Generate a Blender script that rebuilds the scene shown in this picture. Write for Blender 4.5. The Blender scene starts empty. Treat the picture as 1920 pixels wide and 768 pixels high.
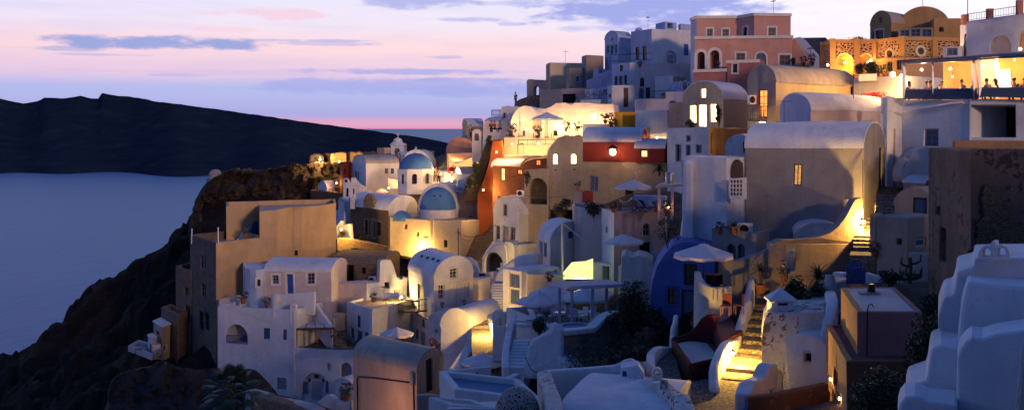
import bpy, bmesh, math, random
import numpy as np
from mathutils import Vector, noise
from mathutils.geometry import tessellate_polygon
random.seed(7)
LAMPK = 3.0
S = bpy.context.scene
COL = S.collection
F = 2000.0; HY = 241.0; CZ = 120.0           # focal length and horizon in photo pixels, eye height above the sea
V3 = Vector

def P(px, py, d): return V3(((px-960)/F*d, d, CZ-(py-HY)/F*d))
def XY(px, d): return V3(((px-960)/F*d, d, 0))
def ZZ(py, d): return CZ-(py-HY)/F*d
GROUND = []                                  # points the ground passes through

# ------------------------------------------------------------------ materials
def new_mat(name):
    m = bpy.data.materials.new(name); m.use_nodes = True
    nt = m.node_tree; b = nt.nodes['Principled BSDF']
    return m, nt, b
def N(nt, t, **k):
    n = nt.nodes.new(t)
    for a, v in k.items():
        if a.startswith('i_'): n.inputs[a[2:].replace('_', ' ')].default_value = v
        else: setattr(n, a, v)
    return n
def LK(nt, a, b): nt.links.new(a, b)
def pos(nt, scale=(1, 1, 1)):
    g = N(nt, 'ShaderNodeNewGeometry'); m = N(nt, 'ShaderNodeVectorMath', operation='MULTIPLY')
    LK(nt, g.outputs['Position'], m.inputs[0]); m.inputs[1].default_value = scale
    return m.outputs[0]
def noise_tex(nt, vec, scale, detail=4, rough=.55):
    n = N(nt, 'ShaderNodeTexNoise'); n.inputs['Scale'].default_value = scale
    n.inputs['Detail'].default_value = detail; n.inputs['Roughness'].default_value = rough
    LK(nt, vec, n.inputs['Vector']); return n.outputs['Fac']
def ramp(nt, fac, stops):
    r = N(nt, 'ShaderNodeValToRGB'); e = r.color_ramp.elements
    while len(e) < len(stops): e.new(.5)
    for el, (p, c) in zip(e, stops):
        el.position = p; el.color = (*c, 1) if len(c) == 3 else c
    LK(nt, fac, r.inputs[0]); return r.outputs[0]
def mixc(nt, f, a, b, mode='MIX'):
    m = N(nt, 'ShaderNodeMix', data_type='RGBA', blend_type=mode)
    if isinstance(f, (int, float)): m.inputs[0].default_value = f
    else: LK(nt, f, m.inputs[0])
    for s, i in ((a, 6), (b, 7)):
        if isinstance(s, tuple): m.inputs[i].default_value = (*s, 1)
        else: LK(nt, s, m.inputs[i])
    return m.outputs[2]
def math_n(nt, op, a, b=None, c=None, clamp=False):
    m = N(nt, 'ShaderNodeMath', operation=op); m.use_clamp = clamp
    for s, i in ((a, 0), (b, 1), (c, 2)):
        if s is None: continue
        if isinstance(s, (int, float)): m.inputs[i].default_value = s
        else: LK(nt, s, m.inputs[i])
    return m.outputs[0]
def bump(nt, b, h, strength=.3, dist=.05):
    n = N(nt, 'ShaderNodeBump'); n.inputs['Strength'].default_value = strength; n.inputs['Distance'].default_value = dist
    LK(nt, h, n.inputs['Height']); LK(nt, n.outputs[0], b.inputs['Normal'])
def sc(c, k): return tuple(min(1, x*k) for x in c)

M = {}
def plaster(name, c, wear=.5, under=(.30, .25, .20), k=1.0, grime=.62, bmp=.5, chipt=.56):
    m, nt, b = new_mat(name); p = pos(nt)
    n1 = noise_tex(nt, p, .45*k, 6, .62); n2 = noise_tex(nt, pos(nt, (1.6, 1.6, .14)), 1.0*k, 5, .6); n3 = noise_tex(nt, p, 3.2*k, 8, .7)
    base = ramp(nt, n1, [(.28, sc(c, .70)), (.5, sc(c, .95)), (.75, sc(c, 1.08))])
    drip = ramp(nt, n2, [(.46, (0, 0, 0)), (.70, (1, 1, 1))])
    f = math_n(nt, 'MULTIPLY', drip, .75*wear)
    base = mixc(nt, f, base, sc(c, grime))
    pt = N(nt, 'ShaderNodeTexVoronoi'); pt.inputs['Scale'].default_value = .42*k; pt.inputs['Randomness'].default_value = 1
    wv = N(nt, 'ShaderNodeVectorMath', operation='MULTIPLY_ADD'); wn = N(nt, 'ShaderNodeTexNoise'); wn.inputs['Scale'].default_value = .9; wn.inputs['Detail'].default_value = 4; LK(nt, p, wn.inputs['Vector']); LK(nt, wn.outputs['Color'], wv.inputs[0]); wv.inputs[1].default_value = (1.6, 1.6, 1.6); LK(nt, p, wv.inputs[2]); LK(nt, wv.outputs[0], pt.inputs['Vector'])
    ps = N(nt, 'ShaderNodeSeparateColor'); LK(nt, pt.outputs['Color'], ps.inputs[0])
    base = mixc(nt, math_n(nt, 'MULTIPLY', ramp(nt, ps.outputs[0], [(.62, (0, 0, 0)), (.66, (1, 1, 1))]), .10+.16*wear), base, sc(c, .72))
    crk = N(nt, 'ShaderNodeTexVoronoi', feature='DISTANCE_TO_EDGE'); crk.inputs['Scale'].default_value = .55*k; LK(nt, wv.outputs[0], crk.inputs['Vector'])
    base = mixc(nt, math_n(nt, 'MULTIPLY', ramp(nt, crk.outputs['Distance'], [(.0, (1, 1, 1)), (.012, (0, 0, 0))]), .5*wear), base, sc(c, .4))
    chip = ramp(nt, math_n(nt, 'MULTIPLY', n3, math_n(nt, 'ADD', n1, .35)), [(chipt, (0, 0, 0)), (chipt+.04, (1, 1, 1))])
    base = mixc(nt, math_n(nt, 'MULTIPLY', chip, min(1, wear)), base, under)
    LK(nt, base, b.inputs['Base Color']); b.inputs['Roughness'].default_value = .9; b.inputs['Specular IOR Level'].default_value = .2
    h = math_n(nt, 'ADD', math_n(nt, 'MULTIPLY', n3, .7), noise_tex(nt, p, 14*k, 4, .6))
    bump(nt, b, h, bmp, .08); M[name] = m; return m
def flat(name, c, rough=.6, metal=0, var=.12, spec=.4):
    m, nt, b = new_mat(name); n = noise_tex(nt, pos(nt), 2.3, 5, .6)
    LK(nt, ramp(nt, n, [(.3, sc(c, 1-var)), (.7, sc(c, 1+var))]), b.inputs['Base Color'])
    b.inputs['Roughness'].default_value = rough; b.inputs['Metallic'].default_value = metal; b.inputs['Specular IOR Level'].default_value = spec
    bump(nt, b, noise_tex(nt, pos(nt), 12, 3), .15, .02); M[name] = m; return m
def stone(name, c1, c2, mortar, scale=2.2, gap=.06, squash=1.5):
    m, nt, b = new_mat(name)
    wn = N(nt, 'ShaderNodeTexNoise'); wn.inputs['Scale'].default_value = 1.7; p0 = pos(nt); LK(nt, p0, wn.inputs['Vector'])
    ad = N(nt, 'ShaderNodeVectorMath', operation='MULTIPLY_ADD'); LK(nt, wn.outputs['Color'], ad.inputs[0]); ad.inputs[1].default_value = (.35, .35, .35); LK(nt, p0, ad.inputs[2])
    sq = N(nt, 'ShaderNodeVectorMath', operation='MULTIPLY'); LK(nt, ad.outputs[0], sq.inputs[0]); sq.inputs[1].default_value = (1, 1, squash); p = sq.outputs[0]
    v = N(nt, 'ShaderNodeTexVoronoi', feature='DISTANCE_TO_EDGE'); v.inputs['Scale'].default_value = scale; LK(nt, p, v.inputs['Vector'])
    v2 = N(nt, 'ShaderNodeTexVoronoi'); v2.inputs['Scale'].default_value = scale; LK(nt, p, v2.inputs['Vector'])
    hue = N(nt, 'ShaderNodeSeparateColor'); LK(nt, v2.outputs['Color'], hue.inputs[0])
    st = ramp(nt, hue.outputs[0], [(.1, c1), (.9, c2)])
    st = mixc(nt, .5, st, ramp(nt, noise_tex(nt, p, 5, 6, .65), [(.3, sc(c1, .6)), (.7, sc(c2, 1.2))]))
    f = ramp(nt, v.outputs['Distance'], [(gap, (0, 0, 0)), (gap+.05, (1, 1, 1))])
    LK(nt, mixc(nt, f, mortar, st), b.inputs['Base Color']); b.inputs['Roughness'].default_value = .92; b.inputs['Specular IOR Level'].default_value = .15
    h = math_n(nt, 'ADD', math_n(nt, 'MULTIPLY', f, .6), noise_tex(nt, p, 7, 6, .7)); bump(nt, b, h, .7, .1)
    M[name] = m; return m
def rockmat(name, a, b_, c_):
    m, nt, b = new_mat(name); p = pos(nt); na = noise_tex(nt, pos(nt, (1, 1, .55)), .35, 8, .68); nb = noise_tex(nt, p, 2.2, 8, .7)
    LK(nt, mixc(nt, .8, ramp(nt, na, [(.32, a), (.52, b_), (.72, c_)]), ramp(nt, nb, [(.3, (.45, .45, .45)), (.7, (1.2, 1.2, 1.2))]), 'MULTIPLY'), b.inputs['Base Color']); b.inputs['Roughness'].default_value = .95; b.inputs['Specular IOR Level'].default_value = .1
    bump(nt, b, math_n(nt, 'ADD', na, nb), 1, .4); M[name] = m
rockmat('crag', (.018, .014, .012), (.05, .037, .029), (.11, .08, .06))
def glow(name, c, s, var=.5):
    m, nt, b = new_mat(name); b.inputs['Base Color'].default_value = (.02, .02, .02, 1)
    n = noise_tex(nt, pos(nt), 4.5, 3, .6); f = ramp(nt, n, [(.35, sc(c, 1-var)), (.65, c)])
    LK(nt, f, b.inputs['Emission Color']); b.inputs['Emission Strength'].default_value = s; M[name] = m; return m

plaster('white', (.67, .67, .68), .45); plaster('white_rough', (.62, .64, .68), .3, (.36, .33, .32), 1.0, .7, .22); plaster('white_worn', (.60, .59, .58), 1.0, (.16, .11, .10), chipt=.465, bmp=.9); plaster('white_old', (.50, .48, .46), .9, (.22, .18, .15), chipt=.5)
plaster('roof_white', (.66, .67, .70), .55, (.42, .40, .38)); plaster('roof_grey', (.40, .38, .36), .8, (.25, .22, .2)); plaster('roof_tan', (.42, .36, .30), .8)
plaster('cream', (.60, .50, .36), .4); plaster('sand', (.53, .36, .195), .45); plaster('tan', (.44, .33, .25), .55); plaster('pinkwhite', (.60, .50, .48), .4)
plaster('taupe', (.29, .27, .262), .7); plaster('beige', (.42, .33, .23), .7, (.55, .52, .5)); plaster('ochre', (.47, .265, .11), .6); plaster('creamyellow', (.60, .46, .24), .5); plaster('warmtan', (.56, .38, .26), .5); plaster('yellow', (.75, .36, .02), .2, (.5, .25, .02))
plaster('pink', (.62, .33, .25), .35, (.45, .25, .2)); plaster('mauve', (.43, .18, .155), .4); plaster('red', (.20, .03, .026), .3, (.2, .05, .04)); plaster('darkred', (.06, .008, .014), .3, (.1, .02, .02))
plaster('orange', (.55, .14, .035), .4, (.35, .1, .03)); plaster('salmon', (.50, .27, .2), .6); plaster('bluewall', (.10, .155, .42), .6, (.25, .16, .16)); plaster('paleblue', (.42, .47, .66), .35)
plaster('greywall', (.30, .28, .28), .6); plaster('brownwall', (.27, .165, .11), 1.0, (.1, .08, .07), grime=.5, chipt=.5, bmp=.8); plaster('ruin', (.14, .105, .09), 1.0, (.04, .036, .036), chipt=.44, bmp=.9); plaster('domeblue', (.065, .18, .43), .45, (.1, .2, .35))
plaster('terracotta', (.26, .10, .045), .5); plaster('bluefloor', (.16, .22, .36), .4, (.2, .25, .36)); plaster('sandroof', (.48, .38, .25), .6); plaster('pinkfloor', (.16, .07, .08), .6)
plaster('cliffplaster', (.05, .042, .039), 1.0, (.05, .045, .04), .5)
stone('towerstone', (.10, .075, .06), (.20, .15, .115), (.17, .13, .10), 1.8, .03)
stone('darkstone', (.05, .038, .03), (.13, .10, .07), (.17, .12, .07), 4.2, .05)
stone('rubble', (.10, .075, .05), (.26, .19, .12), (.24, .18, .12), 4.5, .05)
stone('patternstone', (.03, .02, .018), (.07, .045, .035), (.50, .30, .15), 3.3, .13, 1.4)
stone('domestone', (.022, .016, .016), (.05, .035, .03), (.36, .32, .29), 8.5, .17, 1.0)
stone('cobble', (.16, .13, .10), (.30, .25, .19), (.07, .055, .045), 6, .05, 1)
stone('paving', (.16, .13, .11), (.26, .22, .18), (.12, .10, .09), 3.2, .04, 1)
flat('darkglass', (.012, .014, .02), .12, spec=.6); flat('dark', (.008, .008, .009), .8); flat('wood', (.10, .05, .025), .6); flat('darkwood', (.035, .022, .016), .6)
flat('bluedoor', (.02, .07, .30), .5); flat('slateblue', (.06, .10, .20), .5); flat('greydoor', (.28, .28, .30), .6); flat('iron', (.012, .012, .014), .45, .6); flat('frame', (.52, .50, .48), .5); flat('framegrey', (.20, .21, .25), .5)
flat('trim', (.66, .60, .54), .7); flat('fabric', (.68, .66, .66), .85); flat('canvasdark', (.05, .07, .12), .8); flat('steel', (.30, .30, .32), .4, .8); flat('pot', (.32, .10, .04), .8)
flat('skin', (.45, .26, .18), .6); flat('hair', (.02, .013, .01), .6); flat('clothdark', (.025, .025, .04), .9); flat('clothred', (.25, .05, .05), .9); flat('clothpale', (.45, .40, .36), .9); flat('clothblue', (.06, .09, .2), .9)
flat('plastic', (.70, .70, .72), .4); flat('chairred', (.10, .012, .018), .5); flat('bark', (.07, .05, .035), .9); flat('flower', (.55, .04, .05), .7); flat('soil', (.06, .04, .03), .95); flat('bluepaint', (.03, .07, .24), .6)
flat('pergolawood', (.36, .36, .46), .7); flat('tarp', (.66, .40, .24), .85)
def leafmat(name, a, bb):
    m, nt, b = new_mat(name); oi = noise_tex(nt, pos(nt), 2.2, 4, .7)
    LK(nt, ramp(nt, oi, [(.3, a), (.7, bb)]), b.inputs['Base Color']); b.inputs['Roughness'].default_value = .6; M[name] = m
leafmat('leaf', (.022, .04, .014), (.06, .09, .03)); leafmat('leaf_palm', (.022, .042, .015), (.045, .07, .025)); leafmat('leaf_dark', (.012, .022, .012), (.035, .05, .02)); leafmat('leaf_olive', (.05, .055, .03), (.10, .10, .05)); leafmat('scrub', (.035, .03, .016), (.07, .06, .03))
glow('lit', (1, .60, .20), 4.0); glow('lit_hot', (1, .70, .30), 9.0, .35); glow('lit_red', (1, .26, .05), 3.0); glow('lit_yellow', (1, .62, .14), 1.6); glow('lit_dim', (1, .42, .12), .9); glow('bulb', (1, .72, .36), 30, .1)
glow('sail_painted_glow', (.88, 1, .34), 1.25, .3); glow('candle', (1, .45, .12), 8, .1); glow('bulb_green', (.85, 1, .35), 12, .1); glow('screen', (1, .8, .45), 7, .5)
def clear(name, c, f):
    m, nt, b = new_mat(name); t = N(nt, 'ShaderNodeBsdfTransparent'); g = N(nt, 'ShaderNodeBsdfGlossy'); g.inputs['Roughness'].default_value = .15; g.inputs['Color'].default_value = (*c, 1)
    mx = N(nt, 'ShaderNodeMixShader'); mx.inputs[0].default_value = f; LK(nt, t.outputs[0], mx.inputs[1]); LK(nt, g.outputs[0], mx.inputs[2]); LK(nt, mx.outputs[0], nt.nodes['Material Output'].inputs[0]); M[name] = m
clear('clearsheet', (.8, .8, .85), .06)
def translucent(name, c):
    m, nt, b = new_mat(name); t = N(nt, 'ShaderNodeBsdfTranslucent'); t.inputs[0].default_value = (*c, 1); d = N(nt, 'ShaderNodeBsdfDiffuse'); d.inputs[0].default_value = (*c, 1)
    mx = N(nt, 'ShaderNodeMixShader'); mx.inputs[0].default_value = .75; LK(nt, t.outputs[0], mx.inputs[1]); LK(nt, d.outputs[0], mx.inputs[2]); LK(nt, mx.outputs[0], nt.nodes['Material Output'].inputs[0]); M[name] = m
translucent('canopy', (.74, .70, .72)); translucent('sail', (.75, .72, .6)); translucent('awning', (.75, .42, .24))

# ------------------------------------------------------------------ mesh builder
def warp(p):
    q = noise.noise_vector(p*.22)*.11 + noise.noise_vector(p*.8)*.035
    return p + q
class MB:
    def __init__(s): s.v = []; s.f = []
    def add(s, pts):
        i = len(s.v); s.v += [V3(p) for p in pts]; return i
    def poly(s, pts): i = s.add(pts); s.f.append(list(range(i, i+len(pts)))); return s
    def grid(s, rows, close=False):
        n = len(rows[0]); i = s.add([p for r in rows for p in r])
        for a in range(len(rows)-1):
            for b in range(n if close else n-1):
                c = (b+1) % n; s.f.append([i+a*n+b, i+a*n+c, i+(a+1)*n+c, i+(a+1)*n+b])
        return s
    def prism(s, base, vec):
        vec = V3(vec); n = len(base); i = s.add(base); s.add([V3(p)+vec for p in base])
        s.f.append(list(range(i, i+n))); s.f.append([i+n+k for k in range(n-1, -1, -1)])
        for k in range(n): s.f.append([i+k, i+(k+1) % n, i+n+(k+1) % n, i+n+k])
        return s
    def box(s, c, size, u=(1, 0, 0), w=None):
        c = V3(c); u = V3(u).normalized(); w = V3(w) if w else V3((0, 0, 1)); v = w.cross(u).normalized(); w = u.cross(v)
        a, b, d = size; q = [c+u*x*a/2+v*y*b/2-w*d/2 for x, y in ((-1, -1), (1, -1), (1, 1), (-1, 1))]
        return s.prism(q, w*d)
    def bar(s, a, b, t, t2=None):
        a, b = V3(a), V3(b); d = b-a; L = d.length
        if L < 1e-5: return s
        d = d/L; up = V3((0, 0, 1)) if abs(d.z) < .95 else V3((0, 1, 0)); x = d.cross(up).normalized(); y = x.cross(d); t2 = t2 or t
        return s.prism([a+x*i*t/2+y*j*t2/2 for i, j in ((-1, -1), (1, -1), (1, 1), (-1, 1))], d*L)
    def tube(s, path, r, n=8, cap=True):
        path = [V3(p) for p in path]; rows = []
        for i, p in enumerate(path):
            d = (path[min(i+1, len(path)-1)]-path[max(i-1, 0)]).normalized()
            up = V3((0, 0, 1)) if abs(d.z) < .9 else V3((0, 1, 0)); x = d.cross(up).normalized(); y = x.cross(d)
            rr = r[i] if isinstance(r, (list, tuple)) else r
            rows.append([p+x*math.cos(t)*rr+y*math.sin(t)*rr for t in [2*math.pi*k/n for k in range(n)]])
        s.grid(rows, True)
        if cap: s.poly(rows[0]); s.poly(rows[-1])
        return s
    def lathe(s, c, prof, n=16, a0=0, a1=2*math.pi):
        c = V3(c); full = abs(a1-a0-2*math.pi) < 1e-4; m = n if full else n+1
        rows = [[c+V3((math.cos(a0+(a1-a0)*k/n)*r, math.sin(a0+(a1-a0)*k/n)*r, z)) for k in range(m)] for r, z in prof]
        return s.grid(rows, full)
    def face_holes(s, A, u, n, outline, holes, depth):
        """wall face in the plane A,u,z with openings; outline/holes are (s,z) lists; reveals go inward"""
        to3 = lambda q: V3((A.x+u.x*q[0], A.y+u.y*q[0], q[1]))
        loops = [[V3((q[0], q[1], 0)) for q in outline]]+[[V3((q[0], q[1], 0)) for q in h] for h in holes]
        flatp = [p for l in loops for p in l]; i = s.add([to3((p.x, p.y)) for p in flatp])
        if holes:
            for t in tessellate_polygon(loops): s.f.append([i+k for k in t])
        else: s.f.append([i+k for k in range(len(flatp))])
        for h, dp in zip(holes, depth):
            a = [to3(q) for q in h]; s.grid([a, [p-n*dp for p in a]], True)
        return s

def link(o): COL.objects.link(o); return o
def gnd(q, z):
    GROUND.append((q.x, q.y, z-.6, 1)); k = 1-1.6/max(q.y, 5); GROUND.append((q.x*k, q.y*k, z-.7, 1))
def build(mb, name, mat, parent=None, origin=None, bevel=0, smooth=None, wrp=True, seg=2):
    me = bpy.data.meshes.new(name); bm = bmesh.new()
    o0 = V3(origin) if origin is not None else V3((0, 0, 0))
    vs = [bm.verts.new((warp(p) if wrp else p)-o0) for p in mb.v]
    for f in mb.f:
        if len(set(f)) > 2:
            try: bm.faces.new([vs[k] for k in f])
            except ValueError: pass
    bmesh.ops.remove_doubles(bm, verts=bm.verts, dist=.0015); bmesh.ops.recalc_face_normals(bm, faces=bm.faces)
    bm.to_mesh(me); bm.free()
    me.materials.append(M[mat] if isinstance(mat, str) else mat)
    if smooth:
        for p in me.polygons: p.use_smooth = True
        try: me.set_sharp_from_angle(angle=math.radians(smooth))
        except Exception: pass
    o = link(bpy.data.objects.new(name, me))
    if parent: o.parent = parent
    if bevel:
        b = o.modifiers.new('soft_edges', 'BEVEL'); b.width = bevel; b.segments = seg; b.limit_method = 'ANGLE'; b.angle_limit = math.radians(48)
    return o
def tag(o, label, cat, group=None, kind=None):
    if label: o['label'] = label
    if cat: o['category'] = cat
    if group: o['group'] = group
    if kind: o['kind'] = kind
    return o
TS = []
class T:
    """a thing: an Empty at its base that parents its parts (built in world space, stored relative to the base)"""
    def __init__(s, name, label, cat, loc, group=None):
        TS.append(s); s.o = V3(loc); s.e = link(bpy.data.objects.new(name, None)); s.e.location = s.o; s.e.empty_display_size = .3; tag(s.e, label, cat, group)
    def part(s, name, mb, mat, parent=None, label=None, **k):
        o = build(mb, name, mat, parent or s.e, s.o, **k)
        if label: o['label'] = label
        return o
    def light(s, loc, power, color=(1, .58, .22), r=.1, name='bulb_light', kind='POINT', aim=None, angle=100):
        l = bpy.data.lights.new(name, kind); l.energy = power*LAMPK; l.color = color; l.shadow_soft_size = r
        if kind == 'SPOT': l.spot_size = math.radians(angle); l.spot_blend = .6
        o = link(bpy.data.objects.new(name, l)); o.parent = s.e; o.location = V3(loc)-s.o
        if aim is not None: o.rotation_euler = (V3(aim)-V3(loc)).to_track_quat('-Z', 'Y').to_euler()
        return o
def copy_tree(o, parent=None):
    c = o.copy(); COL.objects.link(c)
    if parent: c.parent = parent
    for ch in list(o.children): copy_tree(ch, c)
    return c

# ------------------------------------------------------------------ walls with openings
def subdiv(pts, step, closed=True):
    out = []; n = len(pts)
    for i in range(n if closed else n-1):
        a, b = pts[i], pts[(i+1) % n]; k = max(1, int(math.dist(a, b)/step))
        for j in range(k): out.append(tuple(a[m]+(b[m]-a[m])*j/k for m in range(len(a))))
    if not closed: out.append(tuple(pts[-1]))
    return out
class Face:
    def __init__(s, A, B, inward=None):
        s.A = V3((A.x, A.y, 0)); s.B = V3((B.x, B.y, 0)); s.L = (s.B-s.A).length; s.u = (s.B-s.A)/s.L
        s.n = V3((s.u.y, -s.u.x, 0))
        if inward is not None and s.n.dot(inward-(s.A+s.B)/2) > 0: s.n = -s.n
    def at(s, px, py):
        r = (px-960)/F; den = s.u.x-s.u.y*r
        den = den if abs(den) > 1e-4 else 1e-4
        q = (s.A.y*r-s.A.x)/den; t = s.A.y+s.u.y*q
        return q, CZ-(py-HY)/F*t
    def p3(s, q, z, off=0): return V3((s.A.x+s.u.x*q, s.A.y+s.u.y*q, z))+s.n*off
def arch_pts(s0, s1, z0, z1, arched):
    if not arched: return [(s0, z0), (s1, z0), (s1, z1), (s0, z1)]
    r = (s1-s0)/2; rr = min(r, (z1-z0)*.6); c = (s0+s1)/2; zs = z1-rr
    return [(s0, z0), (s1, z0)]+[(c+r*math.cos(math.pi*k/10), zs+rr*math.sin(math.pi*k/10)) for k in range(0, 11)]
def inset(h, t):
    cx = sum(q[0] for q in h)/len(h); cz = sum(q[1] for q in h)/len(h); w = max(q[0] for q in h)-min(q[0] for q in h); hh = max(q[1] for q in h)-min(q[1] for q in h)
    kx = max(.1, 1-2*t/w); kz = max(.1, 1-2*t/hh); zm = (max(q[1] for q in h)+min(q[1] for q in h))/2; xm = (max(q[0] for q in h)+min(q[0] for q in h))/2
    return [(xm+(q[0]-xm)*kx, zm+(q[1]-zm)*kz) for q in h]
KIND = {  # fill, frame, depth
 'w': ('darkglass', 'framegrey', .16), 'wb': ('slateblue', 'bluepaint', .1), 'wd': ('darkglass', 'darkwood', .16), 'wc': ('darkglass', 'framegrey', .12), 'g': ('dark', None, .8), 'n': (None, None, .28),
 'l': ('lit', 'wood', .14), 'lh': ('lit_hot', 'trim', .14), 'lr': ('lit_red', 'wood', .14), 'ly': ('lit_yellow', 'frame', .14), 'ld': ('lit_dim', 'darkwood', .2),
 'd': ('greydoor', 'frame', .14), 'db': ('bluedoor', 'trim', .12), 'ds': ('slateblue', 'frame', .14), 'dw': ('wood', 'trim', .14), 'dd': ('darkwood', 'darkwood', .16), 'dg': ('dark', 'slateblue', .2), 't': (None, None, 0)}
def do_openings(T_, fc, ops, top_ok=None):
    holes, depths, thru = [], [], []
    for op in ops:
        x0, y0, x1, y1, kind = op[:5]; opt = op[5] if len(op) > 5 else {}
        ar = kind.startswith('a'); kd = kind[1:] if ar else kind
        s0 = fc.at(x0, y0)[0]; s1 = fc.at(x1, y0)[0]; xm = (x0+x1)/2; z1 = fc.at(xm, y0)[1]; z0 = fc.at(xm, y1)[1]
        if s1 < s0: s0, s1 = s1, s0
        s0 = max(s0, .08); s1 = min(s1, fc.L-.08)
        if s1-s0 < .12 or z1-z0 < .12: continue
        if top_ok:
            z1 = min(z1, top_ok(s0)-.08, top_ok(s1)-.08)
            if z1-z0 < .15: continue
        h = arch_pts(s0, s1, z0, z1, ar); fill, frm, dp = KIND[kd]; dp = opt.get('dp', dp)
        holes.append(h); depths.append(dp); thru.append(kd == 't')
        hp = lambda q, o=0: fc.p3(q[0], q[1], o)
        if kd == 't': continue
        if kd == 'n':
            T_.part('niche', MB().poly([hp(q, -dp) for q in h]), opt.get('mat', 'white')); continue
        door = kd[0] == 'd'
        frm = opt.get('frame', frm); fill = opt.get('fill', fill); nm = 'door' if door else ('opening' if kd == 'g' else 'window')
        if frm is None:
            T_.part(nm, MB().poly([hp(q, -dp) for q in h]), fill); continue
        w = s1-s0; hh = z1-z0; t = min(.09, w*.13); mb = MB(); i = inset(h, t)
        a = [hp(q, -dp+.05) for q in h]; b2 = [hp(q, -dp+.05) for q in i]; c2 = [hp(q, -dp) for q in i]
        mb.grid([a, b2, c2], True)
        if not door or kd in ('dg',):
            cx = (s0+s1)/2; nb = opt.get('bars', 2)
            if w > .35:
                mb.box(hp((cx, (z0+z1)/2), -dp+.02), (.05, .04, hh-2*t), fc.u)
            if w > .3 and hh > .5:
                for k in range(1, nb): mb.box(hp((cx, z0+hh*k/nb), -dp+.02), (w-2*t, .035, .045), fc.u)
        else:
            cx = (s0+s1)/2
            pm = MB().poly([hp(q, -dp+.004) for q in i]); pm.box(hp((cx, (z0+z1)/2), -dp+.01), (.03, .03, hh-2*t), fc.u)
            for k in (.08, .5, .92): pm.box(hp((cx, z0+hh*k), -dp+.012), (w-2*t, .03, .05), fc.u)
        fo = T_.part(nm, mb, frm); T_.part('door_panel' if door else 'pane', pm if door and kd != 'dg' else MB().poly([hp(q, -dp+.004) for q in i]), fill, fo)
        if opt.get('sur'):
            m2 = MB(); g = opt.get('sw', .16); og = inset(h, -g)
            if door: og = [(q[0], max(q[1], z0)) if q[1] < z0 else q for q in og]
            m2.grid([[hp(q, .0) for q in og], [hp(q, .035) for q in og], [hp(q, .035) for q in h], [hp(q, -.02) for q in h]], True)
            T_.part('surround', m2, opt['sur'], fo)
        if opt.get('sill'):
            T_.part('sill', MB().box(hp(((s0+s1)/2, z0-.04), .05), (w+.2, .16, .07), fc.u), opt['sill'], fo)
    return holes, depths, thru

def corners(ch, depth=None):
    q = [XY(*c) for c in ch]
    if len(q) == 2:
        u = (q[1]-q[0]).normalized(); n = V3((-u.y, u.x, 0))
        if n.y < 0: n = -n
        q += [q[1]+n*(depth or 5), q[0]+n*(depth or 5)]; vis = 1
    elif len(q) == 3:
        q.append(q[0]+q[2]-q[1]); vis = 2
    else:
        vis = len(q)-1
        if depth: q += [q[-1]*(1+depth/q[-1].y), q[0]*(1+depth/q[0].y)]
    return q, vis
def offset_poly(q, t):
    n = len(q); out = []
    area = sum(q[i].x*q[(i+1) % n].y-q[(i+1) % n].x*q[i].y for i in range(n)); sg = 1 if area > 0 else -1
    for i in range(n):
        a, b, c = q[i-1], q[i], q[(i+1) % n]; d1 = (b-a).normalized(); d2 = (c-b).normalized()
        n1 = V3((-d1.y, d1.x, 0))*sg; n2 = V3((-d2.y, d2.x, 0))*sg; m = n1+n2
        if m.length < .2: m = n1
        m.normalize(); out.append(b+m*t/max(.45, m.dot(n1)))
    return out
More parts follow.
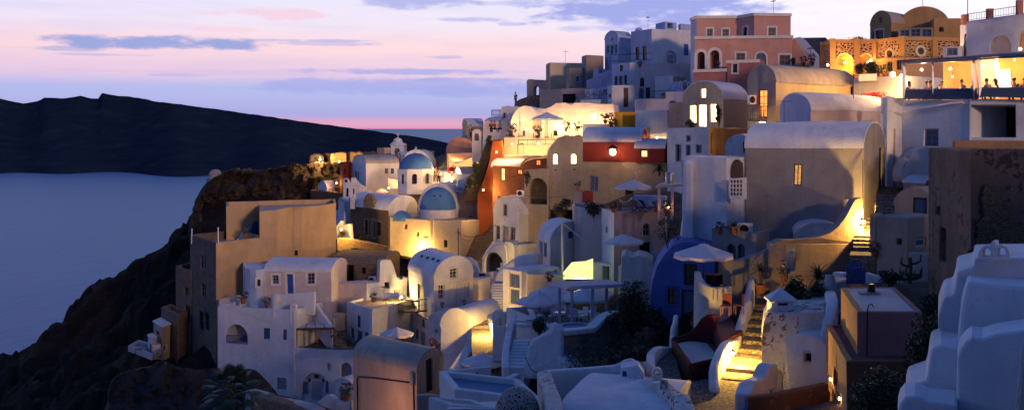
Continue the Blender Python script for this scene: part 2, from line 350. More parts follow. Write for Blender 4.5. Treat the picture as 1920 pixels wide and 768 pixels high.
def house(name, label, cat, ch, yt, yb, mat='white', ops=(), r=None, roof='flat', gable=0, rise=20, depth=None, par=.35, rmat='roof_white', fm=None, group=None, skirt=5, bev=.07, ground=True, trim=None, th=.24, over=.05):
    q, vis = corners(ch, depth); n = len(q)
    r = (1 if len(ch) == 3 else 0) if r is None else r; dr = ch[r][1]; zt = ZZ(yt, dr); zb = ZZ(yb, dr)
    cen = sum(q, V3((0, 0, 0)))/n; fm = fm or {}
    t = T(name, label, cat, (cen.x, cen.y, zb), group)
    if ground:
        for p in q: gnd(p, zb)
    z0 = zb-skirt; mbs = {}
    vault = roof == 'vault'; rs = rise/F*dr
    ins = offset_poly(q, th)
    for i in range(n):
        A, B = q[i], q[(i+1) % n]; fc = Face(A, B, cen); mb = mbs.setdefault(fm.get(i, mat), MB())
        o = [op[1:] for op in ops if op[0] == i]
        if vault and n == 4 and i % 2 == gable % 2:
            arc = [(fc.L/2-fc.L/2*math.cos(math.pi*k/16), zt+rs*math.sin(math.pi*k/16)) for k in range(17)]
            top = lambda s, L=fc.L: zt+rs*math.sqrt(max(0, 1-((s-L/2)/(L/2))**2))
            outl = subdiv([(0, z0), (fc.L, z0), (fc.L, zt)], 1.6, False)[:-1]+arc[::-1]
            outl = subdiv([(0, z0), (fc.L, z0)], 1.6, False)+arc[::-1]
        else:
            top = lambda s: zt
            e = subdiv([(fc.L, zt), (0, zt)], 1.4, False)
            outl = [(0, z0), (fc.L, z0)]+e
        hs, dp, _ = do_openings(t, fc, o, top)
        mb.face_holes(fc.A, fc.u, fc.n, outl, hs, dp)
        if roof == 'flat':
            k = len(e); I, J = ins[i], ins[(i+1) % n]
            up = [fc.p3(s, z) for s, z in e]; inn = [J+(I-J)*(m/(k-1)) for m in range(k)]
            mb.grid([up, [V3((p.x, p.y, zt)) for p in inn], [V3((p.x, p.y, zt-par-.02)) for p in inn]])
            if trim and i < vis:
                tm = MB(); a = fc.p3(-.06, zt-.12, .03); b = fc.p3(fc.L+.06, zt-.12, .03); tm.bar(a, b, .22, .32); t.part('cornice', tm, trim)
    if roof == 'flat':
        t.part('roof', MB().poly([V3((p.x, p.y, zt-par)) for p in offset_poly(q, th-.03)]), rmat)
    elif vault and n == 4:
        g = gable % 2; A, B, C, D = q[g], q[g+1], q[(g+2) % 4], q[(g+3) % 4]; ax = (C-B).normalized(); mb = MB(); rows = []
        m = max(2, int((C-B).length/1.5))
        for k in range(m+1):
            f = k/m; a = A+(D-A)*f; b = B+(C-B)*f
            if k == 0: a, b = a-ax*over, b-ax*over
            if k == m: a, b = a+ax*over, b+ax*over
            c = (a+b)/2; w = (a-b)/2; ww = w*(1+.07/w.length)
            out = [c+ww*math.cos(math.pi*j/18)+V3((0, 0, zt-.06+(rs+.13)*math.sin(math.pi*j/18))) for j in range(19)]
            inn = [c+w*.985*math.cos(math.pi*j/18)+V3((0, 0, zt-.05+(rs-.0)*math.sin(math.pi*j/18))) for j in range(18, -1, -1)]
            rows.append(out+inn)
        mb.grid(rows, True); mb.poly(rows[0]); mb.poly(rows[-1])
        t.part('roof', mb, rmat, smooth=40)
    elif roof == 'cap':
        k = offset_poly(q, -.08); t.part('roof', MB().prism([V3((p.x, p.y, zt+.004)) for p in k], (0, 0, .18)), rmat, bevel=.06)
    for mt, mb in mbs.items(): t.part('wall', mb, mt, bevel=bev)
    t.q = q; t.zt = zt; t.zb = zb; t.faces = [Face(q[i], q[(i+1) % n], cen) for i in range(n)]
    return t
def slab(name, label, cat, outl, d, thick, mat='white', ops=(), group=None, bev=.1, ground=True, cap=None, skirt=0, step=1.2, wrp=True):
    """irregular wall or block: a real outline in a vertical plane, at its own distance, with its own thickness"""
    dl, dr = d if isinstance(d, tuple) else (d, d)
    xs = [p[0] for p in outl]; x0, x1 = min(xs), max(xs); A, B = XY(x0, dl), XY(x1, dr); fc = Face(A, B, V3((0, 1e4, 0)))
    pl = [fc.at(x, y) for x, y in outl]; zb = min(z for s, z in pl)
    if skirt: pl = [(s, z-skirt if z < zb+.3 else z) for s, z in pl]
    cen = (A+B)/2-fc.n*thick/2; t = T(name, label, cat, (cen.x, cen.y, zb), group)
    if ground:
        for p in (A, B, A-fc.n*thick, B-fc.n*thick): gnd(p, zb)
    hs, dp, th = do_openings(t, fc, list(ops)); dp = [thick if h else x for x, h in zip(dp, th)]
    pl = subdiv(pl, step); mb = MB(); mb.face_holes(fc.A, fc.u, fc.n, pl, hs, dp)
    mb.face_holes(fc.A-fc.n*thick, fc.u, -fc.n, pl, [h for h, x in zip(hs, th) if x], [0 for x in th if x])
    a = [fc.p3(s, z) for s, z in pl]; m = max(1, int(thick/1.5)); bk = (lambda p, t_: V3((p.x*(1+t_/p.y), p.y+t_, p.z))) if thick >= .9 and not any(th) else (lambda p, t_: p-fc.n*t_)
    mb.grid([[bk(p, thick*k/m) for p in a] for k in range(m+1)], True)
    t.part('wall', mb, mat, bevel=bev, wrp=wrp); t.fc = fc; t.zb = zb; return t
def catmull(p, n=6):
    p = [V3(x) for x in p]; out = []
    for i in range(len(p)-1):
        a = p[max(i-1, 0)]; b = p[i]; c = p[i+1]; d = p[min(i+2, len(p)-1)]
        for k in range(n):
            t = k/n; out.append(.5*((2*b)+(c-a)*t+(2*a-5*b+4*c-d)*t*t+(3*b-a-3*c+d)*t**3))
    return out+[p[-1]]
def path_wall(name, label, pts, th=.3, h=3, mat='white', cat='wall', group=None, smooth=True, bev=.09, cap=None, ybs=None):
    """a wall along a path; pts = (px, y of its top, distance)"""
    p = [P(*c) for c in pts]; p = catmull(p) if smooth else p
    mid = p[len(p)//2]; t = T(name, label, cat, (mid.x, mid.y, mid.z-h), group); mb = MB(); rows = []
    for i, c in enumerate(p):
        d = p[min(i+1, len(p)-1)]-p[max(i-1, 0)]; d.z = 0; d.normalize(); nn = V3((-d.y, d.x, 0))*th/2
        rows.append([c-nn-V3((0, 0, h)), c-nn, c+nn, c+nn-V3((0, 0, h))])
    mb.grid(rows, True); mb.poly(rows[0]); mb.poly(rows[-1]); t.part('wall', mb, mat, bevel=bev)
    if cap:
        mc = MB(); rc = []
        for r in rows:
            w = (r[2]-r[1]); rc.append([r[1]-w*.15+V3((0, 0, -.03)), r[1]-w*.15+V3((0, 0, .09)), r[2]+w*.15+V3((0, 0, .09)), r[2]+w*.15+V3((0, 0, -.03))])
        mc.grid(rc, True); mc.poly(rc[0]); mc.poly(rc[-1]); t.part('coping', mc, cap, bevel=.03)
    return t
def stairs(name, label, a, b, width, n, mat='paving', cat='stairs', riser=None, group=None, skirt=2.5):
    """a = foot, b = head, both (px, py, d) on the centre line"""
    a, b = P(*a), P(*b); d = b-a; hz = d.z; d.z = 0; L = d.length; d.normalize(); w = V3((-d.y, d.x, 0))*width/2
    t = T(name, label, cat, a, group); mb = MB()
    prof = [(0, a.z-skirt)]
    for k in range(n): prof += [(L*k/n, a.z+hz*k/n), (L*k/n, a.z+hz*(k+1)/n)]
    prof += [(L, a.z+hz), (L, a.z-skirt)]
    fl = [V3((a.x, a.y, 0))+d*s-w+V3((0, 0, z)) for s, z in prof]; mb.prism(fl, w*2); t.part('steps', mb, mat, bevel=.03)
    return t
# ------------------------------------------------------------------ things that stand about
def umbrella(label, px, py, d, rpx, drop=.30, h=2.4, n=8, closed=False, tilt=0, col='canopy', group='open canvas parasols', pole='wood'):
    a = P(px, py, d); R = rpx/F*d; base = a-V3((0, 0, h)); t = T('closed_parasol' if closed else 'parasol', label, 'parasol', base, group)
    t.part('pole', MB().tube([base, a+V3((0, 0, .04))], .03, 8), pole, smooth=40, wrp=False)
    t.part('base', MB().lathe(base, [(.0, .08), (.24, .08), (.26, .05), (.26, 0), (0, 0)], 14), 'greywall', smooth=40, wrp=False)
    t.part('finial', MB().lathe(a, [(.0, .14), (.03, .1), (.035, .04), (.03, 0)], 8), pole, smooth=40, wrp=False)
    if closed:
        t.part('canopy', MB().lathe(a, [(.02, .02), (.07, -.2), (.11, -.7), (.14, -1.3), (.10, -1.45), (.03, -1.47)], 10), col, smooth=50, wrp=False); return t
    mb = MB(); rows = []; m = n*4; H = R*drop
    for k, rr in enumerate((.04, .3, .6, .85, 1.0, 1.0)):
        row = []
        for j in range(m):
            ph = 2*math.pi*j/m; f = abs(((j/4) % 1)-.5)*2          # 1 on a rib, 0 between ribs
            sag = (1-f)*.05*R*rr; rad = R*rr*(math.cos(math.pi/n)/max(.001, math.cos(((j/4) % 1-.5)*2*math.pi/n)) if 1 else 1)
            z = -H*(rr**1.1)-sag*.6; row.append(a+V3((math.cos(ph+.2)*rad, math.sin(ph+.2)*rad, z-(.14+.03*(1-f) if k == 5 else 0))))
        rows.append(row)
    mb.grid(rows, True); o = t.part('canopy', mb, col, smooth=25, wrp=False)
    t.part('vent', MB().lathe(a+V3((0, 0, -.035)), [(.02, .07), (R*.16, -.0), (R*.2, -.05)], n), col, smooth=25, wrp=False)
    rb = MB()
    for j in range(n):
        ph = 2*math.pi*j/n+.2; rb.bar(a+V3((0, 0, -.1)), a+V3((math.cos(ph)*R*.97, math.sin(ph)*R*.97, -H-.03)), .022)
    t.part('ribs', rb, pole, wrp=False)
    return t
def leaves(mb, c, r, n, size, seed=0, flat_=.0):
    rnd = random.Random(seed)
    for _ in range(n):
        while 1:
            p = V3((rnd.uniform(-1, 1), rnd.uniform(-1, 1), rnd.uniform(-1, 1)))
            if .25 < p.length < 1: break
        p = p*(.55+.45*rnd.random())/max(p.length, .5) if rnd.random() < .6 else p
        q = V3(c)+V3((p.x*r[0], p.y*r[1], p.z*r[2])); u = V3((rnd.gauss(0, 1), rnd.gauss(0, 1), rnd.gauss(0, .7))).normalized(); v = u.cross(V3((rnd.gauss(0, 1), rnd.gauss(0, 1), rnd.gauss(0, 1)))).normalized()
        s = size*rnd.uniform(.6, 1.35); mb.poly([q-u*s, q-v*s*.45, q+u*s, q+v*s*.45])
def bush(label, px, py, d, wpx, hpx, n=900, mat='leaf', size=.09, clumps=7, cat='bush', group=None, name='bush', seed=None):
    """px,py = middle of its foot"""
    b = P(px, py, d); W = wpx/F*d/2; H = hpx/F*d; t = T(name, label, cat, b, group); rnd = random.Random(seed or int(px*7+py)); mb = MB()
    for k in range(clumps):
        a = rnd.uniform(0, 6.28); rr = rnd.uniform(0, .62); hh = rnd.uniform(.25, .8); s = rnd.uniform(.3, .55)
        c = b+V3((math.cos(a)*rr*W, math.sin(a)*rr*W*.8, hh*H)); leaves(mb, c, (W*s*1.1, W*s, min(H*s*.8, W*s*1.3)), n//clumps, size, rnd.random())
    leaves(mb, b+V3((0, 0, H*.4)), (W*.85, W*.7, H*.45), n//3, size, rnd.random())
    t.part('foliage', mb, mat, wrp=False); sm = MB()
    for k in range(6):
        a = rnd.uniform(0, 6.28); sm.tube([b-V3((0, 0, .3)), b+V3((math.cos(a)*W*.3, math.sin(a)*W*.3, H*.35)), b+V3((math.cos(a)*W*.6, math.sin(a)*W*.6, H*.7))], [.04, .025, .01], 5)
    t.part('stems', sm, 'bark', wrp=False); return t
def small_tree(label, px, py, d, hpx, wpx, n=500, size=.1, mat='leaf_olive', group=None, pot=None, name='tree', cat='tree', low=.45):
    b = P(px, py, d); H = hpx/F*d; W = wpx/F*d/2; t = T(name, label, cat, b, group); rnd = random.Random(int(px+py*3)); tr = MB(); mb = MB(); z0 = 0
    if pot:
        z0 = .42; t.part('pot', MB().lathe(b, [(0, 0), (.18, 0), (.26, .4), (.28, .44), (.24, .44), (.22, .38), (0, .38)], 12), pot, smooth=40, wrp=False)
    top = b+V3((0, 0, H*low)); r0 = max(.03, H*.02); tr.tube([b+V3((0, 0, z0*.8)), b+V3((W*.1, 0, H*low*.5)), top], [r0, r0*.8, r0*.65], 7)
    for k in range(9):
        a = rnd.uniform(0, 6.28); e = top+V3((math.cos(a)*W*rnd.uniform(.4, .95), math.sin(a)*W*rnd.uniform(.3, .9), (H*(1-low))*rnd.uniform(.1, .92)))
        tr.tube([top-V3((0, 0, rnd.uniform(0, .3)*H*low)), (top+e)/2+V3((0, 0, .1*H*rnd.random())), e], [r0*.5, r0*.3, r0*.12], 5)
        s = rnd.uniform(.25, .42); leaves(mb, e, (W*s*1.2, W*s*1.2, H*s*.38), n//9, size, rnd.random())
    t.part('trunk', tr, 'bark', smooth=60, wrp=False); t.part('crown', mb, mat, wrp=False); return t
def spiky(label, px, py, d, rpx, n=46, stem=0, pot=None, mat='leaf_dark', name='agave', cat='plant', droop=.35, wide=.06, group=None):
    b = P(px, py, d); R = rpx/F*d; t = T(name, label, cat, b, group); rnd = random.Random(int(px)); mb = MB(); z0 = 0
    if pot:
        z0 = .4; t.part('pot', MB().lathe(b, [(0, 0), (.2, 0), (.28, .36), (.3, .42), (.25, .42), (.23, .36), (0, .36)], 12), pot, smooth=40, wrp=False)
    c = b+V3((0, 0, z0+stem))
    if stem: t.part('trunk', MB().tube([b, b+V3((.03, 0, stem*.5)), c], [.11, .08, .09], 8), 'bark', smooth=60, wrp=False)
    for k in range(n):
        a = k*2.39996; e = (k+.5)/n; el = 1.35-1.6*e+rnd.uniform(-.1, .1); L = R*(rnd.uniform(.8, 1.1)); h = V3((math.cos(a), math.sin(a), 0)); s = V3((-h.y, h.x, 0)); pts = []
        for j in range(5):
            f = j/4; el2 = el-droop*f*f*1.4; pts.append(c+h*math.cos(el2)*L*f+V3((0, 0, math.sin(el2)*L*f)))
        w = [wide*R*x for x in (.8, 1.1, .9, .55, .05)]; mb.grid([[p-s*x for p, x in zip(pts, w)], [p+V3((0, 0, -x*.4)) for p, x in zip(pts, w)], [p+s*x for p, x in zip(pts, w)]])
    t.part('leaves', mb, mat, wrp=False); return t
def fan_palm(label, px, py, d, rpx):
    c = P(px, py, d); R = rpx/F*d; b = c-V3((0, 0, R*1.6)); t = T('palm_tree', label, 'palm tree', b); rnd = random.Random(3)
    t.part('trunk', MB().tube([b, c-V3((.1, 0, R*.8)), c], [.24, .2, .17], 10), 'bark', smooth=60, wrp=False); mb = MB(); st = MB()
    for k in range(30):
        a = k*2.39996; el = 1.4-2.0*(k/30); h = V3((math.cos(a)*math.cos(el), math.sin(a)*math.cos(el), math.sin(el))); e = c+h*R*.62; st.tube([c, (c+e)/2+V3((0, 0, .08*R)), e], [.025, .018, .012], 5)
        s = h.cross(V3((0, 0, 1))).normalized(); up = s.cross(h)
        for j in range(25):
            g = (j-12)/12*1.5; dr = h*math.cos(g)+s*math.sin(g); L = R*.55*(1-.25*abs(g)); q = dr.cross(up).normalized()*.021*R
            p1 = e+dr*L*.55-V3((0, 0, .02*R)); p2 = e+dr*L-V3((0, 0, .16*R)); mb.poly([e, p1-q, p2, p1+q])
    t.part('stalks', st, 'leaf_olive', wrp=False); t.part('fronds', mb, 'leaf_palm', wrp=False); return t
def lamp(label, px, py, d, power, color=(1, .56, .2), r=.09, kind='lantern', off=(0, -.15, 0), group='street and terrace lamps', bulb='bulb'):
    """a small lantern with its own light"""
    c = P(px, py, d); t = T('wall_lamp' if kind != 'flood' else 'floodlight', label, 'lamp', c-V3((0, 0, .2)), group)
    if kind == 'flood':
        t.part('housing', MB().box(c, (.34, .12, .26)).box(c-V3((0, 0, .17)), (.06, .06, .16)), 'iron', wrp=False); t.part('bulb', MB().box(c+V3((0, .07, 0)), (.26, .03, .18)), bulb, wrp=False)
    elif kind == 'globe':
        t.part('bulb', MB().lathe(c, [(0, -r), (r*.7, -r*.7), (r, 0), (r*.7, r*.7), (0, r)], 12), bulb, smooth=60, wrp=False); t.part('bracket', MB().bar(c+V3((0, 0, r)), c+V3((0, 0, r+.25)), .03), 'iron', wrp=False)
    else:
        t.part('bulb', MB().lathe(c, [(0, -r), (r*.8, -r*.8), (r, 0), (r*.8, r*.8), (0, r)], 10), bulb, smooth=60, wrp=False)
        f = MB(); k = r*1.25
        for x, y in ((-1, -1), (1, -1), (1, 1), (-1, 1)): f.bar(c+V3((x*k, y*k, -k)), c+V3((x*k, y*k, k)), .015)
        f.lathe(c+V3((0, 0, k)), [(k*1.6, 0), (k*.3, k*.8), (0, k*.9)], 4).box(c-V3((0, 0, k)), (k*2.3, k*2.3, .03)).bar(c+V3((0, 0, k)), c+V3((0, .3, k+.12)), .03); t.part('cage', f, 'iron', wrp=False)
    if power: t.light(c+V3(off), power, color, max(.07, r))
    return t
def railing(name, label, pts, h=.95, n=None, mat='iron', cat='railing', mid=True, gap=.13, t_=.025, group=None):
    p = [P(*x) for x in pts]; t = T(name, label, cat, p[0], group); mb = MB()
    for a, b in zip(p, p[1:]):
        L = (b-a).length; k = max(1, int(L/gap)); up = V3((0, 0, h))
        mb.bar(a+up, b+up, t_*1.5); mb.bar(a+up*.1, b+up*.1, t_)
        for j in range(k+1): mb.bar(a+(b-a)*j/k, a+(b-a)*j/k+up, t_*(.7 if j % 8 else 1.4))
    t.part('bars', mb, mat, wrp=False); return t
def chimney(name, label, px, py, d, wpx, hpx, kind='arch', mat='white', cat='chimney', dep=None):
    """free-standing chimney or little belfry: px,py = middle of the foot"""
    b = P(px, py, d); w = wpx/F*d; h = hpx/F*d; dp = dep or w*.8; t = T(name, label, cat, b); mb = MB()
    if kind == 'arch':
        A = V3((b.x-w/2, b.y-dp/2, 0)); hb = h*.55; arc = [(w/2-w/2*math.cos(math.pi*k/12), b.z+h-w*.45+w*.45*math.sin(math.pi*k/12)) for k in range(13)]
        hole = arch_pts(w*.25, w*.75, b.z+hb, b.z+h*.84, True); outl = [(0, b.z-.8), (w, b.z-.8)]+arc[::-1]; u = V3((1, 0, 0)); n = V3((0, -1, 0))
        mb.face_holes(A, u, n, outl, [hole], [dp]); mb.face_holes(A+V3((0, dp, 0)), u, -n, outl, [hole], [0]); a = [V3((A.x+s, A.y, z)) for s, z in outl]; mb.grid([a, [p+V3((0, dp, 0)) for p in a]], True)
        t.part('stack', mb, mat, bevel=.04, wrp=False); t.part('flue', MB().box(b+V3((0, 0, hb-.05)), (w*.4, dp*.5, .1)), 'dark', wrp=False)
    elif kind == 'pyramid':
        mb.box(b+V3((0, 0, h*.26)), (w*.84, dp*.84, h*.62)); t.part('stack', mb, mat, bevel=.06); c = MB(); z = h*.56; e = [b+V3((x*w/2, y*dp/2, z)) for x, y in ((-1, -1), (1, -1), (1, 1), (-1, 1))]
        f2 = [p+V3((0, 0, .1)) for p in e]; c.grid([e, f2, [b+V3((x*.03, y*.03, h)) for x, y in ((-1, -1), (1, -1), (1, 1), (-1, 1))]], True); c.poly(e); t.part('cap', c, mat, bevel=.05)
        t.part('vent', MB().box(b+V3((0, -dp*.42, h*.47)), (w*.34, .06, h*.07)), 'dark')
    else:
        mb.lathe(b, [(w/2, -.6), (w/2*.95, h*.5), (w/2*.8, h), (w/2*.5, h), (w/2*.5, h-.2)], 14); t.part('stack', mb, mat, smooth=40); t.part('flue', MB().lathe(b+V3((0, 0, h-.12)), [(0, 0), (w/2*.5, 0)], 12), 'dark')
    return t
def dome(t, c, R, H, mat, name='dome', n=32, a0=0, a1=2*math.pi, lip=0):
    pr = [(R*math.cos(math.pi/2*k/12), H*math.sin(math.pi/2*k/12)) for k in range(13)]
    if lip: pr = [(R+lip, -.12), (R+lip, 0)]+pr
    return t.part(name, MB().lathe(c, pr, n, a0, a1), mat, smooth=60, wrp=False)
def ac_unit(label, px, py, d, wpx=16, hpx=13, yaw=0):
    c = P(px, py, d); w = wpx/F*d; h = hpx/F*d; t = T('air_conditioner', label, 'air conditioner', c-V3((0, 0, h/2)), 'air conditioner boxes'); u = V3((math.cos(yaw), math.sin(yaw), 0)); n = V3((u.y, -u.x, 0))
    t.part('case', MB().box(c, (w, w*.42, h), u), 'plastic', bevel=.02, wrp=False); mb = MB(); q = c+n*(w*.215)-u*w*.12; m = []
    for rr in (h*.4, h*.28, h*.15): m.append([q+u*math.cos(2*math.pi*k/14)*rr+V3((0, 0, math.sin(2*math.pi*k/14)*rr)) for k in range(14)])
    mb.grid(m, True).poly(m[-1]); t.part('fan_grille', mb, 'iron', wrp=False); return t

# ------------------------------------------------------------------ people
def person(label, base, facing, pose, top='clothdark', legs='clothdark', group=None, lean=0, hair='hair', long_hair=False, h=1.72):
    """one skinned body; clothes are a second, slightly larger skin over it. base = under the hips on the ground"""
    k = h/1.72; ca, sa = math.cos(facing), math.sin(facing)
    def W(x, y, z):                          # x right, y forward, z up in the body's frame
        x *= k; y *= k; z *= k; return V3((x*ca-y*sa, x*sa+y*ca, z))
    hip = .93 if pose == 'stand' else .50; L = lean
    J = {'pel': (0, 0, hip), 'wst': (0, .02+L*.1, hip+.2), 'chs': (0, .02+L*.3, hip+.42), 'nck': (0, .03+L*.42, hip+.57), 'hd0': (0, .06+L*.46, hip+.66), 'hd1': (0, .07+L*.5, hip+.80)}
    for s, c in ((-1, 'l'), (1, 'r')):
        J['sh'+c] = (s*.185, .01+L*.36, hip+.50)
        if pose == 'stand': J['el'+c] = (s*.24, -.02+L*.2, hip+.22); J['wr'+c] = (s*.23, .08+L*.2, hip-.02); J['ha'+c] = (s*.22, .11+L*.2, hip-.12); J['hp'+c] = (s*.09, 0, hip-.03); J['kn'+c] = (s*.10, .03, .48); J['an'+c] = (s*.10, -.02, .08); J['to'+c] = (s*.12, .14, .04)
        else: J['el'+c] = (s*.25, .10+L*.3, hip+.25); J['wr'+c] = (s*.16, .34, hip+.27); J['ha'+c] = (s*.11, .42, hip+.28); J['hp'+c] = (s*.09, .05, hip-.02); J['kn'+c] = (s*.12, .45, hip); J['an'+c] = (s*.12, .42, .08); J['to'+c] = (s*.13, .56, .04)
    Rr = {'pel': .135, 'wst': .125, 'chs': .145, 'nck': .055, 'hd0': .085, 'hd1': .092, 'sh': .07, 'el': .045, 'wr': .032, 'ha': .036, 'hp': .095, 'kn': .062, 'an': .045, 'to': .038}
    E = [('pel', 'wst'), ('wst', 'chs'), ('chs', 'nck'), ('nck', 'hd0'), ('hd0', 'hd1')]
    for c in 'lr': E += [('chs', 'sh'+c), ('sh'+c, 'el'+c), ('el'+c, 'wr'+c), ('wr'+c, 'ha'+c), ('pel', 'hp'+c), ('hp'+c, 'kn'+c), ('kn'+c, 'an'+c), ('an'+c, 'to'+c)]
    t = T('person', label, 'person', base, group)
    def skin(nm, keys, grow, mat):
        names = [j for j in J if j in keys]; ix = {j: i for i, j in enumerate(names)}; me = bpy.data.meshes.new(nm)
        me.from_pydata([W(*J[j]) for j in names], [(ix[a], ix[b]) for a, b in E if a in ix and b in ix], []); o = link(bpy.data.objects.new(nm, me)); o.parent = t.e; me.materials.append(M[mat])
        o.modifiers.new('skin', 'SKIN'); me.skin_vertices or None
        for i, j in enumerate(names):
            r = Rr.get(j, Rr.get(j[:2], .05))*k*grow; me.skin_vertices[0].data[i].radius = (r, r*(.8 if j in ('wst', 'chs', 'pel') else 1)); me.skin_vertices[0].data[i].use_root = (i == 0)
        s = o.modifiers.new('round', 'SUBSURF'); s.levels = 1; s.render_levels = 1; return o
    body = skin('body', set(J), 1, 'skin')
    skin('shirt', {'pel', 'wst', 'chs', 'shl', 'shr', 'ell', 'elr'}, 1.12, top); skin('trousers', {'pel', 'hpl', 'hpr', 'knl', 'knr', 'anl', 'anr'}, 1.13, legs)
    hc = t.o+W(J['hd1'][0], J['hd1'][1]-.02, J['hd1'][2]+.02); mb = MB(); mb.lathe(hc, [(.1*k, -.06), (.108*k, .0), (.09*k, .06), (.05*k, .1), (0, .112)], 12)
    if long_hair: mb.lathe(hc-W(0, .05, 0), [(.085*k, .03), (.095*k, -.12), (.08*k, -.26), (.03*k, -.32)], 10)
    t.part('hair', mb, hair, smooth=60, wrp=False)
    fm = MB()
    for s in (-1, 1): fm.box(t.o+W(s*.032, J['hd1'][1]+.085, J['hd1'][2]-.025), (.022, .015, .012))
    fm.box(t.o+W(0, J['hd1'][1]+.08, J['hd1'][2]-.095), (.045, .012, .01)); t.part('face', fm, 'hair', wrp=False)
    t.part('nose', MB().box(t.o+W(0, J['hd1'][1]+.1, J['hd1'][2]-.055), (.025, .04, .04)), 'skin', wrp=False)
    return t
def chair(label, base, facing, mat='plastic', group='terrace chairs', name='chair'):
    ca, sa = math.cos(facing), math.sin(facing); b = V3(base); W = lambda x, y, z: b+V3((x*ca-y*sa, x*sa+y*ca, z)); u = (ca, sa, 0)
    t = T(name, label, 'chair', b, group); t.part('seat', MB().box(W(0, 0, .44), (.46, .44, .05), u), mat, bevel=.015, wrp=False); t.part('backrest', MB().box(W(0, -.22, .72), (.44, .04, .5), u), mat, bevel=.015, wrp=False)
    for x in (-1, 1):
        for y in (-1, 1): t.part('leg', MB().bar(W(x*.2, y*.19, 0), W(x*.2, y*.19, .43), .035), mat, wrp=False)
    return t
def table(label, base, w, dp=None, h=.74, mat='fabric', group='terrace tables', round_=False, leg='iron'):
    b = V3(base); t = T('table', label, 'table', b, group)
    if round_: t.part('tabletop', MB().lathe(b, [(0, h), (w/2, h), (w/2, h-.04), (0, h-.04)], 18), mat, wrp=False); t.part('leg', MB().lathe(b, [(.22, 0), (.2, .03), (.04, .05), (.035, h-.04)], 10), leg, wrp=False)
    else:
        dp = dp or w; t.part('tabletop', MB().box(b+V3((0, 0, h-.02)), (w, dp, .04)), mat, wrp=False)
        for x in (-1, 1):
            for y in (-1, 1): t.part('leg', MB().bar(b+V3((x*(w/2-.06), y*(dp/2-.06), 0)), b+V3((x*(w/2-.06), y*(dp/2-.06), h-.04)), .05), leg, wrp=False)
    return t
def lounger(label, base, facing, group='sun loungers', mat='fabric', back=.5):
    ca, sa = math.cos(facing), math.sin(facing); b = V3(base); W = lambda x, y, z: b+V3((x*ca-y*sa, x*sa+y*ca, z)); u = (ca, sa, 0); t = T('sun_lounger', label, 'sun lounger', b, group)
    t.part('mattress', MB().box(W(0, .25, .36), (.62, 1.3, .09), u), mat, bevel=.03, wrp=False)
    w = V3(W(0, -math.sin(back), math.cos(back)))-b
    q = [W(x, y, z) for x, y, z in ((-.31, -.38, .33), (.31, -.38, .33), (.31, -.38-.62*math.cos(back), .33+.62*math.sin(back)), (-.31, -.38-.62*math.cos(back), .33+.62*math.sin(back)))]
    nn = (q[1]-q[0]).cross(q[2]-q[1]).normalized(); t.part('backrest', MB().prism(q, nn*.09), mat, bevel=.03, wrp=False)
    t.part('frame', MB().box(W(0, 0, .27), (.66, 1.9, .05), u), 'plastic', wrp=False)
    for x in (-1, 1):
        for y in (-1, 1): t.part('leg', MB().bar(W(x*.28, y*.8, 0), W(x*.28, y*.8, .26), .05), 'plastic', wrp=False)
    return t
def flowerpot(label, px, py, d, s=1, plant='leaf', flowers=False, group='potted plants'):
    b = P(px, py, d); t = T('potted_plant', label, 'potted plant', b, group); t.part('pot', MB().lathe(b, [(0, 0), (.14*s, 0), (.2*s, .3*s), (.22*s, .34*s), (.18*s, .34*s), (.17*s, .3*s), (0, .3*s)], 12), 'pot', smooth=40, wrp=False)
    mb = MB(); leaves(mb, b+V3((0, 0, .6*s)), (.36*s, .36*s, .34*s), 90, .09*s, px); t.part('foliage', mb, plant, wrp=False)
    if flowers: fb = MB(); leaves(fb, b+V3((0, 0, .66*s)), (.36*s, .36*s, .32*s), 60, .05*s, px+1); t.part('blossom', fb, 'flower', wrp=False)
    return t
SKYK = 1.0; EXPO = 0.15; BACK = (.27, .44, .66)
SKY_RAMP = [(0, (.66, .26, .42)), (.054, (.74, .36, .49)), (.078, (.54, .36, .58)), (.088, (.38, .38, .70)), (.150, (.42, .46, .77)), (.185, (.76, .56, .71)), (.218, (.89, .64, .69)), (.255, (.80, .73, .86)), (.30, (.68, .74, .94)), (.45, (.19, .34, .72)), (.70, (.05, .145, .42)), (1, (.022, .06, .22))]
LAV = (.30, .35, .66); LAV2 = (.34, .37, .74); PNK = (.86, .46, .56)
CLOUDS = [(300, 90, 200, 14, LAV, 1), (120, 103, 80, 5, LAV, .6), (760, 135, 260, 7, LAV2, .8), (740, 163, 340, 18, LAV2, .75), (900, 172, 170, 13, LAV2, .6), (420, 140, 260, 6, (.55, .42, .72), .35), (770, 4, 130, 16, LAV2, .8), (1230, 18, 250, 44, (.32, .36, .74), 1), (1110, 54, 80, 9, (.42, .45, .8), .7), (900, 38, 70, 6, LAV2, .6), (600, 85, 110, 5, LAV2, .5), (500, 32, 120, 12, PNK, .45), (830, 108, 45, 4, LAV2, .5), (1720, 12, 160, 10, (.78, .74, .95), .5), (200, 60, 160, 10, (.7, .6, .8), .4), (40, 30, 90, 8, (.6, .6, .85), .4), (640, 79, 60, 3, LAV2, .6), (520, 80, 50, 3, LAV2, .5), (955, 46, 30, 4, LAV2, .5), (190, 112, 90, 3, LAV2, .45), (330, 146, 70, 3, LAV2, .4), (880, 150, 120, 4, LAV2, .6), (430, 62, 60, 8, PNK, .3), (1020, 8, 120, 8, LAV2, .4)]
SUN = (-.48, .86, -.205); SUNK = 1.2; SUNC = (1, .62, .44)  # direction, strength and colour of the added warm lamp
HILL = 11.0  # ridge height of the added hill that shades the foreground
